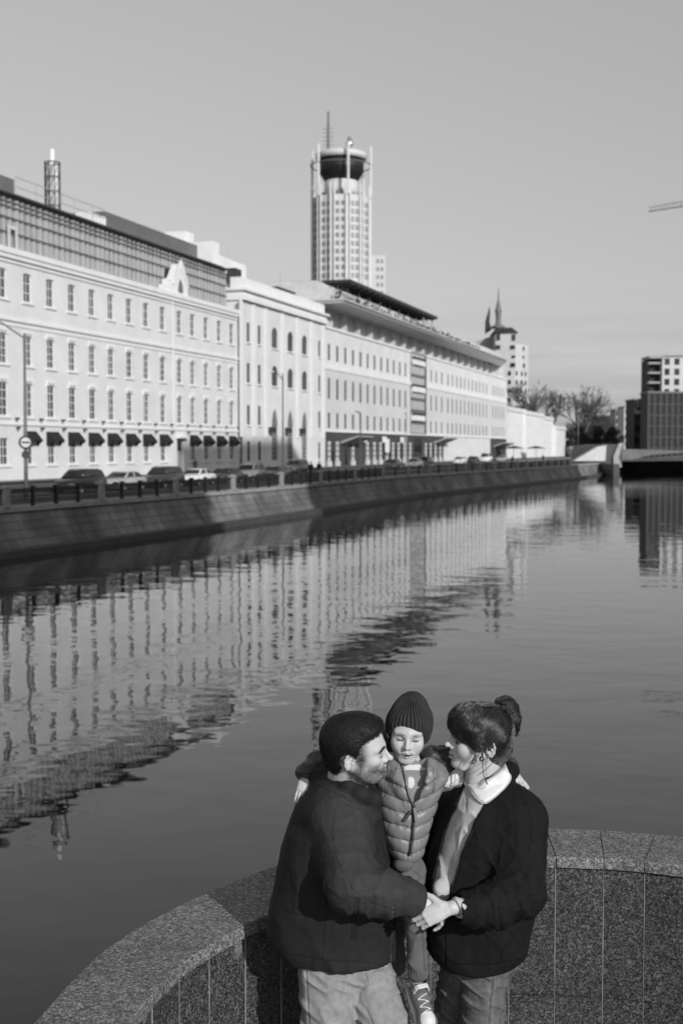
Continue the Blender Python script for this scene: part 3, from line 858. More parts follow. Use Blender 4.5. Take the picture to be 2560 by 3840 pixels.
# attic with posts, curved eave
zat = Z(1290, 1172, -1.0)
atb = MB().mat(M['attic']); nbox(atb, h0 + .5, h1 - 1.5, -18, -1.2, ztw - .02, zat + 3.2)
B3.fin(atb, 'attic')
npst = 21
for k in range(npst):
    c = h0 + 5 + (h1 - h0 - 7.5) * k / (npst - 1); ps = MB().mat(M['attic'])
    ps.box(c - .35, c + .35, .25, 1.19, ztw, ztw + 3.0)
    ps.add([(c - .35, .25, ztw + 3.0), (c + .35, .25, ztw + 3.0), (c + .35, 1.19, ztw + 3.0), (c - .35, 1.19, ztw + 3.0), (c - .35, .9, ztw + 4.3), (c + .35, .9, ztw + 4.3), (c + .35, 1.19, ztw + 4.3), (c - .35, 1.19, ztw + 4.3)],
           [(0, 1, 5, 4), (1, 2, 6, 5), (2, 3, 7, 6), (3, 0, 4, 7), (4, 5, 6, 7)])
    B3.fin(ps, 'attic_post')
EN = 3.4                                               # how far the eave edge stands out
ze = Z(1295, 1119, EN); zs_ = ztw + 2.7
ev = MB().mat(M['eave']); ev.smooth = True
prof = []
for i in range(11):
    t = i / 10; a = t * math.pi / 2
    prof.append((-1.15 + (EN - .35 + 1.15) * math.sin(a) ** 1.25 if False else -1.15 + (EN - .3 + 1.15) * (t ** .85), zs_ + (ze - .55 - zs_) * (t ** 1.55)))
sL, sR = S(1295, EN), S(1899, EN)
inner = (h0 + 4.2, h1 - 3.0)
vs = []; n_ = len(prof)
for i, (nn, z_) in enumerate(prof):
    t = (nn + 1.15) / (EN - .3 + 1.15)
    xl = inner[0] + (sL - inner[0]) * t; xr = inner[1] + (sR - inner[1]) * t
    vs += [(xl, 12, z_), (xl, -nn, z_), (xr, -nn, z_), (xr, 12, z_)]
fs = []
for i in range(n_ - 1):
    for k in range(3): fs.append((4*i+k, 4*i+k+1, 4*(i+1)+k+1, 4*(i+1)+k)[::-1])
ev.add(vs, fs)
ev.smooth = False
nbox(ev, sL, sR, -12, EN - .3, ze - .55, ze - .25); nbox(ev, sL - .2, sR + .2, -12, EN, ze - .25, ze)
B3.fin(ev, 'curved_eave')
# roof terrace: hedge-dark band, pale pavilion wall, dark pergola roof
ter = MB().mat(M['fargrey']); zr = ze
pa, pb = S(1200, -5), S(1640, -5)
zc = Z(1340, 1052, -1.0)
nbox(ter, S(1210, -5), S(1600, -5), -13, -5.5, zr, zc - .4)
ter.mat(M['trim'])
for k in range(26):
    c = S(1215, -5.3) + k * (S(1598, -5.3) - S(1215, -5.3)) / 25; nbox(ter, c - .25, c + .25, -5.49, -5.2, zr, zc - .7)
nbox(ter, S(1210, -5), S(1600, -5), -5.49, -5.1, zr + (zc - zr) * .42, zr + (zc - zr) * .55)
ter.mat(M['glass_dark'])
for k in range(25):
    c = S(1215, -5.3) + (k + .5) * (S(1598, -5.3) - S(1215, -5.3)) / 25; nbox(ter, c - .8, c + .8, -5.49, -5.4, zr + (zc - zr)*.6, zc - 1.0)
B3.fin(ter, 'roof_pavilion')
pg = MB().mat(M['dark'])
x0, x1 = S(1338, -1.0), S(1638, -1.0)
nbox(pg, x0 - 3.5, x1, -8, -1.0, zc - .75, zc - .25); 
pg.mat(M['black'])
x = x0 - 3
while x < x1 - 1: nbox(pg, x, x + .35, -7.6, -.9, zc - 1.15, zc - .751); x += 3.2
B3.fin(pg, 'pergola_roof')
for c, y_, r_ in [(S(px, -2), 2, .16) for px in (1585, 1600, 1618)] + [(x0 + 2 + k * (x1 - x0 - 4) / 8, 3.2, .1) for k in range(9)]:
    pp_ = MB().mat(M['steel']); pp_.tube([(c, y_, zr), (c, y_, zc - .7)], r_, 6); B3.fin(pp_, 'pergola_post')
hd = MB().mat(M['foliage']); rnd = random.Random(8)
sa_, sb_ = S(1255, 1.5), S(1790, 1.5)
for k in range(1500):
    u = rnd.random(); c = sa_ + (sb_ - sa_) * u; n_ = rnd.uniform(.2, 2.0); h_ = 2.0 * (1 - .45 * u); z_ = zr + rnd.random() ** 1.3 * h_
    r_ = rnd.uniform(.15, .4); a = rnd.uniform(0, 6.28)
    hd.add([(c + r_*math.cos(a), -n_, z_ + r_*math.sin(a)), (c - r_*math.cos(a), -n_ + .15, z_ - r_*math.sin(a)), (c + r_*math.sin(a), -n_ - .1, z_ - r_*math.cos(a))], [(0, 1, 2)])
o_ = B3.fin(hd, 'terrace_planting'); o_["kind"] = "stuff"
lt = MB().mat(M['fargrey']); nbox(lt, S(1640, -4), S(1760, -4), -9, -4, zr, zr + 1.8); nbox(lt, S(1600, -7), S(1700, -7), -12, -7, zr, zr + 3.6)
lt.mat(M['trim']); nbox(lt, S(1722, 0), S(1745, 0), -3, 0, zr, zr + 1.6)
B3.fin(lt, 'roof_block')

# ------------------------------------------------------------------ low white buildings after the office
def low(name, pa, pb, ytop, label, n=0.0, dep=14, mat='white', parts=3):
    a, b = S(pa, n), S(pb, n); zt_ = Z(pa, ytop, n)
    B = Bld(name, a, .0, label, n=n)
    m_ = MB().mat(M[mat]); nbox(m_, a, b, n - dep, n, 0, zt_); B.fin(m_, 'wall')
    t_ = MB().mat(M['trim']); nbox(t_, a - .2, b + .2, n + .003, n + .35, zt_ - .7, zt_ - .3); nbox(t_, a - .2, b + .2, n - dep, n + .2, zt_ + .001, zt_ + .25)
    B.fin(t_, 'cornice')
    nw = parts; wm, pm_ = window_meshes(1.5, 2.6, 0, 2, 3, M['frame'], M['glass'])
    for r in range(2):
        for k in range(nw):
            c = a + (b - a) * (k + .5) / nw
            w = inst('window', wm, B.root, (c - .75 - a, -.03, 1.6 + r * (zt_ * .48))); inst('pane', pm_, w)
    return B
low('row_house', 1902, 1968, 1528, 'low white embankment house directly beside the far end of the office block', parts=5)
low('row_house', 1969, 2037, 1543, 'low white embankment house, middle one of three past the office block', n=.6, parts=6)
low('row_house', 2038, 2072, 1563, 'narrow low white embankment house in the far white row before the grey gap', n=.2, parts=4)
low('gate_lodge', 2084, 2118, 1600, 'small white lodge standing apart at the far end of the white row', n=1.5, parts=2)
# ------------------------------------------------------------------ the round hotel tower
def gX(px, Y): return (px - CX) / F * Y / _c
def gZ(py, Y, px=1280): return at(px, py, Y)[2]
TY = 540.0
tz = {k: gZ(y, TY) for k, y in dict(base=1680, roof=748, rim_t=576, rim_m=600, win_b=660, bowl_b=686, neck=735, ant=432, ring=700).items()}
TX = gX(1279, TY); TR = gX(1398, TY) - TX - .6
TW = empty('hotel_tower', (TX, TY, 0), 0, 'tall round hotel tower with a dark saucer restaurant and mast on top', 'tower')
m_far_wall = pbr('tower_pale_wall', 0.56, 0.8, 0.05, 0.1)
m_far_dark = pbr('tower_dark_glazing', 0.20, 0.35, 0.15, 0.15)
m_far_fin = pbr('tower_fin', 0.62, 0.6, 0.05, 0.2)
NS = 12; ztop = tz['roof']
ang0 = math.radians(-90 + 13)
wt = MB().mat(m_far_wall)
wt.lathe([(TR - .8, 0), (TR - .8, ztop)], seg=NS, a0=ang0); wt.build('shaft', TW)
fp = MB().mat(m_far_fin)
for k in range(NS):
    a = ang0 + 2*math.pi*k/NS; c_, s_ = math.cos(a), math.sin(a)
    for off in (-.9, .9):
        x, y = (TR - .5)*c_ - off*s_, (TR - .5)*s_ + off*c_
        topz = ztop + 4.8
        fp.tube([(x, y, 0), (x, y, topz)], .42, 6)
    if k % 1 == 0:
        xx, yy = (TR - .1)*c_, (TR - .1)*s_
        if k % 2 == 0: fp.tube([(xx, yy, ztop), (xx, yy, tz['rim_t'] + 2)], .55, 6)
fp.build('vertical_fins', TW)
# windows, one band of small panes per storey and side
fl_h = 28.9 / F * TY
cntw = 0
wmT = MB().mat(m_far_dark); wmT.box(-1.15, 1.15, -.12, 0, 0, 2.0); wmT.mat(m_far_wall); wmT.box(-.07, .07, -.15, -.121, 0, 2.0); wmT.box(-1.15, 1.15, -.15, -.121, .95, 1.07)
wmTm = wmT.mesh('window')
extra = MB().mat(m_far_dark)
for k in range(NS):
    a = ang0 + 2*math.pi*(k + .5)/NS; ap = (TR - .8) * math.cos(math.pi/NS)
    if math.sin(a) > .3: continue
    for j in range(10):
        z_ = ztop - 3.2 - j * fl_h * 1.0
        for off in (-1.55, 1.55):
            x, y = ap*math.cos(a) - off*math.sin(a), ap*math.sin(a) + off*math.cos(a)
            if cntw < 100:
                inst('window', wmTm, TW, (x, y, z_ - 1.4), a + math.pi/2); cntw += 1
            else:
                extra.prism([(x - 1.1*math.sin(a)*-1, y + 1.1*math.cos(a)*-1, z_ - 1.4), (x + 1.1*math.sin(a)*-1, y - 1.1*math.cos(a)*-1, z_ - 1.4), (x + 1.1*math.sin(a)*-1, y - 1.1*math.cos(a)*-1, z_ + .5), (x - 1.1*math.sin(a)*-1, y + 1.1*math.cos(a)*-1, z_ + .5)], (.1*math.cos(a), .1*math.sin(a), 0))
if extra.v:
    o_ = extra.build('far_windows', TW); o_["kind"] = "stuff"
cr_ = MB().mat(m_far_dark)
for k in range(NS):
    a = ang0 + 2*math.pi*(k + .5)/NS
    if k % 3 == 2: cr_.box(TR*.6*math.cos(a) - 1, TR*.6*math.cos(a) + 1, TR*.6*math.sin(a) - 1, TR*.6*math.sin(a) + 1, ztop, ztop + 3)
cr_.build('roof_units', TW)
bs_r = gX(1364, TY) - TX
sc_ = MB().mat(m_far_wall); sc_.smooth = True
sc_.lathe([(bs_r*.72, ztop), (bs_r*.72, tz['bowl_b'] + .5)], seg=28); sc_.build('saucer_neck', TW)
sc_ = MB().mat(M['black']); sc_.smooth = True
sc_.lathe([(bs_r*.68, tz['bowl_b']), (bs_r*.98, tz['bowl_b'] + 4.2), (bs_r*1.0, tz['rim_m'])], seg=28); sc_.build('saucer_glazing', TW)
sc_ = MB().mat(m_far_wall); sc_.smooth = True
sc_.lathe([(bs_r*1.1, tz['rim_m'] + .01), (bs_r*1.1, tz['rim_m'] + 2.3), (bs_r*.9, tz['rim_t'] + .4), (bs_r*.35, tz['rim_t'] + 1.8), (bs_r*.2, tz['rim_t'] + 1.9)], seg=28); sc_.build('saucer_roof', TW)
ant = MB().mat(M['roofm']); ax = gX(1232, TY) - TX
ant.tube([(ax, -6, tz['rim_t']), (ax, -6, gZ(500, TY)), (ax, -6, tz['ant'])], [.75, .6, .45], 6)
for k in range(5):
    z_ = tz['rim_t'] + 2 + k * 1.7; ant.tube([(ax - 2.2, -6, z_), (ax + 2.2, -6, z_ + .3)], .12, 4)
ant.build('mast', TW)
dmn = MB().mat(M['chrome']); dmn.smooth = True
dx = gX(1309, TY) - TX
dmn.lathe([(1.5, tz['rim_t'] + 1), (1.6, tz['rim_t'] + 3), (.8, tz['rim_t'] + 3.6), (1.0, tz['rim_t'] + 4.6), (.3, tz['rim_t'] + 5.4)], cx=dx, cy=-7, seg=12); dmn.build('radar_dome', TW)
for k in range(10):
    a = 2*math.pi*k/10
sd_ = MB().mat(M['roofm']); sd_.tube([(TR*math.cos(2*math.pi*k/24), TR*math.sin(2*math.pi*k/24), tz['win_b'] + 4) for k in range(25)], .25, 5); sd_.build('ring_beam', TW)
# attached slab to the right
x0, x1 = gX(1384, TY) - TX, gX(1442, TY) - TX
zs2 = gZ(962, TY)
sl = MB().mat(m_far_wall); sl.box(x0, x1, -3, 12, 0, zs2); sl.build('side_slab', TW)
for j in range(5):
    for c in (x0 + 3.4, x0 + 5.2):
        inst('window', wmTm, TW, (c, -3, zs2 - 3.2 - j*fl_h)).scale = (.45, 1, .8)

# ------------------------------------------------------------------ far spired apartment house
HY = 450.0
x0, x1 = gX(1853, HY), gX(1925, HY); z1 = gZ(1249, HY)
SP = empty('spired_house', (x0, HY, 0), 0, 'tall pale apartment house with two spires and a dark mansard roof behind the office end', 'building')
def loc(x, y, z): return (x - x0, y - HY, z)
m_ = MB().mat(M['farwhite'])
xr = gX(1985, HY) - x0; w1 = x1 - x0; zr_ = gZ(1290, HY)
m_.prism([(0, 0, 0), (w1, -1.5, 0), (w1 + 3, 1.5, 0), (xr, 6, 0), (xr, 16, 0), (0, 16, 0)], (0, 0, zr_)); 
m_.prism([(0, 0, zr_), (w1, -1.5, zr_), (w1 + 1, 5, zr_), (w1, 12, zr_), (0, 12, zr_)], (0, 0, z1 - zr_)); m_.build('wall', SP)
m_ = MB().mat(M['fargrey']); xl = gX(1770, HY) - x0; zl = gZ(1262, HY)
m_.prism([(xl, 8, 0), (-.01, 8, 0), (-.01, 8, zl + 1), (-3, 8, zl), (xl, 8, gZ(1280, HY))], (0, 14, 0)); m_.build('side_wing', SP)
m_ = MB().mat(M['fardark']); zt_ = gZ(1227, HY)
m_.add([(-.8, -.8, z1), (w1 + .8, -2.2, z1), (w1 + 1.5, 12, z1), (-.8, 12.5, z1), (.8, 2, zt_), (w1 - 1, 1, zt_), (w1 - 1, 10, zt_), (.8, 10, zt_)], [(0, 1, 5, 4), (1, 2, 6, 5), (2, 3, 7, 6), (3, 0, 4, 7), (4, 5, 6, 7), (3, 2, 1, 0)]); m_.build('mansard_roof', SP)
m_ = MB().mat(M['roofm']); m_.smooth = True
cx_ = gX(1869, HY) - x0
m_.lathe([(2.6, zt_), (2.5, gZ(1218, HY)), (1.2, gZ(1214, HY)), (.9, gZ(1200, HY)), (1.0, gZ(1170, HY)), (1.3, gZ(1160, HY)), (.9, gZ(1148, HY)), (.35, gZ(1120, HY)), (.08, gZ(1072, HY))], cx=cx_, cy=5, seg=10); m_.build('spire', SP)
m_ = MB().mat(M['fardark'])
bx = gX(1823, HY) - x0; tx_ = gX(1838, HY) - x0
m_.prism([(bx, 7, gZ(1245, HY)), (bx + 2.2, 7, gZ(1230, HY)), (bx + 1.5, 7, gZ(1200, HY)), (tx_ + .25, 7, gZ(1165, HY)), (tx_ + .1, 7, gZ(1140, HY)), (tx_ - .5, 7, gZ(1165, HY)), (bx + .1, 7, gZ(1195, HY))], (0, 1.6, 0)); m_.build('curved_spire', SP)
wq = MB().mat(M['glass_dark']); wq.box(-.75, .75, -.1, 0, 0, 1.5); wqm = wq.mesh('window')
def facey(px):
    return float(np.interp(px, [1853, 1925, 1956, 1985], [0, -1.5, 1.5, 6])) - .12
for (px, py, sc) in ((1863, 1268, (.8, 1, 1.7)), (1861, 1302, (1.2, 1, 1)), (1918, 1270, (.8, 1, 1.5)), (1915, 1302, (1.1, 1, .9)), (1957, 1305, (.7, 1, .9)), (1957, 1336, (.6, 1, .7)), (1959, 1369, (.8, 1, 1)), (1916, 1369, (1.1, 1, 1)), (1918, 1335, (.8, 1, .6)), (1861, 1330, (.8, 1, .5))):
    yy = facey(px)
    inst('window', wqm, SP, (gX(px, HY) - x0, yy, gZ(py, HY) - .8)).scale = sc
for r in range(5):
    for px in (1904, 1929, 1951, 1969):
        inst('window', wqm, SP, (gX(px, HY) - x0, facey(px), gZ(1400 + r * 33, HY) - .8)).scale = (.6, 1, 1)

# ------------------------------------------------------------------ right bank blocks
RY = 380.0
def px_box(mb, pa, pb, yt, yb, Y, dep, z0=None):
    mb.box(gX(pa, Y), gX(pb, Y), Y, Y + dep, gZ(yb, Y) if z0 is None else z0, gZ(yt, Y)); return mb
def block(name, pa, pb, yt, Y, dep, mat, label, cols_, rows_, wm_='glass_dark', ww_=.62, wh=.62, yb=1690, z0=None, facade_off=0.0, skip=()):
    x0, x1 = gX(pa, Y), gX(pb, Y); za = -.5 if z0 is None else z0; zb = gZ(yt, Y)
    e_ = empty(name, (x0, Y, za), 0, label, 'building')
    m_ = MB().mat(M[mat]); m_.box(0, x1 - x0, 0, dep, 0, zb - za); m_.build('wall', e_)
    r_ = MB().mat(M['roofm']); r_.box(-.3, x1 - x0 + .3, -.3, dep, zb - za + .001, zb - za + .4); r_.build('roof', e_)
    cw, ch = (x1 - x0) / cols_, (zb - za) / rows_
    q = MB().mat(M[wm_]); q.box(-cw*ww_/2, cw*ww_/2, -.1, 0, 0, ch*wh); qm = q.mesh('window')
    for i in range(cols_):
        for j in range(rows_):
            if (i, j) in skip: continue
            inst('window', qm, e_, (cw*(i + .5), 0, ch*(j + .22)))
    return e_, x1 - x0, zb - za
tb, tbw, tbh = block('tower_block', 2474, 2620, 1338, 395, 14, 'farwhite', 'white grid fronted apartment block rising above the dark block at the right edge', 4, 10, ww_=.5, wh=.62)
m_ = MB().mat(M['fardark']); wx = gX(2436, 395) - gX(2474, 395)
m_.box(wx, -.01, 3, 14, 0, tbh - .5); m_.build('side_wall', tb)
for k in range(9):
    m_ = MB().mat(M['fargrey']); m_.box(wx - .9, -.3, .6, 3, tbh - 2.2 - k*3.05, tbh - 1.6 - k*3.05); m_.build('balcony', tb)
m_ = MB().mat(M['fargrey']); m_.box(wx - 1, .5, -.4, 10, tbh - .5, tbh + .3); m_.build('roof_slab', tb)
dk, dkw, dkh = block('dark_block', 2424, 2600, 1473, 378, 10, 'fardark', 'dark block, its shade put into the wall colour, with close rows of windows under the white grid block', 16, 6, wm_='glass_dark', ww_=.45, wh=.6)  # shade on this block is painted as a near-black wall colour
m_ = MB().mat(M['dark_base'])
for k in range(9): m_.box(dkw*k/8 - .2, dkw*k/8 + .2, -.4, -.01, 0, dkh)
for k in range(1, 7): m_.box(0, dkw, -.3, -.02, dkh*k/6 - .35, dkh*k/6 - .05)
m_.build('piers', dk)
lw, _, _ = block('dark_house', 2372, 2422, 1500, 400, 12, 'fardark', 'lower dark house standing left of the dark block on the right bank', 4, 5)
wt_, _, _ = block('slim_house', 2334, 2382, 1527, 520, 12, 'farwhite', 'slim bright white house between the trees and the dark right bank houses', 3, 6, ww_=.42, wh=.5)
block('far_house', 2303, 2336, 1537, 560, 12, 'fargrey', 'pale grey far house just left of the slim white house', 3, 6)
block('far_house', 2170, 2235, 1548, 600, 12, 'fargrey', 'far grey house behind the bare trees, left one of the far pair', 6, 5)
block('far_house', 2236, 2302, 1560, 590, 12, 'fardark', 'far dark house behind the bushes, right one of the far pair', 6, 5)

# ------------------------------------------------------------------ far end of the river: ramp, pier, banks
def wall_poly(name, pts, z0, z1, mat, label, thick=1.2, cat='quay wall'):
    """a wall following plan points, z1 may be a list"""
    m_ = MB().mat(M[mat]); zt_ = z1 if isinstance(z1, (list, tuple)) else [z1] * len(pts)
    for i in range(len(pts) - 1):
        a, b = Vector(pts[i]), Vector(pts[i+1]); t = (b - a).normalized(); n = Vector((-t.y, t.x)) * thick
        vs = [(a.x, a.y, z0), (b.x, b.y, z0), (b.x, b.y, zt_[i+1]), (a.x, a.y, zt_[i]), (a.x + n.x, a.y + n.y, z0), (b.x + n.x, b.y + n.y, z0), (b.x + n.x, b.y + n.y, zt_[i+1]), (a.x + n.x, a.y + n.y, zt_[i])]
        m_.add(vs, [(0, 1, 2, 3), (5, 4, 7, 6), (3, 2, 6, 7), (4, 0, 3, 7), (1, 5, 6, 2)])
    o_ = m_.build(name); tag(o_, label, cat); return o_
FX, FY = FARQ.x, FARQ.y
YB = 330.0
def up(px, py): p = at(px, py, YB); return p
wall_poly('quay_wall', [(gX(2322, 335), 335), (gX(2380, 345), 345), (gX(2560, 352), 352), (160, 340), (175, 290)], WZ - .5, [gZ(1729, 335), gZ(1722, 345), gZ(1706, 352), gZ(1700, 340), 0], 'dark_base', 'dark quay wall closing the river under the right bank houses')
# sunlit sloping paving either side of the pier
m_ = MB().mat(M['attic'])
p = [on_z(2145, 1722, .2), on_z(2150, 1738, -.45)]
Ya, Yb_ = 275, 285
m_.prism([tuple(at(2150, 1729, Ya)), tuple(at(2268, 1729, Ya)), tuple(at(2272, 1670, Ya)), tuple(at(2240, 1676, Ya))], (0, 3, 0)); 
o_ = m_.build('ramp'); tag(o_, 'sunlit pale ramp wedge climbing to the bridge pier at the far end of the quay', 'ramp')
m_ = MB().mat(M['pavement']); m_.prism([tuple(at(2330, 1734, 334)), tuple(at(2345, 1729, 334)), tuple(at(2440, 1706, 334)), tuple(at(2560, 1697, 334)), tuple(at(2560, 1690, 334)), tuple(at(2440, 1686, 334)), tuple(at(2330, 1684, 334))], (0, .8, 0)); o_ = m_.build('retaining_wall'); tag(o_, 'sunlit pale retaining wall tapering above the dark far quay', 'wall')
m_ = MB().mat(M['dark_base']); m_.smooth = False
m_.prism([tuple(at(2262, 1752, 280)), tuple(at(2330, 1752, 280)), tuple(at(2325, 1665, 280)), tuple(at(2270, 1672, 280))], (0, 40, 0))
m_.mat(M['grey']); m_.prism([tuple(at(2300, 1752, 279.4)), tuple(at(2330, 1752, 279.4)), tuple(at(2318, 1715, 279.4)), tuple(at(2335, 1660, 279.4)), tuple(at(2318, 1664, 279.4)), tuple(at(2298, 1712, 279.4))], (0, .5, 0))
o_ = m_.build('bridge_pier'); tag(o_, 'dark stone bridge pier with a pale curved edge where the river narrows', 'pier')
wall_poly('quay_wall', [(FX - .5, FY - 20), (FX, FY), (gX(2290, 300), 300), (gX(2322, 336), 336)], WZ - .5, [-.5, -.5, -.5, -.6], 'quay', 'low quay wall below the sunlit ramp at the far end')
sheet('bank', [(FX - 10, FY + 4), (gX(2290, 300), 301), (gX(2322, 336), 337), (gX(2560, 353), 353), (160, 341), (260, 341), (260, 420), (20, 420)], -.28, M['pavement'], label='pavement at the far end of the river')
# right bank land (out to the right of the view) 
RB = [(175, 290), (118, 180), (62, 85), (24, 34), (3.6, 9.2), (3.05, 4.4)]
rb_pts = RB
m_ = MB().mat(M['pavement']); m_.add([(x, y, -.05) for x, y in RB[:-1]] + [(3.2, 3.0, -.05), (60, -60, -.05), (420, -60, -.05), (420, 300, -.05), (260, 340, -.05)], [list(range(10))[::-1]])
o_ = m_.build('embankment'); tag(o_, 'paved right bank beyond the edge of the view', kind='structure')
wall_poly('quay_wall', [Vector(p_) for p_ in RB[:-1]], WZ - .5, -.06, 'quay', 'stone quay wall of the right bank running away to the right', 1.0)

# ------------------------------------------------------------------ crane jib
CYY = 620.0
a = Vector(at(2430, 793, CYY)); b = Vector(at(2800, 738, CYY)); mz = b.copy()
cr = empty('tower_crane', (b.x, CYY, 0), 0, 'pale tower crane whose jib reaches in from the right edge of the sky', 'crane')
m_ = MB().mat(M['roofm']); n_ = 26
def rel(v): return (v.x - b.x, v.y - CYY, v.z)
for dz, dy in ((0, -.8), (0, .8), (2.0, 0)):
    m_.tube([rel(a + Vector((0, dy, dz))), rel(b + Vector((0, dy, dz + (1.5 if dz else 0))))], .16, 4)
for k in range(n_):
    p, q = a.lerp(b, k / n_), a.lerp(b, (k + 1) / n_); h_ = 2.0 + 1.5 * k / n_
    m_.tube([rel(p + Vector((0, -.8, 0))), rel(p.lerp(q, .5) + Vector((0, 0, h_))), rel(q + Vector((0, .8, 0)))], .1, 4)
m_.build('jib', cr)
m_ = MB().mat(M['roofm']); 
for dx_ in (-1.1, 1.1):
    for dy_ in (-1.1, 1.1): m_.tube([(dx_, dy_, -.4), (dx_, dy_, b.z + 8)], .16, 4)
for k in range(40): z_ = k * (b.z) / 40; m_.tube([(-1.1, -1.1, z_), (1.1, -1.1, z_ + b.z/40)], .09, 4)
m_.build('mast', cr)
m_ = MB().mat(M['fargrey']); m_.box(-1.3, 1.3, -3, -1.2, b.z - 3, b.z - .6); m_.build('cab', cr)

# ------------------------------------------------------------------ trees
def bare_tree(name, x, y, z0, H, seed, label, spread=.55, depth=6, group=None):
    rnd = random.Random(seed); e_ = empty(name, (x, y, z0), 0, label, 'tree', group)
    tr_, cr2 = MB().mat(M['bark']), MB().mat(M['bark'])
    def grow(p, d, L_, r, lv):
        q = p + d * L_; mid = p.lerp(q, .5) + Vector((rnd.uniform(-1, 1), rnd.uniform(-1, 1), rnd.uniform(-.3, .3))) * L_ * .07
        (tr_ if lv < 2 else cr2).tube([p, mid, q], [r, r*.86, r*.7], 5 if lv < 3 else 3, cap=False)
        if lv >= depth: return
        for k in range(rnd.choice((2, 3, 3)) if lv else 4):
            a = rnd.uniform(0, 2*math.pi); t = rnd.uniform(.35, .95) * spread
            u = d.orthogonal().normalized(); v = d.cross(u)
            nd = (d * math.cos(t) + (u * math.cos(a) + v * math.sin(a)) * math.sin(t) + Vector((0, 0, .12))).normalized()
            grow(p.lerp(q, rnd.uniform(.55, 1.0)), nd, L_ * rnd.uniform(.66, .88), max(r*.62, .05), lv + 1)
    grow(Vector((0, 0, 0)), Vector((rnd.uniform(-.05, .05), 0, 1)), H * .27, H * .030, 0)
    tr_.build('trunk', e_); cr2.build('crown', e_); return e_
bare_tree('bare_tree', gX(2022, 430), 430, -.3, gZ(1432, 430) * 1.22, 5, 'large bare tree with a rounded crown behind the low white houses', .80, 7, 'bare trees at the far end')
bare_tree('bare_tree', gX(2178, 470), 470, -.3, gZ(1472, 470) * 1.2, 11, 'tall thin bare tree right of the large round bare tree', .6, 7, 'bare trees at the far end')
bare_tree('bare_tree', gX(2225, 480), 480, -.3, gZ(1515, 480), 23, 'smaller bare tree in front of the far grey house, rightmost of the bare trees', .75, 6, 'bare trees at the far end')
bare_tree('bare_tree', gX(2120, 440), 440, -.3, gZ(1545, 440), 31, 'low bushy bare tree right above the small white lodge', .9, 6, 'bare trees at the far end')
bare_tree('bare_tree', gX(1960, 440), 440, -.3, gZ(1500, 440), 37, 'bare treetop showing just above the first low white house', .8, 6, 'bare trees at the far end')
def bush(name, x, y, z0, rx, ry, h, n, seed, label, group='dark evergreens at the far end', cat='tree'):
    rnd = random.Random(seed); e_ = empty(name, (x, y, z0), 0, label, cat, group)
    t_ = MB().mat(M['bark']); t_.tube([(0, 0, 0), (0, 0, h*.6)], [.35, .15], 6); t_.build('trunk', e_)
    m_ = MB().mat(M['foliage']); blobs = [(rnd.uniform(-.65, .65)*rx, rnd.uniform(-.6, .6)*ry, h*rnd.uniform(.3, .75), rnd.uniform(.3, .55)*min(rx, h*.6)) for _ in range(9)]
    for k in range(n):
        bx_, by_, bz_, br_ = rnd.choice(blobs); v = Vector((rnd.gauss(0, 1), rnd.gauss(0, 1), rnd.gauss(0, 1))).normalized() * br_ * rnd.uniform(.6, 1.08)
        p = Vector((bx_, by_, bz_)) + v
        if p.z < .1: p.z = rnd.uniform(.1, 1)
        s_ = rnd.uniform(.25, .6); u = Vector((rnd.gauss(0, 1), rnd.gauss(0, 1), rnd.gauss(0, 1))).normalized(); w = u.orthogonal().normalized()
        m_.add([p + u*s_, p - u*s_*.5 + w*s_*.6, p - u*s_*.5 - w*s_*.6], [(0, 1, 2)])
    m_.build('crown', e_); return e_
k = 0
for (pa, pb, yt, Y, lb) in ((2105, 2150, 1570, 425, 'grey green shrubby tree directly behind the small white lodge'), (2140, 2200, 1585, 440, 'dark evergreen in the far gap under the tall thin bare tree'),
                            (2195, 2250, 1568, 430, 'tall dark evergreen in the middle of the far gap'), (2245, 2300, 1560, 425, 'darkest evergreen beside the far lamp post'),
                            (2295, 2330, 1585, 440, 'dark evergreen next to the slim white house'), (1990, 2060, 1520, 452, 'dark evergreen top above the middle low white house')):
    xa, xb = gX(pa, Y), gX(pb, Y); bush('evergreen_tree', (xa + xb)/2, Y, -.3, (xb - xa)/2*1.15, 3.5, gZ(yt, Y) + .5, 2600, 50 + k, lb); k += 1

# ------------------------------------------------------------------ street lamps and sign
def lamp(px, n, ytop, label, arm=1.2, grp='tall street lamps on the embankment'):
    s_ = S(px, n); w = fw(s_, n, streetz(n)); zt_ = Z(px, ytop, n) - w.z
    e_ = empty('street_lamp', w, ROTF, label, 'street lamp', grp)
    m_ = MB().mat(M['fargrey']); m_.smooth = True; m_.tube([(0, 0, 0), (0, 0, 1.0), (0, 0, 1.01), (0, 0, zt_)], [.16, .16, .1, .07], 8); m_.build('pole', e_)
    m_ = MB().mat(M['fargrey']); m_.tube([(0, 0, zt_ - .6), (-arm*.5, 0, zt_ - .1), (-arm, 0, zt_)], .045, 5); m_.build('arm', e_)
    m_ = MB().mat(M['trim']); m_.box(-arm - .7, -arm + .05, -.14, .14, zt_ - .06, zt_ + .08); m_.build('lamp_head', e_)
    return e_
lamp(1060, 15.5, 1400, 'street lamp in front of the tall pointed windows', 2.6)
lamp(1351, 14.5, 1545, 'street lamp in front of the left half of the dark shopfront')
lamp(1522, 14.5, 1545, 'street lamp at the right end of the dark shopfront')
lamp(2166, 6, 1560, 'pale far lamp post in front of the dark evergreens')
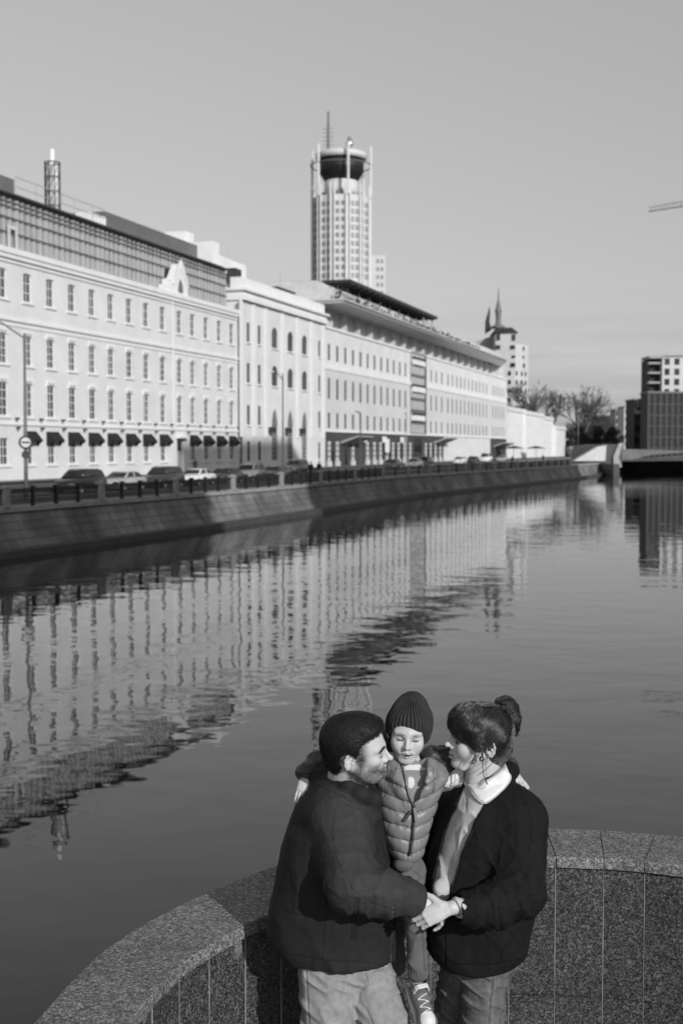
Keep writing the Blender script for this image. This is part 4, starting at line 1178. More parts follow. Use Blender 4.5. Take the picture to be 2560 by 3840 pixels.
# sign pole at the left
w = fw(S(97, 14.5), 14.5, streetz(14.5)); zt_ = Z(97, 1250, 14.5) - w.z; zs_ = Z(97, 1659, 14.5) - w.z
sp = empty('sign_post', w, ROTF, 'grey post with a round no entry sign in front of the leftmost awning', 'sign')
m_ = MB().mat(M['roofm']); m_.smooth = True; m_.tube([(0, 0, 0), (0, 0, zs_ - 1.0), (0, 0, zt_)], [.13, .12, .07], 8); m_.build('pole', sp)
m_ = MB().mat(M['roofm']); m_.tube([(0, 0, zt_ - .3), (-2.0, 1.0, zt_ + .9), (-4.5, 2.2, zt_ + 1.4)], .05, 5); m_.build('arm', sp)
nd = (Vector((0, 0, 0)) - w); nd.z = 0; aa = math.atan2(nd.y, nd.x) - ROTF
m_ = MB(); 
def disc(mb, mat, r, z, d, seg=24, x0=0.0):
    c, s = math.cos(aa), math.sin(aa); mb.mat(mat)
    pts = [(-s*r*math.cos(t) + c*d, c*r*math.cos(t) + s*d, z + r*math.sin(t)) for t in [2*math.pi*k/seg for k in range(seg)]]
    mb.prism(pts, (c*.02, s*.02, 0))
disc(m_, M['fardark'], .42, zs_, .14); disc(m_, M['frame'], .30, zs_, .165)
m_.build('round_sign', sp)
m_ = MB(); c, s = math.cos(aa), math.sin(aa); m_.mat(M['fardark'])
m_.prism([(-s*-.24 + c*.19, c*-.24 + s*.19, zs_ - .05), (-s*.24 + c*.19, c*.24 + s*.19, zs_ - .05), (-s*.24 + c*.19, c*.24 + s*.19, zs_ + .05), (-s*-.24 + c*.19, c*-.24 + s*.19, zs_ + .05)], (c*.01, s*.01, 0))
m_.build('sign_bar', sp)
m_ = MB(); disc(m_, M['dark'], .25, zs_ - .75, .14); m_.build('lower_sign', sp)

# ------------------------------------------------------------------ cars
def car_paint(name, g): return pbr(name, g, 0.22, 0.06, 1.0, spec=0.7)
PAINT = {k: car_paint('paint_' + k, g) for k, g in dict(black=.015, dark=.04, grey=.22, silver=.38, white=.72).items()}
_cm = {}
def car_meshes(kind, paint):
    key = (kind, paint)
    if key in _cm: return _cm[key]
    prof = {'suv': [(-2.3, .35), (-2.32, .75), (-2.2, 1.12), (-1.75, 1.2), (-1.35, 1.22), (1.1, 1.12), (1.9, 1.0), (2.25, .85), (2.32, .5), (2.28, .32)],
            'sedan': [(-2.3, .32), (-2.32, .7), (-2.15, .98), (-1.6, 1.03), (-1.2, 1.03), (1.0, .98), (1.8, .88), (2.2, .72), (2.32, .45), (2.28, .28)],
            'van': [(-2.4, .35), (-2.42, .9), (-2.4, 1.25), (-2.0, 1.3), (-1.2, 1.3), (1.3, 1.25), (1.9, 1.1), (2.35, .95), (2.42, .55), (2.36, .32)]}[kind]
    cab = {'suv': [(-2.1, 1.18), (-1.85, 1.62), (-1.3, 1.73), (.1, 1.74), (.45, 1.66), (1.2, 1.12)],
           'sedan': [(-1.85, 1.0), (-1.15, 1.38), (-.6, 1.45), (.1, 1.45), (.4, 1.40), (1.25, .97)],
           'van': [(-2.38, 1.25), (-2.32, 2.0), (-2.1, 2.1), (.6, 2.1), (1.0, 2.0), (1.7, 1.2)]}[kind]
    hw = .9
    b = MB().mat(PAINT[paint]); b.smooth = True
    n = len(prof); st = [(-hw, .0), (-hw*.97, .04), (hw*.97, .04), (hw, 0)]
    rows = []
    for y, ins in ((-hw, .06), (-hw + .1, 0), (hw - .1, 0), (hw, .06)):
        rows.append([(x*(1 - ins*.5), y, z - (ins if i not in (0, n-1) else -ins*.3)) for i, (x, z) in enumerate(prof)])
    vs = [v for r in rows for v in r]; fs = []
    for i in range(3):
        for k in range(n): fs.append((i*n+k, i*n+(k+1) % n, (i+1)*n+(k+1) % n, (i+1)*n+k))
    fs += [list(range(n))[::-1], list(range(3*n, 4*n))]
    b.add(vs, fs)
    nc = len(cab); r0, r1 = hw*.93, hw*.74
    def yof(z, z0, z1): return r0 + (r1 - r0) * (z - z0) / (z1 - z0)
    z0c, z1c = min(z for _, z in cab), max(z for _, z in cab)
    vs = [(x, -yof(z, z0c, z1c), z) for x, z in cab] + [(x, yof(z, z0c, z1c), z) for x, z in cab]
    fs = [(k, (k+1) % nc, nc + (k+1) % nc, nc + k)[::-1] for k in range(nc)] + [list(range(nc)), list(range(nc, 2*nc))[::-1]]
    b.add(vs, fs)
    body = b.mesh('body')
    w = MB().mat(M['glass_dark'])
    def inset(poly, f=.86):
        cx = sum(p[0] for p in poly)/len(poly); cz = sum(p[1] for p in poly)/len(poly)
        return [(cx + (x - cx)*f, cz + (z - cz)*f) for x, z in poly]
    xs_m = (-.45, -.40)
    left = [p for p in cab if p[0] < -.5]; right = [p for p in cab if p[0] > .05]
    for sgn in (-1, 1):
        for poly in (inset([left[0]] + left[1:] + [(-.42, cab[3][1]), (-.42, cab[0][1])], .82), inset([(-.3, cab[0][1]), (-.3, cab[3][1])] + right, .82)):
            vs = [(x, sgn*(yof(z, z0c, z1c) + .012), z) for x, z in poly]
            w.add(vs, [list(range(len(vs)))])
    for (pa, pb) in ((cab[-1], cab[-2]), (cab[0], cab[1])):
        dx = .015 if pa[0] > 0 else -.015
        qa = (pa[0] + (pb[0]-pa[0])*.12 + dx, pa[1] + (pb[1]-pa[1])*.12); qb = (pa[0] + (pb[0]-pa[0])*.9 + dx, pa[1] + (pb[1]-pa[1])*.9)
        ya, yb = yof(qa[1], z0c, z1c)*.9, yof(qb[1], z0c, z1c)*.88
        w.add([(qa[0], -ya, qa[1] + .012), (qa[0], ya, qa[1] + .012), (qb[0], yb, qb[1] + .012), (qb[0], -yb, qb[1] + .012)], [(0, 1, 2, 3)])
    win = w.mesh('side_glass')
    t = MB().mat(M['tyre']); t.smooth = True
    R = .34
    vs = []
    for y in (-.11, .11):
        vs += [(R*math.cos(2*math.pi*k/18), y, R*math.sin(2*math.pi*k/18)) for k in range(18)]
    t.add(vs, [(k, (k+1) % 18, 18 + (k+1) % 18, 18 + k) for k in range(18)] + [list(range(18)), list(range(18, 36))[::-1]])
    ty = t.mesh('wheel')
    r_ = MB().mat(M['steel']); vs = []
    for y in (-.125, .125): vs += [(.21*math.cos(2*math.pi*k/12), y, .21*math.sin(2*math.pi*k/12)) for k in range(12)]
    r_.add(vs, [(k, (k+1) % 12, 12 + (k+1) % 12, 12 + k) for k in range(12)] + [list(range(12)), list(range(12, 24))[::-1]])
    rim = r_.mesh('rim')
    h = MB().mat(M['chrome']); h.box(2.2, 2.33, -.2, .2, -.07, .07); hd_ = h.mesh('headlight')
    tl = MB().mat(M['fargrey']); tl.box(-2.34, -2.24, -.12, .12, -.09, .09); tlm = tl.mesh('taillight')
    _cm[key] = (body, win, ty, rim, hd_, tlm, {'suv': .72, 'sedan': .66, 'van': .8}[kind]); return _cm[key]
def car(px, n, kind, paint, label, flip=False):
    s_ = S(px, n); w = fw(s_, n, streetz(n) - .13)
    e_ = empty('parked_car', w, ROTF + (math.pi if flip else 0), label, 'car', 'cars parked along the embankment')
    body, win, ty, rim, hd_, tlm, hz = car_meshes(kind, paint)
    inst('body', body, e_); inst('windows', win, e_)
    for x in (-1.45, 1.42):
        for y in (-.8, .8):
            t_ = inst('wheel', ty, e_, (x, y, .34)); inst('rim', rim, t_)
    for y in (-.62, .62): inst('headlight', hd_, e_, (0, y, hz)); inst('taillight', tlm, e_, (0, y, hz + .1))
    return e_
car(300, 12.4, 'suv', 'black', 'large black parked car, leftmost of the row behind the railing', flip=True)
car(460, 12.4, 'sedan', 'silver', 'silver sedan parked right of the large black car', flip=True)
car(610, 12.4, 'suv', 'dark', 'dark high roofed car parked below the awnings, left of the white sedan', flip=True)
car(735, 12.4, 'sedan', 'white', 'white low sedan parked before the narrow door of the white building', flip=True)
car(845, 12.4, 'sedan', 'dark', 'dark sedan parked below the last awnings', flip=True)
car(935, 12.4, 'suv', 'grey', 'grey car parked below the two narrow window rows of the corner block', flip=True)
car(1030, 12.4, 'sedan', 'grey', 'grey sedan parked before the left pointed window', flip=True)
car(1110, 8.0, 'suv', 'grey', 'grey car standing close to the wall under the pointed windows', flip=True)
car(1470, 8.5, 'sedan', 'dark', 'dark car parked in the middle of the dark shopfront', flip=True)
car(1555, 8.5, 'sedan', 'grey', 'grey car parked before the tall dark entrance', flip=True)
car(1590, 8.5, 'suv', 'black', 'black car parked just right of the tall dark entrance', flip=True)
car(1724, 7.5, 'sedan', 'white', 'white sedan parked before the ribbed ground floor', flip=True)
car(1772, 7.5, 'sedan', 'dark', 'dark car parked between the white sedan and the white van', flip=True)
car(1822, 7.5, 'van', 'white', 'white van parked by the far dark doorway', flip=True)
car(1880, 7.5, 'sedan', 'silver', 'silver car parked past the white van', flip=True)

# parasols of a pavement cafe at the far white houses
for px, lb in ((1925, 'dark cafe parasol in front of the first low white house'), (2008, 'wide dark cafe parasol in front of the middle low white house')):
    n = 4.0; w = fw(S(px, n), n, streetz(n)); e_ = empty('parasol', w, 0, lb, 'parasol', 'cafe parasols on the far pavement')
    m_ = MB().mat(M['dark']); m_.tube([(0, 0, 0), (0, 0, 3.0)], .06, 6); m_.build('pole', e_)
    m_ = MB().mat(M['dark']); m_.lathe([(2.6, 2.6), (2.6, 2.72), (1.2, 3.05), (.05, 3.35)], seg=12); m_.build('canopy', e_)

# ------------------------------------------------------------------ lit-up hedge of dark shrubs behind the railing is only cars; added unseen blocks that shade the quay
def shade_block(x, y, w, d, h, rz, label):
    e_ = empty('unseen_shade_block', (x, y, -.05), rz, label, 'building')  # added block, never seen, only there to cast shade
    m_ = MB().mat(M['fargrey']); m_.box(-w/2, w/2, -d/2, d/2, 0, h); m_.build('wall', e_)
    m_ = MB().mat(M['roofm']); m_.box(-w/2 - .4, w/2 + .4, -d/2 - .4, d/2 + .4, h + .001, h + .6); m_.build('roof', e_)
    q = MB().mat(M['glass_dark']); q.box(-.8, .8, -.06, 0, 0, 1.6); qm = q.mesh('window')
    nx = max(2, int(w / 7)); nz_ = max(2, int(h / 6.5))
    for i in range(nx):
        for j in range(nz_): inst('window', qm, e_, (-w/2 + w*(i + .5)/nx, -d/2, 2 + j * (h - 3) / nz_))
    return e_
def shade_at(px, zq, t, drop=True):
    q = ray_q(px); return Vector((q.x + math.sin(SUN_AZ)*t, q.y - math.cos(SUN_AZ)*t)), zq + math.tan(SUN_EL) * t
# ------------------------------------------------------------------ near parapet and terrace
def smooth_poly(pts, n=8, closed=False):
    out = []
    P = [Vector(p) for p in pts]
    for i in range(len(P) - 1):
        p0, p1, p2, p3 = P[max(i-1, 0)], P[i], P[i+1], P[min(i+2, len(P)-1)]
        for k in range(n):
            t = k / n
            out.append(0.5 * ((2*p1) + (p2 - p0)*t + (2*p0 - 5*p1 + 4*p2 - p3)*t*t + (3*p1 - p0 - 3*p2 + p3)*t**3))
    return out + [P[-1]]
edge_px = [(128, 3840), (372, 3582), (554, 3459), (765, 3351), (1052, 3242), (1300, 3170), (1550, 3128), (1800, 3108), (2042, 3107), (2253, 3114), (2400, 3124), (2560, 3141)]
OE = [on_z(x, y, ZP) for x, y in edge_px]; OE = [Vector((p.x, p.y)) for p in OE]
OE = [Vector((-1.25, .6)), Vector((-1.18, 1.6)), Vector((-1.10, 2.7))] + OE
OE += [OE[-1] + Vector((.42, -.17)), OE[-1] + Vector((.80, -.42)), OE[-1] + Vector((1.12, -.80)), OE[-1] + Vector((1.32, -1.3)), OE[-1] + Vector((1.38, -2.2)), OE[-1] + Vector((1.4, -4.4))]
curve = smooth_poly(OE, 10)
# resample into block joints
acc = [0.0]
for a, b in zip(curve[:-1], curve[1:]): acc.append(acc[-1] + (b - a).length)
def cpt(l):
    l = max(0, min(acc[-1], l)); i = int(np.searchsorted(acc, l)) - 1; i = max(0, min(len(curve) - 2, i))
    return curve[i].lerp(curve[i+1], (l - acc[i]) / max(acc[i+1] - acc[i], 1e-9))
def cnrm(l):
    t = (cpt(l + .05) - cpt(l - .05)).normalized(); return Vector((t.y, -t.x))      # inward (to the terrace)
BL = 0.215; nblk = int(acc[-1] / BL); BLw = acc[-1] / nblk
# phase so that joints fall where the photo has them
CWD = 0.415
def wid(l):                                              # the coping narrows towards the left end
    return CWD * float(np.interp(cpt(l).x, [-.93, -.80, -.55, .3, .9], [.67, .76, .83, .92, .97]))
def inner(l, w): return cpt(l) + cnrm(l) * (w * (wid(l) / CWD if w > .2 else 1))
par = empty('parapet', (0, 5.5, 0), 0, 'curved granite parapet with a pale speckled coping round the viewing balcony', 'parapet')
def PR(v): return (v[0], v[1] - 5.5, v[2])
lj = None
for i in range(int(acc[-1] * 100)):                          # find the joint seen at px 2068
    p = inner(i / 100, CWD)
    if lj is None and p.y > 4.5 and p.x > 0:
        q = Vector((p.x, p.y, ZP)); tx = (q.x) / (q.y * _c - (q.z - CZ) * _s) * F + CX
        if tx >= 2079: lj = i / 100
lj = lj or acc[-1] / 2
joints = [lj + k * 0.245 for k in range(-80, 80)]
joints = [l for l in joints if .05 < l < acc[-1] - .05]
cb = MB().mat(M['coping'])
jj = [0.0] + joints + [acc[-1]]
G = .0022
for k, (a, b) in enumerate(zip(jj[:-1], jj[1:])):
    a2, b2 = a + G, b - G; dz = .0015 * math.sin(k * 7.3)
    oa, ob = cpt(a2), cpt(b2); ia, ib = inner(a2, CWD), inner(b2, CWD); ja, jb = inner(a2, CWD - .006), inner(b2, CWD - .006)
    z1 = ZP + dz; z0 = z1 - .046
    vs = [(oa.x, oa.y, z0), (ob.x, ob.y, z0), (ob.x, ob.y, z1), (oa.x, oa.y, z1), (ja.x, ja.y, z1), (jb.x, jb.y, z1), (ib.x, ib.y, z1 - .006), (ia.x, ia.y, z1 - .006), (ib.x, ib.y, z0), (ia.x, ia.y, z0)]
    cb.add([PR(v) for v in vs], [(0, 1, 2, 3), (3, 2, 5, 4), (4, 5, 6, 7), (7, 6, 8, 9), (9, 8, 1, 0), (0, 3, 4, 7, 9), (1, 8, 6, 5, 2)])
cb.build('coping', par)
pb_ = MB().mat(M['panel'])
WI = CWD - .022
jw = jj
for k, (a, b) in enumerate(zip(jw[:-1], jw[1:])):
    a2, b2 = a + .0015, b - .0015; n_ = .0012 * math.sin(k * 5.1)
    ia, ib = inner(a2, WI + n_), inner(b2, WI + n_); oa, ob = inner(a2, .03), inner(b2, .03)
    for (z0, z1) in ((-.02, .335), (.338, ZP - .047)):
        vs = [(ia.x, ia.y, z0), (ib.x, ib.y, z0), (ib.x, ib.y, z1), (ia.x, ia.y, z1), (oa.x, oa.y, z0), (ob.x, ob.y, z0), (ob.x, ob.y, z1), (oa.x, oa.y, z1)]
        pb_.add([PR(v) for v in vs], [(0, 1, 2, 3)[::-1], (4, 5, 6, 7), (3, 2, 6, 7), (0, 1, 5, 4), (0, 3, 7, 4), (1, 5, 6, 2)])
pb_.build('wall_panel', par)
mo = MB().mat(M['mortar'])
for k, l in enumerate(jj[1:-1]):
    ia, ib = inner(l - .0022, WI + .0035), inner(l + .0022, WI + .0035); oa, ob = inner(l - .0022, WI - .02), inner(l + .0022, WI - .02)
    mo.add([PR(v) for v in [(ia.x, ia.y, 0), (ib.x, ib.y, 0), (ib.x, ib.y, ZP - .05), (ia.x, ia.y, ZP - .05), (oa.x, oa.y, 0), (ob.x, ob.y, 0), (ob.x, ob.y, ZP - .05), (oa.x, oa.y, ZP - .05)]], [(0, 3, 2, 1), (0, 4, 7, 3), (1, 2, 6, 5)])
mo.build('mortar_joint', par)
# parapet foot wall down to the water and the terrace floor
fw_ = MB().mat(M['quay']); n_ = 60
for i in range(n_):
    a, b = acc[-1]*i/n_, acc[-1]*(i+1)/n_; oa, ob = inner(a, .02), inner(b, .02)
    fw_.add([(oa.x, oa.y, WZ - .5), (ob.x, ob.y, WZ - .5), (ob.x, ob.y, -.021), (oa.x, oa.y, -.021)], [(0, 1, 2, 3)])
o_ = fw_.build('quay_wall'); tag(o_, 'stone quay wall dropping to the water under the granite balcony', 'quay wall')
fl_ = MB().mat(M['pavement']); pts = [inner(acc[-1]*i/n_, .1) for i in range(n_+1)]
fl_.add([(p.x, p.y, 0) for p in pts], [list(range(len(pts)))[::-1]])
o_ = fl_.build('terrace'); tag(o_, 'paved floor of the balcony where the family stands', kind='structure')
sheet('promenade', [(-1.3, .62), (2.9, .62), (60, -60), (-60, -60)], -.004, M['pavement'], label='paved promenade behind the balcony')

# ------------------------------------------------------------------ implicit-surface sculpting
_rng = np.random.RandomState(7)
_NT = _rng.uniform(-1, 1, (32, 32, 32)).astype(np.float32)
def noise3(P, f=1.0, off=0.0):
    Q = P * np.asarray(f, dtype=float) + off
    i = np.floor(Q).astype(np.int64); t = (Q - i); t = t * t * (3 - 2 * t); i &= 31; j = (i + 1) & 31
    x0, y0, z0 = i[..., 0], i[..., 1], i[..., 2]; x1, y1, z1 = j[..., 0], j[..., 1], j[..., 2]
    tx, ty, tz_ = t[..., 0], t[..., 1], t[..., 2]
    a = _NT[x0, y0, z0] * (1 - tx) + _NT[x1, y0, z0] * tx; b = _NT[x0, y1, z0] * (1 - tx) + _NT[x1, y1, z0] * tx
    c = _NT[x0, y0, z1] * (1 - tx) + _NT[x1, y0, z1] * tx; d = _NT[x0, y1, z1] * (1 - tx) + _NT[x1, y1, z1] * tx
    return (a * (1 - ty) + b * ty) * (1 - tz_) + (c * (1 - ty) + d * ty) * tz_
A3 = lambda v: np.asarray(v, dtype=float)
def nrm(v): v = A3(v); return v / max(np.linalg.norm(v), 1e-12)
def smin(a, b, k):
    if k <= 0: return np.minimum(a, b)
    h = np.clip(0.5 + 0.5 * (b - a) / k, 0, 1)
    return b * (1 - h) + a * h - k * h * (1 - h)
def smax(a, b, k): return -smin(-a, -b, k)
class SDF:
    def __init__(s): s.p = []; s.disp = None
    def cap(s, a, b, ra, rb=None, k=.01, op='+', flat=None):
        a, b = A3(a), A3(b); rb = ra if rb is None else rb; ab = b - a; L2 = max(ab @ ab, 1e-12)
        def f(P):
            v = P - a; h = np.clip((v @ ab) / L2, 0, 1)
            return np.linalg.norm(v - h[..., None] * ab, axis=-1) - (ra + (rb - ra) * h)
        s.p.append((f, (a + b) / 2, math.sqrt(L2) / 2 + max(ra, rb), k, op)); return s
    def chain(s, pts, rs, k=.01, op='+'):
        for i in range(len(pts) - 1):
            r = rs if isinstance(rs, (int, float)) else None
            s.cap(pts[i], pts[i+1], r or rs[i], r or rs[i+1], k, op)
        return s
    def ell(s, c, r, R=None, k=.01, op='+'):
        c, r = A3(c), A3(r); R = np.eye(3) if R is None else R; m = float(r.min())
        def f(P):
            v = (P - c) @ R; q = v / r; k0 = np.linalg.norm(q, axis=-1); k1 = np.linalg.norm(q / r, axis=-1)
            return k0 * (k0 - 1) / np.maximum(k1, 1e-9)
        s.p.append((f, c, float(r.max()), k, op)); return s
    def box(s, c, h, R=None, rad=.005, k=.005, op='+'):
        c, h = A3(c), A3(h) - rad; R = np.eye(3) if R is None else R
        def f(P):
            q = np.abs((P - c) @ R) - h
            return np.linalg.norm(np.maximum(q, 0), axis=-1) + np.minimum(q.max(axis=-1), 0) - rad
        s.p.append((f, c, float(np.linalg.norm(h)) + rad, k, op)); return s
    def loft(s, st, k=.02, pw=2.3, kend=.02, op='+', shear=0.0):
        """st rows: (cx, cy, z, a, b[, yaw])"""
        st = sorted([tuple(r) + ((0.0,) if len(r) == 5 else ()) for r in st], key=lambda r: r[2]); T = np.array(st); zc = T[:, 2]
        zs = np.linspace(zc[0], zc[-1], 60)
        def cr(col):                                     # smooth interpolation of the stations
            y = T[:, col]; m = np.gradient(y, zc); i = np.clip(np.searchsorted(zc, zs) - 1, 0, len(zc) - 2)
            h = zc[i+1] - zc[i]; t = (zs - zc[i]) / h
            return (2*t**3-3*t**2+1)*y[i] + (t**3-2*t**2+t)*h*m[i] + (-2*t**3+3*t**2)*y[i+1] + (t**3-t**2)*h*m[i+1]
        C = [cr(i) for i in (0, 1, 3, 4, 5)]
        def f(P):
            z = P[..., 2]; cx, cy, a, b, yw = [np.interp(z, zs, c) for c in C]
            dx, dy = P[..., 0] - cx, P[..., 1] - cy
            cs, sn = np.cos(yw), np.sin(yw); u = dx * cs + dy * sn; v = -dx * sn + dy * cs
            rho = ((np.abs(u) / a) ** pw + (np.abs(v) / b) ** pw) ** (1 / pw); rad = np.sqrt(u*u + v*v)
            d = np.where(rho > .02, rad * (1 - 1 / np.maximum(rho, .02)), -np.minimum(a, b))
            return smax(d, np.maximum(zs[0] - z, z - zs[-1]), kend)
        c = A3([T[:, 0].mean(), T[:, 1].mean(), (zc[0] + zc[-1]) / 2])
        R_ = math.hypot((zc[-1] - zc[0]) / 2, max(T[:, 3].max(), T[:, 4].max()) + max(np.ptp(T[:, 0]), np.ptp(T[:, 1])))
        s.p.append((f, c, R_, k, op)); return s
    def fn(s, f, c, R, k=.005, op='+'): s.p.append((f, A3(c), R, k, op)); return s
    def ev(s, P, idx=None):
        d = np.full(P.shape[:-1], 9.0)
        for i in (range(len(s.p)) if idx is None else idx):
            f, c, R, k, op = s.p[i]
            if op == '+': d = smin(d, f(P), k)
            elif op == '-': d = smax(d, -f(P), k)
            else: d = smax(d, f(P), k)
        if s.disp is not None: d = d + s.disp(P)
        return d
    def bounds(s):
        lo = np.min([c - R for f, c, R, k, op in s.p if op == '+'], axis=0); hi = np.max([c + R for f, c, R, k, op in s.p if op == '+'], axis=0)
        return lo - .02, hi + .02
    def polygonise(s, h, N=12):
        lo, hi = s.bounds(); cs = h * N
        n = np.ceil((hi - lo) / cs).astype(int)
        hd = cs * math.sqrt(3) / 2
        g = np.stack(np.meshgrid(*[np.arange(k) for k in n], indexing='ij'), -1).reshape(-1, 3)
        cc = lo + (g + .5) * cs
        d = s.ev(cc)
        keep = np.abs(d) < hd * 1.5 + .03
        g, cc = g[keep], cc[keep]
        r = np.arange(N + 1); loc = np.stack(np.meshgrid(r, r, r, indexing='ij'), -1)
        PC = np.array([c for f, c, R, k, op in s.p]); PR_ = np.array([R + k for f, c, R, k, op in s.p]); ops = [p[4] for p in s.p]
        keys, verts, ed = [], [], []
        dim = n * N + 4
        corners = [(i, j, k) for i in (0, 1) for j in (0, 1) for k in (0, 1)]
        edges = [(a, b) for a in range(8) for b in range(a + 1, 8) if sum(abs(corners[a][q] - corners[b][q]) for q in range(3)) == 1]
        for gi, c in zip(g, cc):
            near = np.linalg.norm(PC - c, axis=1) < PR_ + hd + .012
            idx = [i for i in range(len(s.p)) if near[i] or ops[i] == '&']
            if not any(ops[i] == '+' for i in idx): continue
            base = gi * N; P = lo + (base + loc) * h
            V = s.ev(P, idx); I = V < 0
            if I.all() or not I.any(): continue
            c8 = np.stack([V[i:i+N, j:j+N, k:k+N] for i, j, k in corners], -1); i8 = c8 < 0; cnt = i8.sum(-1)
            act = np.argwhere((cnt > 0) & (cnt < 8))
            if len(act) == 0: continue
            vv = c8[act[:, 0], act[:, 1], act[:, 2]]; acc_ = np.zeros((len(act), 3)); ct = np.zeros(len(act))
            for a, b in edges:
                va, vb = vv[:, a], vv[:, b]; m = (va < 0) != (vb < 0); t = np.where(m, va / np.where(m, va - vb, 1), 0)
                ca, cb2 = A3(corners[a]), A3(corners[b]); acc_ += (ca + (cb2 - ca) * t[:, None]) * m[:, None]; ct += m
            cell = base + act
            keys.append((cell[:, 0] * dim[1] + cell[:, 1]) * dim[2] + cell[:, 2]); verts.append(lo + (cell + acc_ / ct[:, None]) * h)
            for ax in range(3):
                sl0 = [slice(0, N)] * 3; sl1 = [slice(0, N)] * 3; sl1[ax] = slice(1, N + 1)
                A_, B_ = I[tuple(sl0)], I[tuple(sl1)]; w = np.argwhere(A_ != B_)
                if len(w): ed.append(np.column_stack([base + w, np.full(len(w), ax), A_[w[:, 0], w[:, 1], w[:, 2]].astype(int)]))
        keys = np.concatenate(keys); verts = np.concatenate(verts); ed = np.concatenate(ed)
        o = np.argsort(keys); keys, verts = keys[o], verts[o]
        u1 = np.array([[0, 1, 0], [0, 0, 1], [1, 0, 0]]); u2 = np.array([[0, 0, 1], [1, 0, 0], [0, 1, 0]])
        E = ed[:, :3]; ax = ed[:, 3]; fl = ed[:, 4]
        q = []
        for (a, b) in ((0, 0), (1, 0), (1, 1), (0, 1)):
            c = E - a * u1[ax] - b * u2[ax]; kk = (c[:, 0] * dim[1] + c[:, 1]) * dim[2] + c[:, 2]
            p = np.searchsorted(keys, kk); p = np.clip(p, 0, len(keys) - 1); q.append(np.where(keys[p] == kk, p, -1))
        q = np.stack(q, 1); ok = (q >= 0).all(1); q, fl = q[ok], fl[ok]
        q = np.where((fl == 1)[:, None], q[:, ::-1], q)
        return verts, q[:, ::-1]
    def trace(s, P, D, tmax=1.5, n=60, off=0.0):
        P, D = A3(P).copy(), A3(D); t = 0.0
        for _ in range(n):
            d = float(s.ev((P + D * t)[None])[0]) - off
            if d < .0004: return P + D * t
            t += d * .8
            if t > tmax: return None
        return P + D * t
    def tracev(s, P, D, n=50, off=0.0):
        t = np.zeros(len(P))
        for _ in range(n):
            d = s.ev(P + D * t[:, None]) - off; t += np.where(d > .0003, np.minimum(d, .2) * .8, 0)
        d = s.ev(P + D * t[:, None]) - off
        return P + D * t[:, None], d < .003
    def grad(s, P, e=.002):
        g = np.stack([s.ev(P + np.eye(3)[i] * e) - s.ev(P - np.eye(3)[i] * e) for i in range(3)], -1)
        return g / np.maximum(np.linalg.norm(g, axis=-1, keepdims=True), 1e-9)
def np_mesh(name, V, Q, mat, pig=None, parent=None, smooth=True):
    me = bpy.data.meshes.new(name); nq = len(Q)
    me.vertices.add(len(V)); me.vertices.foreach_set('co', np.ascontiguousarray(V, dtype=np.float32).ravel())
    me.loops.add(nq * Q.shape[1]); me.loops.foreach_set('vertex_index', np.ascontiguousarray(Q, dtype=np.int32).ravel())
    me.polygons.add(nq); me.polygons.foreach_set('loop_start', np.arange(0, nq * Q.shape[1], Q.shape[1], dtype=np.int32))
    me.polygons.foreach_set('use_smooth', np.full(nq, smooth))
    me.materials.append(mat)
    if pig is not None:
        a = me.attributes.new('pig', 'FLOAT', 'POINT'); a.data.foreach_set('value', np.ascontiguousarray(pig, dtype=np.float32))
    me.update(calc_edges=True); me.validate()
    return me
def vnormals(V, Q):
    n = np.cross(V[Q[:, 2]] - V[Q[:, 0]], V[Q[:, 3]] - V[Q[:, 1]]); N_ = np.zeros_like(V)
    for i in range(4): np.add.at(N_, Q[:, i], n)
    return N_ / np.maximum(np.linalg.norm(N_, axis=1, keepdims=True), 1e-12)
def relax(V, Q, it=1, lam=.5):
    for _ in range(it):
        S_ = np.zeros_like(V); C_ = np.zeros(len(V))
        for a, b in ((0, 1), (1, 2), (2, 3), (3, 0)):
            np.add.at(S_, Q[:, a], V[Q[:, b]]); np.add.at(C_, Q[:, a], 1); np.add.at(S_, Q[:, b], V[Q[:, a]]); np.add.at(C_, Q[:, b], 1)
        V = V + lam * (S_ / np.maximum(C_, 1)[:, None] - V)
    return V
def pxpy(V):
    fwd = V[..., 1] * _c - (V[..., 2] - CZ) * _s; up_ = V[..., 1] * _s + (V[..., 2] - CZ) * _c
    return CX + F * V[..., 0] / fwd, CY - F * up_ / fwd
def seg_dist(x, y, poly):
    d = np.full(x.shape, 1e9)
    for (ax_, ay), (bx_, by) in zip(poly[:-1], poly[1:]):
        vx, vy = bx_ - ax_, by - ay; L2 = vx*vx + vy*vy; t = np.clip(((x - ax_)*vx + (y - ay)*vy) / L2, 0, 1)
        d = np.minimum(d, np.hypot(x - ax_ - t*vx, y - ay - t*vy))
    return d
def engrave(V, N_, lines, w=3.0, depth=.003, ymax=9):
    """press seams (given as photo polylines on the near side) into a surface"""
    x, y = pxpy(V); amt = np.zeros(len(V))
    for L_ in lines: amt = np.maximum(amt, np.exp(-(seg_dist(x, y, L_) / w) ** 2))
    amt *= (N_[:, 1] < .2) & (V[:, 1] < ymax)
    return V - N_ * (depth * amt)[:, None], amt
def in_poly(x, y, poly):
    c = np.zeros(x.shape, bool); n = len(poly)
    for i in range(n):
        x1, y1 = poly[i]; x2, y2 = poly[(i+1) % n]
        m = (y1 > y) != (y2 > y)
        with np.errstate(divide='ignore', invalid='ignore'): xi = (x2 - x1) * (y - y1) / (y2 - y1 if y2 != y1 else 1e-9) + x1
        c ^= m & (x < xi)
    return c
def poly_sd(x, y, poly):
    d = seg_dist(x, y, list(poly) + [poly[0]]); return np.where(in_poly(x, y, poly), -d, d)
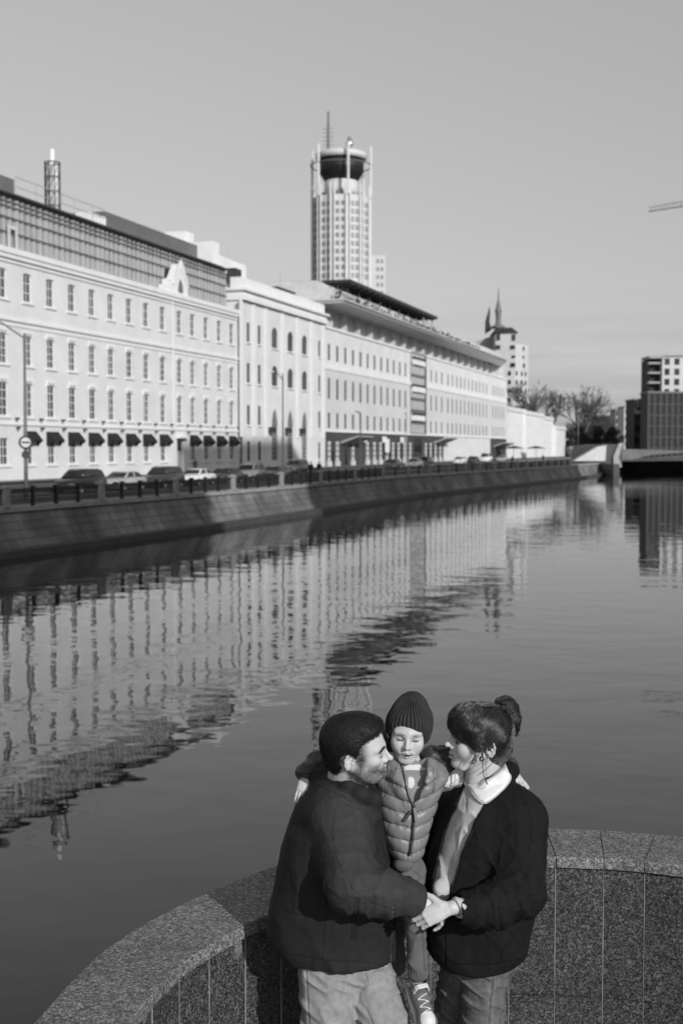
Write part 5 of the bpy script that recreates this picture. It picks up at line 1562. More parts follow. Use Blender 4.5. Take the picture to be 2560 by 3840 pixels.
def blur_map(name, g, rough=.6, spec=.4, bump=.15, bscale=120, var=.12, vscale=14, sheen=0, sss=0.0, bdist=.002, stretch=(1, 1, 1)):
    """material whose colour is the point pigment stored in 'pig' times a fine variation"""
    m, nt, b = new_mat(name); N, L = nt.nodes, nt.links
    at_ = N.new('ShaderNodeAttribute'); at_.attribute_name = 'pig'
    tc = N.new('ShaderNodeTexCoord'); nz = N.new('ShaderNodeTexNoise'); nz.inputs['Scale'].default_value = vscale; nz.inputs['Detail'].default_value = 6
    L.new(tc.outputs['Object'], nz.inputs['Vector'])
    r = N.new('ShaderNodeMapRange'); r.inputs[1].default_value = .3; r.inputs[2].default_value = .7; r.inputs[3].default_value = g * (1 - var); r.inputs[4].default_value = g * (1 + var)
    L.new(nz.outputs[0], r.inputs[0])
    mu = N.new('ShaderNodeMath'); mu.operation = 'MULTIPLY'; L.new(at_.outputs['Fac'], mu.inputs[0]); L.new(r.outputs[0], mu.inputs[1])
    L.new(mu.outputs[0], b.inputs['Base Color']); b.inputs['Roughness'].default_value = rough; b.inputs['Specular IOR Level'].default_value = spec
    if sheen: b.inputs['Sheen Weight'].default_value = sheen; b.inputs['Sheen Roughness'].default_value = .5
    if sss:
        b.inputs['Subsurface Weight'].default_value = sss; b.inputs['Subsurface Radius'].default_value = (.006, .006, .006); b.inputs['Subsurface Scale'].default_value = 1.0
    mp = N.new('ShaderNodeMapping'); mp.inputs['Scale'].default_value = stretch; L.new(tc.outputs['Object'], mp.inputs[0])
    n2 = N.new('ShaderNodeTexNoise'); n2.inputs['Scale'].default_value = bscale; n2.inputs['Detail'].default_value = 3; L.new(mp.outputs[0], n2.inputs['Vector'])
    bp = N.new('ShaderNodeBump'); bp.inputs['Strength'].default_value = bump; bp.inputs['Distance'].default_value = bdist
    L.new(n2.outputs[0], bp.inputs['Height']); L.new(bp.outputs[0], b.inputs['Normal'])
    return m
def strands(name, paths, mat, r0=.0009, r1=.0003, parent=None, origin=(0, 0, 0)):
    V, Q = [], []; o3 = A3(origin); nb = 0
    for P in paths:
        P = A3(P); n = len(P); t = np.gradient(P, axis=0); t /= np.maximum(np.linalg.norm(t, axis=1, keepdims=True), 1e-9)
        ref = A3([.31, .57, .76]); a = np.cross(t, ref); a /= np.maximum(np.linalg.norm(a, axis=1, keepdims=True), 1e-9); b = np.cross(t, a)
        rr = np.linspace(r0, r1, n)[:, None]
        ring = np.stack([P + (a * math.cos(q) + b * math.sin(q)) * rr for q in (0, 2.094, 4.189)], 1).reshape(-1, 3)
        V.append(ring - o3)
        i = np.arange(n - 1) * 3 + nb
        for k in range(3): Q.append(np.stack([i + k, i + (k+1) % 3, i + 3 + (k+1) % 3, i + 3 + k], 1))
        nb += n * 3
    V, Q = np.concatenate(V), np.concatenate(Q)
    me = np_mesh(name, V, Q, mat)
    return inst(name, me, parent)
def catmull(P, n=10):
    P = [A3(p) for p in P]; out = []
    for i in range(len(P) - 1):
        p0, p1, p2, p3 = P[max(i-1, 0)], P[i], P[i+1], P[min(i+2, len(P)-1)]
        for k in range(n):
            t = k / n; out.append(0.5 * ((2*p1) + (p2 - p0)*t + (2*p0 - 5*p1 + 4*p2 - p3)*t*t + (3*p1 - p0 - 3*p2 + p3)*t**3))
    return np.array(out + [P[-1]])
class Fr:
    """a local frame: x forward, y left, z up"""
    def __init__(s, c, fwd, up, sc=1.0):
        s.c = A3(c); f = nrm(fwd); y = nrm(np.cross(up, f)); z = np.cross(f, y); s.R = np.stack([f, y, z], 1); s.s = sc
    def p(s, *v): return s.c + s.R @ (A3(v) * s.s)
    def l(s, P): return ((P - s.c) @ s.R) / s.s
def head_fr(c, yaw, pitch, roll, sc=1.0):
    """yaw: heading angle from +X; pitch>0 looks up; roll>0 tips the top of the head to its right"""
    f = A3([math.cos(yaw)*math.cos(pitch), math.sin(yaw)*math.cos(pitch), math.sin(pitch)])
    left = A3([-math.sin(yaw), math.cos(yaw), 0]); up = np.cross(f, left)
    up2 = up * math.cos(roll) - left * math.sin(roll)
    return Fr(c, f, up2, sc)
def head_prims(s, h, kind='man', smile=0.0, jaw=1.0):
    sc = h.s; e = lambda c, r, k=.012, op='+', rot=None: s.ell(h.p(*c), A3(r) * sc, h.R if rot is None else h.R @ rot, k * sc, op)
    c_ = lambda a, b, ra, rb=None, k=.008, op='+': s.cap(h.p(*a), h.p(*b), ra * sc, (ra if rb is None else rb) * sc, k * sc, op)
    e((-.016, 0, .030), (.098, .077, .088))
    e((.032, 0, .012), (.064, .066, .080), .03)
    e((.026, 0, -.052), (.056, .054 * jaw, .052), .03)
    if kind == 'child': e((.045, .030, -.040), (.032, .030, .030), .02); e((.045, -.030, -.040), (.032, .030, .030), .02)
    else:
        for y in (1, -1): c_((-.006, .052*y*jaw, -.045), (.055, .030*y, -.098), .018, .016, .02)
    e((.074, 0, -.100), (.017, .022, .016) if kind != 'child' else (.012, .028, .014), .03); (kind == 'child') and e((.046, 0, -.078), (.036, .040, .032), .03)
    for y in (1, -1):
        e((.062, .042*y, -.022), (.023, .020, .018), .02)
        c_((.088, .006*y, .018), (.072, .046*y, .022), .011, .009, .014)
        e((.096, .0335*y, -.002), (.015, .0145, .0105), .010, '-')
        e((.0765, .0325*y, -.003), (.0140, .0155, .0125), .003)
    nl = {'man': 1.0, 'woman': .92, 'child': .78}[kind]
    c_((.078, 0, .016), (.088, 0, -.030), .012, .017, .008)
    c_((.088, 0, .014), (.104 + .010*nl, 0, -.026), .0072, .0082, .010)
    e((.108 + .010*nl, 0, -.031), (.0105, .0095, .0088) if kind != 'woman' else (.0088, .0080, .0072), .010)
    for y in (1, -1):
        e((.098, .0125*y, -.036), (.0115, .0070, .0072) if kind != 'woman' else (.0105, .0058, .0058), .006)
        e((.110, .0065*y, -.0445), (.005, .0035, .003), .002, '-')
    e((.078, 0, -.062), (.021, .029, .022), .015)
    wm = .0205 + .006 * smile + (.004 if kind == 'child' else 0)
    c_((.0985, 0, -.0605), (.089 - .003*smile, wm, -.066 + .005*smile), .0062, .0025, .004); c_((.0985, 0, -.0605), (.089 - .003*smile, -wm, -.066 + .005*smile), .0062, .0025, .004)
    c_((.097, 0, -.0735), (.0885, wm*.85, -.069 + .004*smile), .0068, .0025, .004); c_((.097, 0, -.0735), (.0885, -wm*.85, -.069 + .004*smile), .0068, .0025, .004)
    if kind == 'child': e((.100, 0, -.0665), (.016, .0270, .0056), .003, '-')
    op_ = .0022 + .0045 * (kind == 'child') + .001 * smile
    for y in (1, -1): c_((.108, 0, -.0668), (.093, wm*1.02*y, -.0664 + .006*smile), op_, .0012, .002, '-')
    if smile:
        for y in (1, -1):
            c_((.098, .020*y, -.040), (.084, .036*y, -.062), .0025, .002, .006, '-')
            e((.060, .036*y, -.040), (.024, .018, .020), .03)
    ex, ez = (-.020, -.010)
    for y in (1, -1):
        tilt = np.array(Matrix.Rotation(math.radians(14*1), 3, 'Y')); yaw_ = np.array(Matrix.Rotation(math.radians(-22*y), 3, 'Z'))
        rt = yaw_ @ tilt; oe = 1.0
        C = A3([ex, .0775*y, ez]); fr = lambda v: tuple(C + rt @ A3(v))
        e(fr((0, 0, 0)), (.0165, .0055, .029), .004, '+', rt)
        e(fr((.002, .0055*y, .003)), (.010, .0055, .019), .004, '-', rt)
        ring = [(.013, .001, -.012), (.015, .003, .006), (.010, .004, .024), (-.002, .005, .031), (-.014, .005, .022), (-.017, .004, .004), (-.011, .002, -.016), (-.001, .000, -.028), (.008, -.001, -.026)]
        ring = [fr((a, b*y, c2)) for a, b, c2 in ring]
        for a, b in zip(ring[:-1], ring[1:]): c_(a, b, .0036, .0036, .003)
        c_(fr((.006, .003*y, .014)), fr((-.008, .004*y, -.008)), .0028, .0028, .003)
        e(fr((.012, .004*y, -.004)), (.005, .004, .006), .003, '+', rt)
def hand(s, W, d, n, side, size=1.0, curl=(.3, .35, .4, .45), spread=.10, thumb=(.7, .25), wr=.026):
    """W wrist, d towards the knuckles, n out of the BACK of the hand, side towards the thumb"""
    W, d, n = A3(W), nrm(d), A3(n); n = nrm(n - d * (n @ d)); t = nrm(np.cross(d, n)); t = t if t @ A3(side) > 0 else -t
    z = size
    offs = (.026, .009, -.009, -.025); L = ((.040, .024, .019), (.044, .028, .020), (.041, .026, .020), (.032, .019, .017)); R0 = (.0088, .0090, .0085, .0076)
    kn = []
    s.ell(W + d*.045*z, (.030*z, .040*z, .0145*z), np.stack([t, d, n], 1), .012)
    for i, o in enumerate(offs):
        K = W + d * (.088 - .004*abs(i-1.2)) * z + t * o * z + n * (.003 if i in (1, 2) else 0) * z; kn.append(K)
        s.cap(W + d*.01*z + t*o*.5*z, K, .0125*z, R0[i]*1.12*z, .010)
    for i, K in enumerate(kn):
        ang = 0; P = K; sp = t * spread * (1.2 - i * .8)
        for j, l in enumerate(L[i]):
            ang += curl[i] * (0.9, 1.25, .75)[j]
            dd = nrm((d + sp) * math.cos(ang) - n * math.sin(ang)); Q = P + dd * l * z
            r0 = R0[i] * (1, .92, .84)[j] * z; r1 = R0[i] * (.94, .86, .72)[j] * z
            s.cap(P, Q, r0, r1, .0025 if j == 0 else .003); P = Q
    T0 = W + d*.022*z + t*.020*z; out, cl = thumb
    d1 = nrm(d * math.cos(out) + t * math.sin(out) - n * cl); T1 = T0 + d1*.038*z
    d2 = nrm(d1 + d*.35 - n*cl*.5); T2 = T1 + d2*.030*z; T3 = T2 + nrm(d2 + d*.25 - n*cl*.4)*.024*z
    s.cap(T0, T1, .0145*z, .0112*z, .010); s.cap(T1, T2, .0108*z, .0096*z, .003); s.cap(T2, T3, .0096*z, .0078*z, .003)
    return kn
def spx(rows, Y0=None):
    """stations from photo silhouettes: (py, xl, xr, Ycentre, half depth[, yaw])"""
    out = []
    for r in rows:
        py, xl, xr, Yc, b = r[:5]; A_, B_ = at(xl, py, Yc), at(xr, py, Yc)
        out.append(((A_[0] + B_[0]) / 2, Yc, A_[2], abs(B_[0] - A_[0]) / 2, b) + tuple(r[5:]))
    return out
# ------------------------------------------------------------------ the family
SKIN = blur_map('skin', 0.50, .48, .35, .10, 260, .06, 30, sss=.06, bdist=.0008)
HAIR = blur_map('hair_mass', 0.006, .6, .3, .3, 420, .3, 30, bdist=.002)
HAIRS = pbr('hair_strand', 0.008, .45, .4, 20, spec=.4)
HAIRW = pbr('brown_hair_strand', 0.022, .30, .45, 20, spec=.9)
JMAN = blur_map('man_jacket_cloth', 0.019, .78, .25, .25, 330, .14, 40, bdist=.0012)
JWOM = blur_map('woman_jacket_cloth', 0.0095, .85, .15, .2, 260, .2, 30, bdist=.0012)
JEAN = blur_map('washed_denim', 0.25, .88, .2, .6, 420, .16, 55, bdist=.0012, stretch=(1, 1, .35))
VEST = blur_map('vest_nylon', 0.19, .42, .45, .12, 160, .08, 20, bdist=.0012)
KNIT = blur_map('ribbed_knit', 0.032, .95, .1, .5, 300, .15, 60, bdist=.0015)
SLEEV = blur_map('child_sleeve_nylon', 0.045, .5, .4, .1, 150, .15, 20)
SWEAT = blur_map('fleece_grey', 0.46, .95, .15, .5, 350, .10, 50, bdist=.001)
COLLAR = blur_map('pale_collar_cloth', 0.74, .95, .15, .5, 350, .05, 60, bdist=.001)
CHPANT = blur_map('child_trousers', 0.115, .85, .2, .2, 200, .1, 20)
SHOE = blur_map('shoe_leather', 0.5, .5, .4, .15, 200, .06, 20)
DARKT = pbr('zip_tape', 0.02, .6, .2, 60)
ZIPM = pbr('zip_teeth', 0.35, .35, .3, 200, metal=.6)

def sculpt(name, s, vox, mat, parent, pigf=None, post=None, it=0, origin=None):
    V, Q = s.polygonise(vox)
    if it: V = relax(V, Q, it)
    pig = np.ones(len(V))
    if post: V, pig = post(V, vnormals(V, Q), pig)
    if pigf: pig = pigf(V, pig)
    o3 = A3(parent.location)
    me = np_mesh(name, V - o3, Q, mat, pig)
    return inst(name, me, parent), V
def gset(x, c, w): return np.exp(-((x - c) / w) ** 2)
def beard_mask(L_, n_, n2):
    x, y, z = L_[:, 0], np.abs(L_[:, 1]), L_[:, 2]
    jawl = np.clip((-.038 - z + .25 * np.maximum(.03 - x, 0)) / .022, 0, 1) * np.clip((.099 - x) / .02 + .5, 0, 1) * np.clip((x + .035) / .02, 0, 1)
    side = np.clip((.040 - x) / .02, 0, 1) * np.clip((y - .045) / .01, 0, 1) * np.clip((.03 - z) / .03, 0, 1) * (x > -.005)
    mous = np.exp(-(((z + .052) / .006) ** 2) - ((y / .028) ** 4)) * (x > .07)
    chin = np.exp(-(((z + .092) / .020) ** 2)) * (x > .03)
    b = np.clip(np.maximum.reduce([jawl * .85, side, mous * .7, chin * .62]), 0, 1) * (.95 + .18 * n_ + .10 * n2)
    b *= np.clip((.16 - np.abs(z)) / .02, 0, 1)
    earm = np.exp(-(((x + .020) / .024) ** 2) - (((z + .01) / .036) ** 2)) * (y > .066)
    b *= 1 - np.clip(earm * 1.8, 0, 1)
    return b, earm
def face_pig(h, kind):
    def f(V, pig):
        L_ = h.l(V); x, y, z = L_[:, 0], np.abs(L_[:, 1]), L_[:, 2]
        near = (np.linalg.norm(L_, axis=1) < .2)
        n_ = noise3(L_, 160.0); n2 = noise3(L_, 45.0, 5.0)
        front = near & (x > .05)
        def dark(m, amt): nonlocal pig; pig = np.where(front, pig * (1 - amt * m), pig)
        lip = np.exp(-(((z + .0665) / .0075) ** 2) - ((y / .021) ** 4)) * (x > .08); dark(lip, .30 if kind != 'woman' else .48)
        dark(np.exp(-(((z + .0668 - .12*y*(kind != 'man')) / .0022) ** 2) - ((y / .024) ** 6)) * (x > .08), .75)
        ez = -.004 - 5.0 * (y - .0325) ** 2 * (-1)
        dark(np.exp(-(((z + .0065 + 6*(y - .0325)**2*-1) / .0022) ** 2) - (((y - .0325) / .0145) ** 4)), .85)
        dark(np.exp(-(((z - .0) / .010) ** 2) - (((y - .0325) / .018) ** 2)), .18)
        bz = .0195 + .10 * (y - .02) - .55 * np.maximum(y - .036, 0)
        bw_ = {'man': .0048, 'woman': .0035, 'child': .003}[kind]
        dark(np.exp(-(((z - bz) / bw_) ** 2) - (((y - .033) / .021) ** 4)) * (1 + .3 * n_), {'man': .82, 'woman': .7, 'child': .40}[kind])
        if kind == 'child':                              # teeth between the parted lips
            q_ = np.sqrt(((x - .100) / .0175) ** 2 + (y / .0280) ** 2 + ((z + .0665) / .0066) ** 2); pig = np.where(front & (q_ < 1.0), .12, pig)
            dark(np.exp(-(((z - .002) / .009) ** 2) - (((y - .030) / .016) ** 2)), .30)
            for k_ in (-1, 1): dark(np.exp(-((L_[:, 1] - k_ * .004) / .0015) ** 2 - ((z - .026) / .006) ** 2), .25)
            ck = np.exp(-(((z + .03) / .02) ** 2) - (((y - .045) / .015) ** 2)); dark(ck, .08)
        if kind == 'man':
            b, earm = beard_mask(L_, n_, n2)
            pig = np.where(near & (z > -.135), pig * (1 - .74 * np.clip(b, 0, 1)), pig)
            fade = np.clip((.052 - x) / .028, 0, 1) * np.clip((z + .03) / .02, 0, 1) * (y > .04) * np.clip(1 - earm * 2, 0, 1)
            pig = np.where(near, pig * (1 - .84 * fade * (.9 + .2*n_)), pig)
        return pig
    return f
def body_post(fix=None):
    return None

# ============ man
MH = head_fr(at(1336, 2810, 4.30), math.radians(-5), math.radians(0), math.radians(13), .99)
man = empty('person', (at(1250, 3000, 4.42)[0], 4.42, 0), 0, 'man with short dark hair and stubble in a dark jacket and washed jeans', 'person')
b = SDF(); head_prims(b, MH, 'man')
neckb = at(1285, 2990, 4.40)
b.cap(MH.p(-.030, 0, -.035), neckb, .060, .066, .02); b.cap(MH.p(.02, 0, -.085), neckb + A3([.02, -.02, .01]), .040, .05, .03)
mj = [(2905, 1215, 1395, 4.44, .11), (2945, 1165, 1418, 4.43, .16), (3000, 1118, 1432, 4.42, .185), (3060, 1094, 1443, 4.42, .20), (3150, 1068, 1456, 4.41, .205), (3300, 1033, 1474, 4.41, .195), (3430, 1008, 1484, 4.41, .18), (3510, 1012, 1486, 4.42, .175), (3578, 1062, 1484, 4.42, .170)]
core = [(r[0], (r[1]+r[2])/2 - (r[2]-r[1])*.36, (r[1]+r[2])/2 + (r[2]-r[1])*.36, r[3], r[4]*.7) for r in mj[1:-1]]
b.loft(spx(core), .03)
mS, mE, mWr = at(1272, 3065, 4.28), at(1318, 3318, 4.11), at(1600, 3392, 4.145)
mS2, mE2, mW2 = at(1375, 3020, 4.58), at(1450, 3260, 4.66), at(1600, 3330, 4.56)
b.chain([mS, mE, mWr], [.05, .04, .027], .02); b.chain([mS2, mE2, mW2], [.05, .04, .027], .02)
hand(b, mWr - nrm(mWr - mE)*.01, at(1655, 3425, 4.19) - mWr, (0, -.5, .8), (0, 1, .2), .98, (.35, .4, .5, .6), .08, (.6, .2))
hand(b, mW2, A3([.5, -.6, -.1]), (0, .7, .6), (0, 0, 1), 1.0, (.4, .4, .45, .5))
mbody, MBV = sculpt('body', b, .0026, SKIN, man, face_pig(MH, 'man'))
# jacket
j = SDF(); j.loft(spx(mj), .03, 2.4, .012)
j.cap(mS + A3([.02, .05, .02]), mS, .105, .098, .05)
j.chain([mS, mE], [.098, .084], .035); j.chain([mE, at(1440, 3348, 4.11), at(1525, 3366, 4.125)], [.085, .074, .058], .03)
j.cap(at(1525, 3366, 4.125), at(1553, 3370, 4.135), .048, .044, .012)
j.cap(mS2 + A3([-.03, -.06, .02]), mS2, .1, .095, .05); j.chain([mS2, mE2, mW2], [.095, .075, .052], .03)
col = [at(1246, 2876, 4.46), at(1262, 2917, 4.35), at(1300, 2948, 4.265), at(1352, 2980, 4.245), at(1398, 3000, 4.285), at(1405, 2985, 4.38), at(1350, 2935, 4.46), at(1285, 2880, 4.50), at(1246, 2876, 4.46)]
j.chain(col, [.028, .028, .028, .028, .025, .024, .026, .03, .03], .018)
j.chain([at(1196, 2925, 4.44), at(1232, 2985, 4.33), at(1305, 3040, 4.265), at(1392, 3062, 4.28)], [.035, .046, .046, .03], .022)
j.chain([at(1196, 2925, 4.44), at(1225, 2890, 4.52), at(1290, 2890, 4.6)], [.035, .038, .03], .022)
j.cap(MH.p(-.01, 0, -.04), at(1318, 2962, 4.36), .066, .066, .012, '-')
j.cap(at(1572, 3374, 4.136), at(1620, 3392, 4.15), .037, .037, .006, '-')
def rings(P, O, ax_, fq, sd):
    """compression folds: soft ridges with tight valleys across an axis"""
    u = (P - O) @ ax_ + .035 * noise3(P, 7., sd) + .012 * noise3(P, 19., sd + 3)
    return np.abs(np.sin(u * math.pi * fq)) ** .7 - .6
def jdisp(P):
    a = noise3(P, (9, 9, 5), 3.0); r = 1 - np.abs(noise3(P, (16, 16, 10), 8.0)) * 2
    el = np.exp(-np.sum((P - mE) ** 2, -1) / .02) + np.exp(-np.sum((P - at(1440, 3300, 4.1)) ** 2, -1) / .012) + .6*np.exp(-np.sum((P - at(1545, 3360, 4.12)) ** 2, -1) / .003)
    fold = rings(P, mE, nrm(mE - mS), 15, 0) * np.exp(-np.sum((P - mE) ** 2, -1) / .016) + rings(P, mE, nrm(mWr - mE), 13, 4) * np.exp(-np.sum((P - at(1470, 3350, 4.12)) ** 2, -1) / .022)
    drape_ = rings(P, mE, nrm([.8, 0, .35]), 5, 8)
    cr = np.clip(1 - 2.4 * np.abs(noise3(P, (30, 30, 18), 14.)), 0, 1)
    return .006 * a - .0030 * r + .012 * fold + .0055 * drape_ - .003 * cr * np.clip(.35 + el, 0, 1)
j.disp = jdisp
seams = [[(1290, 3012), (1350, 3035), (1385, 3080), (1402, 3135), (1425, 3215)], [(1258, 3030), (1240, 3120), (1262, 3230), (1318, 3330), (1400, 3392), (1480, 3414)],
         [(1225, 3290), (1222, 3440), (1210, 3500), (1206, 3600)], [(1060, 3418), (1200, 3452)], [(1220, 3455), (1300, 3468)], [(1365, 3470), (1460, 3482)],
         [(1478, 3450), (1468, 3640)], [(1085, 3580), (1230, 3605), (1400, 3612), (1470, 3628)], [(1190, 2945), (1290, 2985), (1380, 3050), (1430, 3160), (1452, 3230)]]
def seg3(V, a, b_):
    ab = b_ - a; h_ = np.clip((V - a) @ ab / (ab @ ab), 0, 1); return np.linalg.norm(V - a - h_[:, None] * ab, axis=1)
def jpost(V, N_, pig):
    V, a = engrave(V, N_, seams, 2.2, .0020, 4.5)
    V, a2 = engrave(V, N_, [[(1332, 3372), (1322, 3450), (1318, 3528)], [(1343, 3372), (1336, 3450), (1330, 3530)]], 4.0, .005, 4.5)
    x, y = pxpy(V); q = ((y * .35).astype(int) % 3 == 0) & (np.abs(x - (1470 - (y - 3450) * .03)) < 2.2) & (y > 3400) & (N_[:, 1] < 0)
    ad = np.minimum(seg3(V, mS, mE), seg3(V, mE, at(1553, 3370, 4.135)))
    pig = pig * (.85 + .85 * np.clip((.125 - ad) / .02, 0, 1))
    return V, pig * (1 - .35 * a) * (1 - .4 * a2) * np.where(q, 6, 1)
mjk, _ = sculpt('jacket', j, .0042, JMAN, man, None, jpost)
# pocket welt
pk = MB().mat(DARKT)
pc = catmull([at(1338, 3375, 4.165), at(1330, 3450, 4.17), at(1324, 3525, 4.185)], 6)
# jeans
jm = SDF()
jm.ell(at(1290, 3600, 4.42), (.165, .125, .11), None, .03)
mk, mk2 = at(1232, 4040, 4.30), at(1470, 4040, 4.22)
jm.chain([at(1228, 3660, 4.37), at(1236, 3850, 4.34), A3([mk[0], 4.28, .50]), A3([mk[0] - .01, 4.38, .09])], [.104, .088, .068, .062], .02)
jm.chain([at(1378, 3660, 4.42), at(1440, 3850, 4.34), A3([mk2[0] + .03, 4.20, .50]), A3([mk2[0] + .05, 4.30, .09])], [.098, .088, .068, .062], .012)
def dden(P):
    r = 1 - np.abs(noise3(P @ np.array([[1, 0, .6], [0, 1, 0], [-.3, 0, 1.]]), (9, 9, 24), 2.0)) * 2.2
    return .005 * noise3(P, 14., 4.) - .010 * np.clip(r, 0, 1) ** 1.5
jm.disp = dden
def denpost(lines, pl):
    def f(V, N_, pig):
        V, a = engrave(V, N_, lines, 2.4, .003, 4.5)
        n = noise3(V, (60, 60, 20)) * .18
        x, y = pxpy(V); st = np.exp(-((seg_dist(x, y, lines[0]) - 7) / 5) ** 2) * .25
        return V, pig * (1 - .45 * a) + st + n * .5
    return f
sculpt('jeans', jm, .0045, JEAN, man, None, denpost([[(1148, 3640), (1153, 3740), (1160, 3850)], [(1370, 3650), (1384, 3690), (1352, 3720), (1345, 3760)], [(1352, 3760), (1378, 3790), (1400, 3850)]], None))
sh = SDF()
for fx, fy in ((mk[0] - .01, 4.32), (mk2[0] + .05, 4.24)):
    sh.cap((fx - .03, fy + .08, .045), (fx + .10, fy - .06, .04), .042, .044, .02); sh.cap((fx - .02, fy + .05, .05), (fx - .01, fy + .05, .12), .045, .05, .02)
    sh.fn(lambda P: -(P[..., 2]) + .002, (fx, fy, 0), 5, .003, '&') if fx < 0 else None
sculpt('shoes', sh, .006, SHOE, man, lambda V, p: np.where(V[:, 2] < .03, 1.0, .08))
# hair: cropped cap with a faded side
hs = SDF()
hs.ell(MH.p(-.016, 0, .033), A3((.110, .087, .100)) * 1.04, MH.R, .01)
hs.ell(MH.p(.030, 0, .088), A3((.060, .062, .036)) * 1.04, MH.R, .03)
hs.ell(MH.p(-.055, 0, -.030), A3((.058, .066, .060)) * 1.04, MH.R, .02)
def hcut(P):
    L_ = MH.l(P); x, y, z = L_[..., 0], np.abs(L_[..., 1]), L_[..., 2]
    h = np.interp(z, [-.12, -.085, -.055, -.03, -.005, .02, .04, .060, .075, .10, .14], [-.16, -.065, -.055, -.040, .006, .010, .020, .050, .076, .105, .2]) + .004 * noise3(L_, 120.) 
    h = h - .75 * np.clip((z - .03) / .04, 0, 1) * np.maximum(y - .04, 0)
    ear = .032 - np.sqrt((x + .024) ** 2 + ((z + .013) * .85) ** 2)
    return np.maximum((x - h) * .8, np.where(y > .05, ear, -1) * .9)
hs.fn(lambda P: hcut(P), MH.p(0, 0, 0), .5, .004, '&')
hs.disp = lambda P: .0010 * noise3(P, 170.) + .0020 * noise3(P, 28.)
mhair, MHV = sculpt('hair', hs, .0028, HAIR, man)
rng = np.random.RandomState(3)
hs2 = hs; idx = rng.choice(len(MHV), 5200, replace=False); Pn = hs.grad(MHV[idx], .003)
paths = []
bk = MH.R @ A3([.55, 0, .1])
for p, n in zip(MHV[idx], Pn):
    L_ = MH.l(p); x = L_[0]; z = L_[2]
    ln = .007 if z > .05 else .005
    d0_ = n * .10 + MH.R @ A3([.8 if z > .05 else .1, 0, -.2 if z > .05 else -.9]) + rng.normal(0, .15, 3)
    d0_ = nrm(d0_); paths.append([p - d0_ * .002, p + d0_ * ln * .5, p + d0_ * ln + n * .001])
# fringe along the forehead, beard stubble along the jaw
V0 = np.array([v for v in MHV if MH.l(v)[0] > .03 and MH.l(v)[2] > .03]); 
hairline = [v for v in MHV if abs(float(hcut(v[None])[0])) < .003]
for v in [hairline[i] for i in rng.choice(len(hairline), min(1500, len(hairline)), replace=False)]:
    L_ = MH.l(v); fwd_ = (.75, 0, -.55) if L_[2] > .05 else (.25, 0, -.9)
    d0_ = nrm(MH.R @ A3(fwd_) + rng.normal(0, .25, 3)); ln = rng.uniform(.006, .013) * (1 if L_[2] > .04 else .7)
    paths.append([v - d0_ * .004, v + d0_ * ln * .5, v + d0_ * ln])
strands('hair_strands', [A3(p) - 0 for p in paths], HAIRS, .0007, .0003, mhair, man.location)
paths = []
bv = b
def surf_on(s_, h, lx, ly, lz, out=.2):
    d = nrm(h.R @ A3([lx, ly, lz])); return d
def project(s_, pts, h, cen=(0, 0, -.03)):
    C = h.p(*cen); P = np.array([C + nrm(h.R @ A3(p)) * .22 for p in pts]); D = np.array([-nrm(h.R @ A3(p)) for p in pts])
    return s_.tracev(P, D)
ML = MH.l(MBV); mk_, _e = beard_mask(ML, 0 * ML[:, 0], 0 * ML[:, 0]); mk_ = np.where((np.linalg.norm(ML, axis=1) < .2) & (ML[:, 2] > -.125), mk_, 0)
pick = np.where(rng.rand(len(mk_)) < mk_ * .42)[0]; BN = b.grad(MBV[pick], .003)
for p, n in zip(MBV[pick], BN):
    d0_ = nrm(MH.R @ A3([.25, 0, -.9]) + rng.normal(0, .3, 3) + n * .5)
    paths.append([p, p + d0_ * .002, p + d0_ * rng.uniform(.003, .0055)])
strands('beard', paths, HAIRW, .00032, .0002, man, man.location)
def brow(s_, h, name, mat, parent, n, ys, zc, ln, r, slope=.1, thick=.0035, rise=0):
    dirs, meta = [], []
    for _ in range(n):
        sg_ = rng.choice((-1, 1)); y = rng.uniform(*ys); z = zc + slope * (y - .02) - .55 * max(y - .036, 0) + rng.normal(0, thick * .5) + rise
        dirs.append(A3([.098, sg_ * y, z]) - A3([0, 0, -.03])); meta.append((sg_, y))
    P_, ok = project(s_, dirs, h); paths = []
    for p, o, (sg_, y) in zip(P_, ok, meta):
        d0_ = nrm(h.R @ A3([.15, sg_ * .9, .35 - 12 * max(y - .03, 0)]) + rng.normal(0, .12, 3)); n_ = nrm(p - h.p(0, 0, 0)) * .0012
        paths.append([p, p + n_ + d0_ * ln * .5, p + n_ * .6 + d0_ * ln])
    return strands(name, paths, mat, r, r * .5, parent, parent.location)
def lashes(s_, h, parent, mat, ln=.006, down=.6, sq=1.0):
    paths = []
    for sg_ in (-1, 1):
        ys = np.linspace(.019, .047, 15)
        dirs = [A3([.092, sg_ * y, -.0075 + 6.5 * (y - .0325) ** 2]) - A3([0, 0, -.03]) for y in ys]
        P_, ok = project(s_, dirs, h); c = P_ + (P_ - h.p(0, 0, 0)) * .006
        paths.append(c)
    o_ = strands('eyelid_line', paths, mat, .0010 * sq, .0008 * sq, parent, parent.location)
    paths2 = []
    for P_ in paths:
        for k in range(0, len(P_)):
            for _ in range(2):
                d0_ = nrm(h.R @ A3([.8, 0, -down]) + rng.normal(0, .15, 3)); p = P_[k] + rng.normal(0, .0006, 3); paths2.append([p, p + d0_ * ln * .5, p + d0_ * ln + h.R @ A3([0, 0, .001])])
    return strands('eyelashes', paths2, mat, .0004 * sq, .0002, parent, parent.location)
brow(b, MH, 'eyebrows', HAIRS, man, 260, (.014, .052), .0195, .008, .0006, thick=.005)
lashes(b, MH, man, HAIRW, .004, .6, .55)

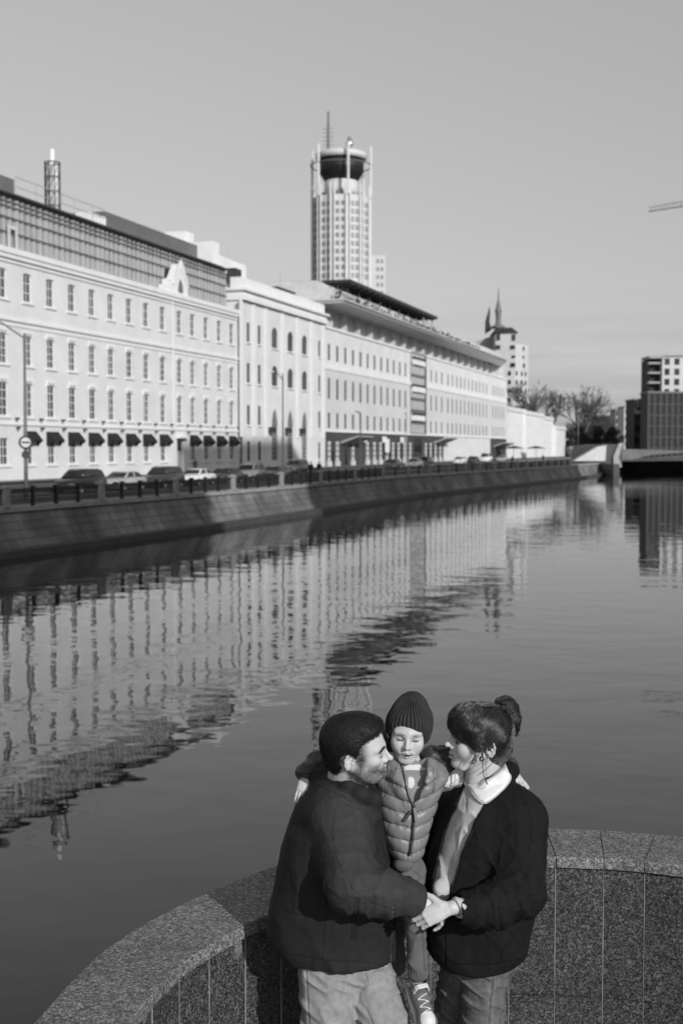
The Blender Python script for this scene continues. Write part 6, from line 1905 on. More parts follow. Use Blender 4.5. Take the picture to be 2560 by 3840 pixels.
# ============ child
CH = head_fr(at(1528, 2745, 4.40), math.radians(-93), math.radians(-6), math.radians(-4), .84)
child = empty('person', (at(1530, 3050, 4.4)[0], 4.40, .9), 0, 'small child in a ribbed dark beanie and quilted vest, carried between the two adults', 'person')
b = SDF(); head_prims(b, CH, 'child', 1.0, .95)
cneck = at(1535, 2895, 4.43)
b.cap(CH.p(-.025, 0, -.05), cneck, .034, .044, .02)
cv = [(2856, 1478, 1600, 4.43, .055), (2880, 1440, 1648, 4.42, .085), (2925, 1424, 1655, 4.41, .100), (2990, 1418, 1640, 4.40, .106), (3050, 1422, 1622, 4.40, .108), (3131, 1440, 1600, 4.40, .104), (3185, 1460, 1584, 4.40, .096), (3214, 1478, 1572, 4.40, .082)]
def shrink(rows, k, kb=None): kb = kb or k; return [(r[0], (r[1]+r[2])/2 - (r[2]-r[1])*k/2, (r[1]+r[2])/2 + (r[2]-r[1])*k/2, r[3], r[4]*kb) for r in rows]
b.loft(spx(shrink(cv, .74, .74)), .02)
RA = [at(1448, 2895, 4.44), at(1400, 2838, 4.56), at(1290, 2845, 4.635), at(1196, 2862, 4.56), at(1150, 2898, 4.47)]
LA = [at(1628, 2892, 4.45), at(1668, 2850, 4.53), at(1775, 2885, 4.645), at(1870, 2885, 4.60), at(1908, 2884, 4.53)]
b.chain(RA, [.028, .026, .024, .022, .020], .01); b.chain(LA, [.028, .026, .024, .022, .020], .01)
hw1, hw2 = at(1147, 2908, 4.455), at(1906, 2882, 4.515)
hand(b, hw1, at(1131, 2975, 4.42) - hw1, (-.25, -.95, .15), (1, -.1, 0), .66, (.10, .12, .15, .18), .10, (.75, .05))
hand(b, hw2, at(1950, 2932, 4.47) - hw2, (.45, -.45, .75), (-.3, -.8, -.5), .66, (.22, .14, .10, .08), .12, (.55, .35))
sculpt('body', b, .0024, SKIN, child, face_pig(CH, 'child'))
CHB = b
# beanie
bn = SDF()
bn.ell(CH.p(-.012, 0, .034), A3((.113, .0925, .090)) * .86, CH.R, .01)
bn.ell(CH.p(-.030, .012, .122), A3((.042, .044, .048)) * .86, CH.R, .060)
bn.cap(CH.p(-.035, .060, -.02), CH.p(-.04, .055, .05), .036 * .86, .04 * .86, .03)
def bcut(P):
    L_ = CH.l(P); x, y, z = L_[..., 0], L_[..., 1], L_[..., 2]
    lim = .054 - 6.0 * y * y - .10 * y - np.maximum(.075 - x, 0) * 1.25
    return lim - z
bn.fn(lambda P: np.maximum(bcut(P), -.06) * .75, CH.p(0, 0, 0), .5, .006, '&')
def bdisp(P):
    L_ = CH.l(P); x, y, z = L_[..., 0] + .02, L_[..., 1] + .003, L_[..., 2]
    th = np.arctan2(y, x); w = np.clip((.165 - z) / .03, 0.15, 1)
    c = np.cos(th * 40 + 2.5 * z); w = w * np.clip(-bcut(P) / .012, 0, 1); return -.0024 * w * (np.abs(c) ** .6 * np.sign(c)) + .0025 * noise3(P, 30.) + .006 * np.exp(-(x*x + y*y) / .0009) * (z > .1)
bn.disp = bdisp
def bpig(V, p):
    L_ = CH.l(V); th = np.arctan2(L_[:, 1] + .003, L_[:, 0] + .02); return 1 + .45 * np.cos(th * 40 + 2.5 * L_[:, 2])
sculpt('beanie', bn, .0019, KNIT, child, bpig)
lashes(CHB, CH, child, HAIRW, .0035, .9, .6)
tth = SDF(); tth.ell(CH.p(.0905, 0, -.0630), A3((.008, .0215, .0038)) * .84, CH.R, .001)
sculpt('teeth', tth, .0012, blur_map('tooth_enamel', .7, .3, .5, 0, 100, .04, 20), child)
brow(CHB, CH, 'eyebrows', HAIRW, child, 45, (.014, .046), .0165, .005, .00022, thick=.002)
# shirt, vest
st_ = SDF(); st_.loft(spx(shrink(cv, .84, .80)), .01)
st_.cap(cneck + A3([0, -.01, -.02]), cneck + A3([0, -.016, .020]), .062, .046, .02)
st_.cap(CH.p(-.03, 0, -.06), cneck + A3([0, 0, .02]), .043, .047, .006, '-')
st_.disp = lambda P: .002 * noise3(P, 40.)
vp = lambda V: pxpy(V)
def spig(V, p):
    x, y = pxpy(V); e = np.hypot((x - 1540) / 13, (y - 2935) / 22) < 1
    return np.where(e, 2.6, 1.0) * np.where((y < 2888) & (y > 2868) & (V[:, 1] < 4.42), 2.6, 1)
sculpt('shirt', st_, .0035, blur_map('child_shirt', .23, .9, .2, .3, 300, .08, 40), child, spig)
VO = [(1508, 2850), (1600, 2845), (1602, 2900), (1596, 2945), (1578, 2990), (1547, 3020), (1534, 2985), (1524, 2940), (1517, 2900)]
v = SDF(); v.loft(spx(cv), .01, 2.3, .03)
v.ell(at(1440, 2905, 4.43), (.035, .07, .05), None, .03); v.ell(at(1640, 2900, 4.44), (.032, .07, .045), None, .03)
for pts in ([(1462, 2842, 4.45), (1480, 2880, 4.375), (1498, 2915, 4.335), (1514, 2955, 4.315), (1534, 3000, 4.300)], [(1612, 2862, 4.43), (1606, 2876, 4.38), (1602, 2904, 4.335), (1594, 2945, 4.312), (1566, 2998, 4.300)]):
    v.chain([at(*q) for q in pts], [.020, .026, .025, .019, .013], .022)
def vopen(P):
    x, y = pxpy(P); return smax(poly_sd(x, y, VO) / 1075., (P[..., 1] - 4.385) * 1.0, .004)
v.fn(vopen, at(1555, 2930, 4.33), .13, .006, '-')
v.cap(CH.p(-.03, 0, -.05), cneck + A3([0, 0, .0]), .052, .052, .006, '-')
def vdisp(P):
    xc = at(1535, 3050, 4.3)[0]; zz_ = P[..., 2] - .22 * np.abs(P[..., 0] - xc) + .004 * noise3(P, 14.)
    s_ = np.abs(np.sin(math.pi * zz_ / .0475)); cr = 1 - np.abs(noise3(P, (75, 60, 22), 2.)) * 2
    top = np.clip((at(0, 2875, 4.4)[2] - P[..., 2]) / .02, .25, 1)
    return -(.011 * (s_ ** .55) - .005) * top - .0035 * np.clip(cr, 0, 1) * np.clip(1.15 - s_, 0, 1) + .002 * noise3(P, 30.)
v.disp = vdisp
zl = [[(1534, 2960), (1545, 3020), (1543, 3100), (1538, 3160), (1528, 3212)], [(1552, 3020), (1551, 3100), (1546, 3160), (1538, 3212)]]
def vpost(V, N_, pig):
    V, a = engrave(V, N_, zl, 3.0, .004, 4.38); V, a2 = engrave(V, N_, [[(1625, 2880), (1630, 2930), (1622, 2980)], [(1500, 2880), (1517, 2930), (1530, 2990)]], 2.2, .003, 4.4)
    return V, pig * (1 - .7 * a) * (1 - .4 * a2)
vest, VV = sculpt('vest', v, .0028, VEST, child, None, vpost)
def surf_px(s_, px, py, off=.002):
    D = nrm(A3(ray(px, py))); P = s_.trace(A3([0, 0, CZ]) + D * 3.7, D, 2.0, 80); return None if P is None else P - D * off
zt_ = [surf_px(v, x, y, .001) for x, y in ((1546, 3018), (1549, 3050), (1547, 3100), (1544, 3140), (1538, 3180), (1533, 3210))]
zt_ = [p for p in zt_ if p is not None]
strands('zip', [catmull(zt_, 6)], DARKT, .0038, .0034, vest, child.location)
for (x0_, y0_, x1_, y1_, m__) in ((1553, 3030, 1560, 3082, VEST), (1540, 3042, 1512, 3080, DARKT)):
    a_, b_ = surf_px(v, x0_, y0_, .006), surf_px(v, x1_, y1_, .010)
    if a_ is None or b_ is None: continue
    t = SDF(); t.box((a_ + b_) / 2, (.0055, .0025, float(np.linalg.norm(b_ - a_) / 2)), Fr((0, 0, 0), A3([1, 0, 0]), b_ - a_).R if False else np.stack([nrm(np.cross(b_ - a_, [0, 1, 0])), nrm(np.cross(b_ - a_, np.cross(b_ - a_, [0, 1, 0]))), nrm(b_ - a_)], 1), .0015)
    sculpt('zip_pull', t, .0014, m__, vest, None) if False else sculpt('zip_pull', t, .0014, m__, child, None)
edge = [surf_px(v, x, y, .001) for x, y in ((1500, 2862), (1513, 2905), (1521, 2945), (1532, 2990), (1546, 3020))]
edge = [p for p in edge if p is not None]
if len(edge) > 2: strands('zip_edge', [catmull(edge, 6)], DARKT, .003, .003, vest, child.location)
# sleeves with gathered cuffs, and the hood
sl_ = SDF()
sl_.chain(RA, [.052, .050, .046, .044, .036], .02); sl_.chain(LA, [.050, .048, .045, .042, .035], .02)
sl_.ell(at(1148, 2894, 4.465), (.038, .036, .030), None, .015); sl_.ell(at(1908, 2872, 4.535), (.026, .032, .030), None, .012)
sl_.ell(at(1440, 2785, 4.54), (.040, .05, .058), None, .03); sl_.ell(at(1560, 2860, 4.52), (.085, .05, .04), None, .03); sl_.ell(at(1618, 2830, 4.48), (.03, .04, .035), None, .03)
sl_.cap(hw1 + A3([.002, 0, .004]), at(1128, 2985, 4.42), .021, .024, .004, '-'); sl_.cap(hw2, at(1960, 2940, 4.46), .019, .024, .004, '-')
sl_.disp = lambda P: .004 * noise3(P, 22.) - .004 * np.clip(1 - 2 * np.abs(noise3(P, (45, 45, 45), 5.)), 0, 1) ** 2
sculpt('jacket', sl_, .0034, SLEEV, child)
# trousers, sock, shoe
tp_ = SDF()
tp_.ell(at(1520, 3255, 4.41), (.062, .09, .065), None, .02)
tp_.chain([at(1528, 3270, 4.40), at(1552, 3400, 4.315), at(1558, 3480, 4.325), at(1565, 3600, 4.335), at(1566, 3648, 4.34)], [.062, .042, .036, .0345, .033], .02)
tp_.chain([at(1515, 3270, 4.45), at(1470, 3400, 4.56), at(1480, 3620, 4.62)], [.06, .045, .036], .02)
tp_.ell(at(1530, 3292, 4.325), (.040, .03, .028), None, .012); tp_.ell(at(1512, 3242, 4.325), (.034, .03, .022), None, .010)
tp_.disp = lambda P: .004 * noise3(P, 18.) - .004 * np.clip(1 - 2.2 * np.abs(noise3(P, (22, 22, 34), 7.)), 0, 1) ** 2 + .0022 * np.cos(P[..., 0] * 700) * np.exp(-((P[..., 2] - at(1566, 3642, 4.34)[2]) / .012) ** 2)
def tpost(V, N_, pig):
    V, a = engrave(V, N_, [[(1578, 3430), (1586, 3540), (1592, 3640)]], 2.0, .002, 4.4); return V, pig * (1 - .5 * a)
sculpt('trousers', tp_, .003, CHPANT, child, None, tpost)
sk = SDF(); an = at(1567, 3668, 4.342); sk.cap(at(1566, 3640, 4.342), at(1568, 3712, 4.345), .028, .028, .01); sk.disp = lambda P: .001 * np.cos(P[..., 0] * 900)
sculpt('sock', sk, .0028, blur_map('sock_knit', .33, .9, .2, .4, 300, .08, 40), child)
SF = Fr(at(1582, 3772, 4.305), at(1606, 3850, 4.235) - at(1560, 3708, 4.345), A3([.12, -.75, .55]), 1.0)
so = SDF()
so.ell(SF.p(.062, 0, -.006), (.040, .037, .026), SF.R, .02); so.ell(SF.p(-.035, 0, .0), (.050, .031, .034), SF.R, .02)
so.cap(SF.p(-.05, 0, .02), SF.p(.05, 0, .004), .029, .028, .02)
so.cap(SF.p(-.045, 0, .03), SF.p(-.055, 0, .06), .030, .031, .01)
so.box(SF.p(.008, 0, -.030), (.098, .035, .010), SF.R, .009, .006)
so.cap(SF.p(-.057, 0, .05), SF.p(-.062, 0, .09), .026, .027, .004, '-')
def shp(V, p):
    L_ = SF.l(V); x, y, z = L_[:, 0], np.abs(L_[:, 1]), L_[:, 2]
    toe = (x > .040) & (np.hypot((x - .062)/.032, y/.026) < 1) & (z > .0)
    tongue = (np.abs(y) < .015) & (x < .045) & (z > .015)
    return np.where(z < -.018, 1.15, np.where(toe, 1.15, np.where(tongue, .25, .28)))
sculpt('shoe', so, .0022, SHOE, child, shp)
lc = MB().mat(M['trim'])
paths = []
for k in range(5):
    x = -.012 + k * .0125; sg_ = 1 if k % 2 else -1
    q = [SF.p(x - .005*sg_, -.017, .040), SF.p(x, 0, .047), SF.p(x + .006*sg_, .017, .040)]
    paths.append(so.tracev(np.array([SF.p(*(SF.l(p_)[0], SF.l(p_)[1], .08)) for p_ in catmull(q, 5)]), np.tile(-SF.R[:, 2], (11, 1)), 40, .0012)[0])
strands('laces', paths, M['trim'], .0022, .0022, child, child.location)
q = [so.tracev(np.array([SF.p(-.034, yy, .08)]), -SF.R[:, 2][None], 40, .001)[0][0] for yy in np.linspace(-.027, .027, 9)]
stp = SDF(); stp.chain([A3(p) for p in q], .004, .003); stp.chain([A3(p) + SF.R[:, 0] * .008 for p in q], .004, .003)
sculpt('strap', stp, .0016, blur_map('strap_leather', .62, .5, .4, .1, 200, .05, 20), child)
so2 = SDF(); off = at(1470, 3690, 4.63) - at(1567, 3690, 4.345)
so2.ell(SF.p(.05, 0, -.006) + off, (.045, .035, .026), SF.R, .02); so2.ell(SF.p(-.035, 0, 0) + off, (.05, .031, .034), SF.R, .02)
sculpt('shoe', so2, .004, SHOE, child, lambda V, p: p * .4)

# ============ woman
WH = head_fr(at(1796, 2768, 4.41), math.radians(191), math.radians(5), math.radians(-9), .985)
woman = empty('person', (at(1830, 3000, 4.42)[0], 4.42, 0), 0, 'woman with dark hair in a clipped bun, white lace edged collar and dark quilted jacket', 'person')
b = SDF(); head_prims(b, WH, 'woman', .9, .92)
wneck = at(1812, 2968, 4.46)
b.cap(WH.p(-.030, 0, -.04), wneck, .050, .056, .02); b.cap(WH.p(.005, 0, -.080), wneck + A3([-.02, -.01, .01]), .036, .045, .02)
wj = [(2925, 1742, 1908, 4.45, .12), (2960, 1715, 1955, 4.44, .155), (3005, 1692, 1995, 4.43, .175), (3060, 1668, 2026, 4.43, .19), (3120, 1642, 2040, 4.43, .195), (3250, 1604, 2028, 4.43, .19), (3400, 1588, 2006, 4.43, .185), (3500, 1590, 1984, 4.43, .175), (3560, 1604, 1968, 4.43, .165), (3600, 1638, 1930, 4.43, .155)]
b.loft(spx(shrink(wj[1:-1], .70, .65)), .03)
wS, wE, wW = at(1948, 3070, 4.33), at(1945, 3345, 4.22), at(1694, 3404, 4.12)
wS2, wE2, wW2 = at(1700, 3060, 4.56), at(1620, 3230, 4.62), at(1500, 3300, 4.55)
b.chain([wS, wE, wW], [.045, .036, .024], .02); b.chain([wS2, wE2, wW2], [.045, .036, .024], .02)
whw = at(1682, 3404, 4.115)
hand(b, whw, at(1610, 3434, 4.11) - whw, (-.12, -.88, .38), (0, 0, 1), .98, (.58, .62, .66, .70), .05, (1.05, .05))
hand(b, wW2, A3([-.8, -.3, .1]), (0, .8, .5), (0, 0, 1), .95, (.3, .3, .3, .3))
sculpt('body', b, .0025, SKIN, woman, face_pig(WH, 'woman'))
WB = b
# sweatshirt
WO = [(1738, 2925), (1712, 3010), (1699, 3050), (1673, 3117), (1645, 3215), (1628, 3284), (1620, 3350), (1640, 3388), (1682, 3372), (1690, 3330), (1712, 3253), (1724, 3201), (1767, 3117), (1816, 3008), (1838, 2925)]
sw = SDF(); sw.loft(spx(shrink([r for r in wj if r[0] < 3390] + [(3372, 1592, 2008, 4.43, .185)], .925, .93)), .02, 2.3, .02)
sw.cap(wneck + A3([0, -.01, -.03]), wneck + A3([0, 0, .0]), .080, .062, .03)
sw.ell(at(1655, 3335, 4.29), (.028, .03, .035), None, .03)
sw.cap(WH.p(-.03, 0, -.05), wneck + A3([0, 0, .02]), .053, .058, .006, '-')
sw.cap(at(1708, 3406, 4.125), at(1740, 3412, 4.13), .030, .034, .01); sw.cap(at(1640, 3400, 4.11), at(1702, 3406, 4.12), .030, .030, .002, '-')
def swd(P):
    r = 1 - np.abs(noise3(P @ np.array([[1, 0, .7], [0, 1, 0], [.5, 0, 1.]]), (20, 12, 9), 11.)) * 2
    return .005 * noise3(P, 13., 2.) - .007 * np.clip(r, 0, 1) ** 2
sw.disp = swd
def swpost(V, N_, pig):
    V, a = engrave(V, N_, [[(1738, 2945), (1745, 3000), (1742, 3045)], [(1752, 2955), (1748, 3045)]], 2.2, .003, 4.45)
    return V, pig * (1 - .2 * a)
sculpt('sweatshirt', sw, .0038, SWEAT, woman, None, swpost)
# jacket
jw = SDF(); jw.loft(spx(wj), .03, 2.4, .012)
jw.cap(wS + A3([-.03, .05, .02]), wS, .095, .092, .05); jw.chain([wS, wE], [.094, .084], .04)
jw.chain([wE, at(1850, 3395, 4.17), at(1765, 3410, 4.14), at(1733, 3410, 4.135)], [.086, .076, .058, .046], .03)
jw.cap(wS2 + A3([.03, -.04, .02]), wS2, .09, .088, .05); jw.chain([wS2, wE2, wW2], [.088, .07, .048], .03)
jw.chain([at(1820, 2945, 4.36), at(1885, 2915, 4.38), at(1915, 2890, 4.46), at(1880, 2865, 4.55), at(1800, 2880, 4.58)], [.018, .026, .03, .028, .02], .02)
def wopen(P):
    x, y = pxpy(P); return smax(poly_sd(x, y, WO) / 1075., (P[..., 1] - 4.40), .006)
jw.fn(wopen, at(1715, 3160, 4.28), .30, .008, '-')
jw.cap(WH.p(-.02, 0, -.05), wneck + A3([0, 0, -.01]), .062, .064, .01, '-')
jw.cap(at(1738, 3410, 4.135), at(1680, 3403, 4.12), .039, .039, .006, '-')
def jwd(P):
    u, w_ = P[..., 0] * .7 + P[..., 2] * .7 + .02 * noise3(P, 5.), P[..., 0] * .7 - P[..., 2] * .7 + .02 * noise3(P, 5., 9.)
    q = np.minimum(np.abs(np.sin(u * math.pi / .075)), np.abs(np.sin(w_ * math.pi / .075)))
    r = 1 - np.abs(noise3(P @ np.array([[1, 0, .6], [0, 1, 0], [-.6, 0, 1.]]), (24, 14, 12), 21.)) * 2
    el = np.exp(-np.sum((P - wE) ** 2, -1) / .02) + np.exp(-np.sum((P - at(1850, 3380, 4.15)) ** 2, -1) / .02)
    fold = rings(P, wE, nrm(wE - wS), 14, 2) * np.exp(-np.sum((P - wE) ** 2, -1) / .018) + rings(P, wE, nrm(wW - wE), 19, 6) * np.exp(-np.sum((P - at(1840, 3395, 4.15)) ** 2, -1) / .020)
    cr = np.clip(1 - 2.4 * np.abs(noise3(P, (34, 34, 20), 24.)), 0, 1)
    return .006 * noise3(P, (9, 9, 5), 6.) + .0012 * (1 - np.minimum(q * 3, 1)) - .004 * cr * np.clip(.3 + el, 0, 1) + .012 * fold + .006 * rings(P, wE, nrm([.6, 0, .5]), 6, 5)
jw.disp = jwd
def jwpost(V, N_, pig):
    V, a = engrave(V, N_, [[(1950, 2990), (1985, 3040), (1992, 3110), (1975, 3200)], [(1665, 3500), (1668, 3640)], [(1700, 3618), (1840, 3622), (1950, 3600)], [(1868, 3400), (1880, 3500), (1875, 3610)]], 2.6, .004, 4.5)
    return V, pig * (1 - .3 * a)
sculpt('jacket', jw, .0042, JWOM, woman, None, jwpost)
# zip tape along the opening edge
for pts in (WO[1:7], WO[8:14][::-1]):
    q = [surf_px(jw, x + (-4 if pts[0][0] < 1730 and pts is not None and pts == WO[1:7] else 4), y, .001) for x, y in pts]; q = [p for p in q if p is not None and p[1] < 4.4]
    if len(q) > 2: strands('zip', [catmull(q, 6)], ZIPM if False else DARKT, .0022, .0022, woman, woman.location)
# jeans
jn = SDF(); jn.ell(at(1800, 3560, 4.43), (.14, .12, .12), None, .03)
jn.chain([at(1818, 3640, 4.40), at(1807, 3850, 4.38), A3([at(1800, 3840, 4.4)[0], 4.40, .48]), A3([at(1800, 3840, 4.4)[0], 4.44, .08])], [.080, .066, .056, .055], .02)
jn.chain([at(1740, 3640, 4.50), at(1690, 3850, 4.56), A3([at(1690, 3840, 4.58)[0], 4.58, .48]), A3([at(1690, 3840, 4.6)[0], 4.62, .08])], [.085, .068, .056, .055], .02)
jn.disp = dden
sculpt('jeans', jn, .0045, blur_map('faded_denim', .115, .9, .2, .5, 420, .25, 60, stretch=(1, 1, .35)), woman, None, denpost([[(1850, 3660), (1842, 3740), (1834, 3850)], [(1846, 3660), (1838, 3740), (1830, 3850)]], None))
sh = SDF()
for fx, fy in ((at(1800, 3840, 4.4)[0], 4.42), (at(1690, 3840, 4.6)[0], 4.6)):
    sh.cap((fx + .03, fy + .04, .042), (fx - .10, fy - .06, .036), .038, .04, .02); sh.cap((fx + .01, fy + .02, .05), (fx, fy + .02, .12), .04, .045, .02)
sculpt('shoes', sh, .006, SHOE, woman, lambda V, p: np.where(V[:, 2] < .03, 1.0, .2))
# lace edged collar draped over jacket and sweatshirt
base = SDF(); base.p = list(jw.p) + list(sw.p); base2 = SDF()
cs1 = SDF(); cs1.p = [p for p in jw.p if p[4] == '+'] ; cs1.disp = None
def drape(name, poly, parent, mat, off, lace=True, step=3.2):
    Z5 = lambda q: (q[0] / 3.409 + 1600, q[1] / 3.409 + 2550)
    pl = [Z5(q) for q in poly]; xs = [p[0] for p in pl]; ys = [p[1] for p in pl]
    gx = np.arange(min(xs) - 8, max(xs) + 9, step); gy = np.arange(min(ys) - 8, max(ys) + 9, step)
    X, Y = np.meshgrid(gx, gy, indexing='ij'); sd_ = poly_sd(X, Y, pl)
    D = np.stack([(X - CX) / F, _c + (CY - Y) / F * _s, -_s + (CY - Y) / F * _c], -1); D /= np.linalg.norm(D, axis=-1, keepdims=True)
    P0_ = A3([0, 0, CZ]) + D * 3.8
    shp_ = X.shape; P_, ok = cs1.tracev(P0_.reshape(-1, 3), D.reshape(-1, 3), 60)
    T = np.linalg.norm(P_ - A3([0, 0, CZ]), axis=1).reshape(shp_)
    P2, ok2 = sw_plain.tracev(P0_.reshape(-1, 3), D.reshape(-1, 3), 60)
    T2 = np.linalg.norm(P2 - A3([0, 0, CZ]), axis=1).reshape(shp_)
    ok = ok.reshape(shp_); ok2 = ok2.reshape(shp_)
    T = np.minimum(np.where(ok, T, 9), np.where(ok2, T2, 9))
    good = T < 8; T = np.where(good, T, np.median(T[good]))
    T = np.minimum(T, 4.95)
    for _ in range(10):
        Tp = np.pad(T, 1, mode='edge'); T = np.minimum(T * 1.0, .0 + (Tp[:-2, 1:-1] + Tp[2:, 1:-1] + Tp[1:-1, :-2] + Tp[1:-1, 2:]) / 4 + .0015)
        T = .5 * T + .5 * (Tp[:-2, 1:-1] + Tp[2:, 1:-1] + Tp[1:-1, :-2] + Tp[1:-1, 2:]) / 4
    T = T - off - .003 * np.clip(-sd_ / 10, 0, 1)
    T = T + .0015 * noise3(np.stack([X, Y, X * 0], -1), (.03, .03, 1))
    W_ = A3([0, 0, CZ]) + D * T[..., None]
    return X, Y, sd_, W_, pl
sw_plain = SDF(); sw_plain.p = [p for p in sw.p if p[4] == '+'][:2]
def collar_piece(name, poly, edge_from, edge_to, parent, off=.006):
    X, Y, sd_, W_, pl = drape(name, poly, parent, COLLAR, off)
    nx, ny = X.shape; V = W_.reshape(-1, 3); idx = np.arange(nx * ny).reshape(nx, ny)
    ins = sd_ < .8
    q = [(idx[i, j], idx[i+1, j], idx[i+1, j+1], idx[i, j+1]) for i in range(nx-1) for j in range(ny-1) if int(sd_[i, j] < 0) + int(sd_[i+1, j] < 0) + int(sd_[i+1, j+1] < 0) + int(sd_[i, j+1] < 0) >= 2]
    Q = np.array(q); used = np.unique(Q); 
    # pull the rim vertices onto the outline
    gx_, gy_ = np.gradient(sd_, X[1, 0] - X[0, 0]); move = np.where(np.abs(sd_) < 3.4, sd_, 0)
    # world step per px
    wx = np.gradient(W_, axis=0) / (X[1, 0] - X[0, 0]); wy = np.gradient(W_, axis=1) / (Y[0, 1] - Y[0, 0])
    W2 = W_ - wx * (move * gx_)[..., None] - wy * (move * gy_)[..., None]; V = W2.reshape(-1, 3)
    mp_ = -np.ones(nx * ny, int); mp_[used] = np.arange(len(used)); V, Q = V[used], mp_[Q]
    X_, Y_ = pxpy(V); hem = np.abs(-poly_sd(X_, Y_, pl) - 7)
    me = np_mesh(name, V - A3(parent.location), Q, COLLAR, np.ones(len(V)) * (1 - .12 * np.exp(-(hem / 1.5) ** 2)), smooth=True)
    o_ = inst(name, me, parent)
    md = o_.modifiers.new('thickness', 'SOLIDIFY'); md.thickness = .0035; md.offset = 0
    # lace: a scalloped band with small holes along the free edge
    edge_ = [(q[0] / 3.409 + 1600, q[1] / 3.409 + 2550) for q in poly[edge_from:edge_to]]
    pts = catmull([A3([p[0], p[1], 0]) for p in edge_], 8)
    T = W_; paths = []
    L_ = np.concatenate([[0], np.cumsum(np.linalg.norm(np.diff(pts, axis=0), axis=1))]); n = int(L_[-1] / 6.5)
    cen = np.array([[np.interp(t, L_, pts[:, 0]), np.interp(t, L_, pts[:, 1])] for t in (np.arange(n) + .5) / n * L_[-1]])
    def w_at(x, y):
        i = np.clip((x - X[0, 0]) / (X[1, 0] - X[0, 0]), 0, nx - 1.01); j = np.clip((y - Y[0, 0]) / (Y[0, 1] - Y[0, 0]), 0, ny - 1.01); a, b_ = int(i), int(j); fi, fj = i - a, j - b_
        return (W_[a, b_]*(1-fi)*(1-fj) + W_[a+1, b_]*fi*(1-fj) + W_[a, b_+1]*(1-fi)*fj + W_[a+1, b_+1]*fi*fj)
    for c in cen:
        sd0 = poly_sd(np.array([c[0] + 1.]), np.array([c[1]]), pl)[0], poly_sd(np.array([c[0]]), np.array([c[1] + 1.]), pl)[0]
        s00 = poly_sd(np.array([c[0]]), np.array([c[1]]), pl)[0]; g_ = A3([sd0[0] - s00, sd0[1] - s00]); g_ /= max(np.linalg.norm(g_), 1e-6)
        o2 = c + g_ * 1.6
        paths.append([w_at(o2[0] + 3.4 * math.cos(t), o2[1] + 3.4 * math.sin(t)) for t in np.linspace(0, 2*math.pi, 10)])
        o3_ = c + g_ * 1.0; paths.append([w_at(o3_[0] + 1.2 * math.cos(t), o3_[1] + 1.2 * math.sin(t)) for t in np.linspace(0, 2*math.pi, 6)])
    strands('lace_edge', paths, M['trim'], .0011, .0011, o_, woman.location)
    return o_
right_c = [(905, 985), (960, 1010), (1000, 1075), (1025, 1140), (1050, 1200), (1060, 1262), (1005, 1350), (925, 1430), (845, 1500), (740, 1565), (662, 1525), (600, 1455), (552, 1375), (528, 1335), (600, 1325), (700, 1278), (800, 1195), (870, 1110), (900, 1050)]
left_c = [(478, 1110), (440, 1105), (340, 1150), (275, 1210), (242, 1290), (232, 1335), (300, 1362), (380, 1358), (432, 1340), (465, 1290), (480, 1200)]
collar_piece('collar', right_c, 4, 14, woman)
collar_piece('collar', left_c, 4, 9, woman)
pl_ = [surf_px(sw, x, y, .002) for x, y in ((1738, 2925), (1733, 2955), (1742, 3000), (1744, 3040))]
pl_ = [p for p in pl_ if p is not None]
# hair
hs = SDF(); e = lambda c, r, k=.01: hs.ell(WH.p(*c), A3(r), WH.R, k)
e((-.014, 0, .032), (.108, .088, .097)); e((.045, 0, .075), (.068, .070, .050), .03); e((-.070, 0, -.035), (.055, .060, .062), .03)
e((.066, 0, .040), (.050, .066, .046), .03)
hs.cap(WH.p(.055, .074, .055), WH.p(.030, .083, -.005), .024, .013, .02); hs.cap(WH.p(.055, -.074, .055), WH.p(.030, -.083, -.005), .024, .013, .02)
def wcut(P):
    L_ = WH.l(P); x, y, z = L_[..., 0], np.abs(L_[..., 1]), L_[..., 2]
    h = np.interp(z, [-.14, -.092, -.065, -.03, -.012, .0, .018, .03, .05], [-.3, -.11, -.052, -.040, .004, .036, .075, .105, .25]) + .004 * noise3(L_, 90.)
    ear = .022 - np.sqrt((x + .020) ** 2 + ((z + .016) * .9) ** 2)
    return np.maximum((x - h) * .8, np.where(y > .05, ear, -1) * .9)
hs.fn(lambda P: wcut(P), WH.p(0, 0, 0), .5, .004, '&')
hs.disp = lambda P: .003 * noise3(P, 45.) + .0015 * noise3(P, 130.)
bc = A3(at(1899, 2662, 4.43))
whair, _ = sculpt('hair', hs, .0030, HAIR, woman, lambda V, p: p * 1.6)
bun = SDF(); bun.ell(bc, (.040, .036, .044), None, .01)
for k in range(5):
    a = k * 1.3; ring = [bc + A3([.026*math.cos(t + a) + .006*math.sin(2*a), .022*math.sin(t)*math.cos(a), .032*math.sin(t + a*.5)]) for t in np.linspace(0, 4.2, 9)]
    bun.chain(ring, [.006, .010, .012, .013, .013, .012, .011, .009, .005], .006)
bun.chain([bc + A3([.03, 0, .01]), bc + A3([.042, 0, -.03]), bc + A3([.040, 0, -.07]), bc + A3([.034, 0, -.095])], [.012, .009, .006, .003], .006)
bun.disp = lambda P: .0012 * noise3(P, 110.)
bunob, BV = sculpt('hair_bun', bun, .0026, HAIR, woman, lambda V, p: p * 1.6)
paths = []
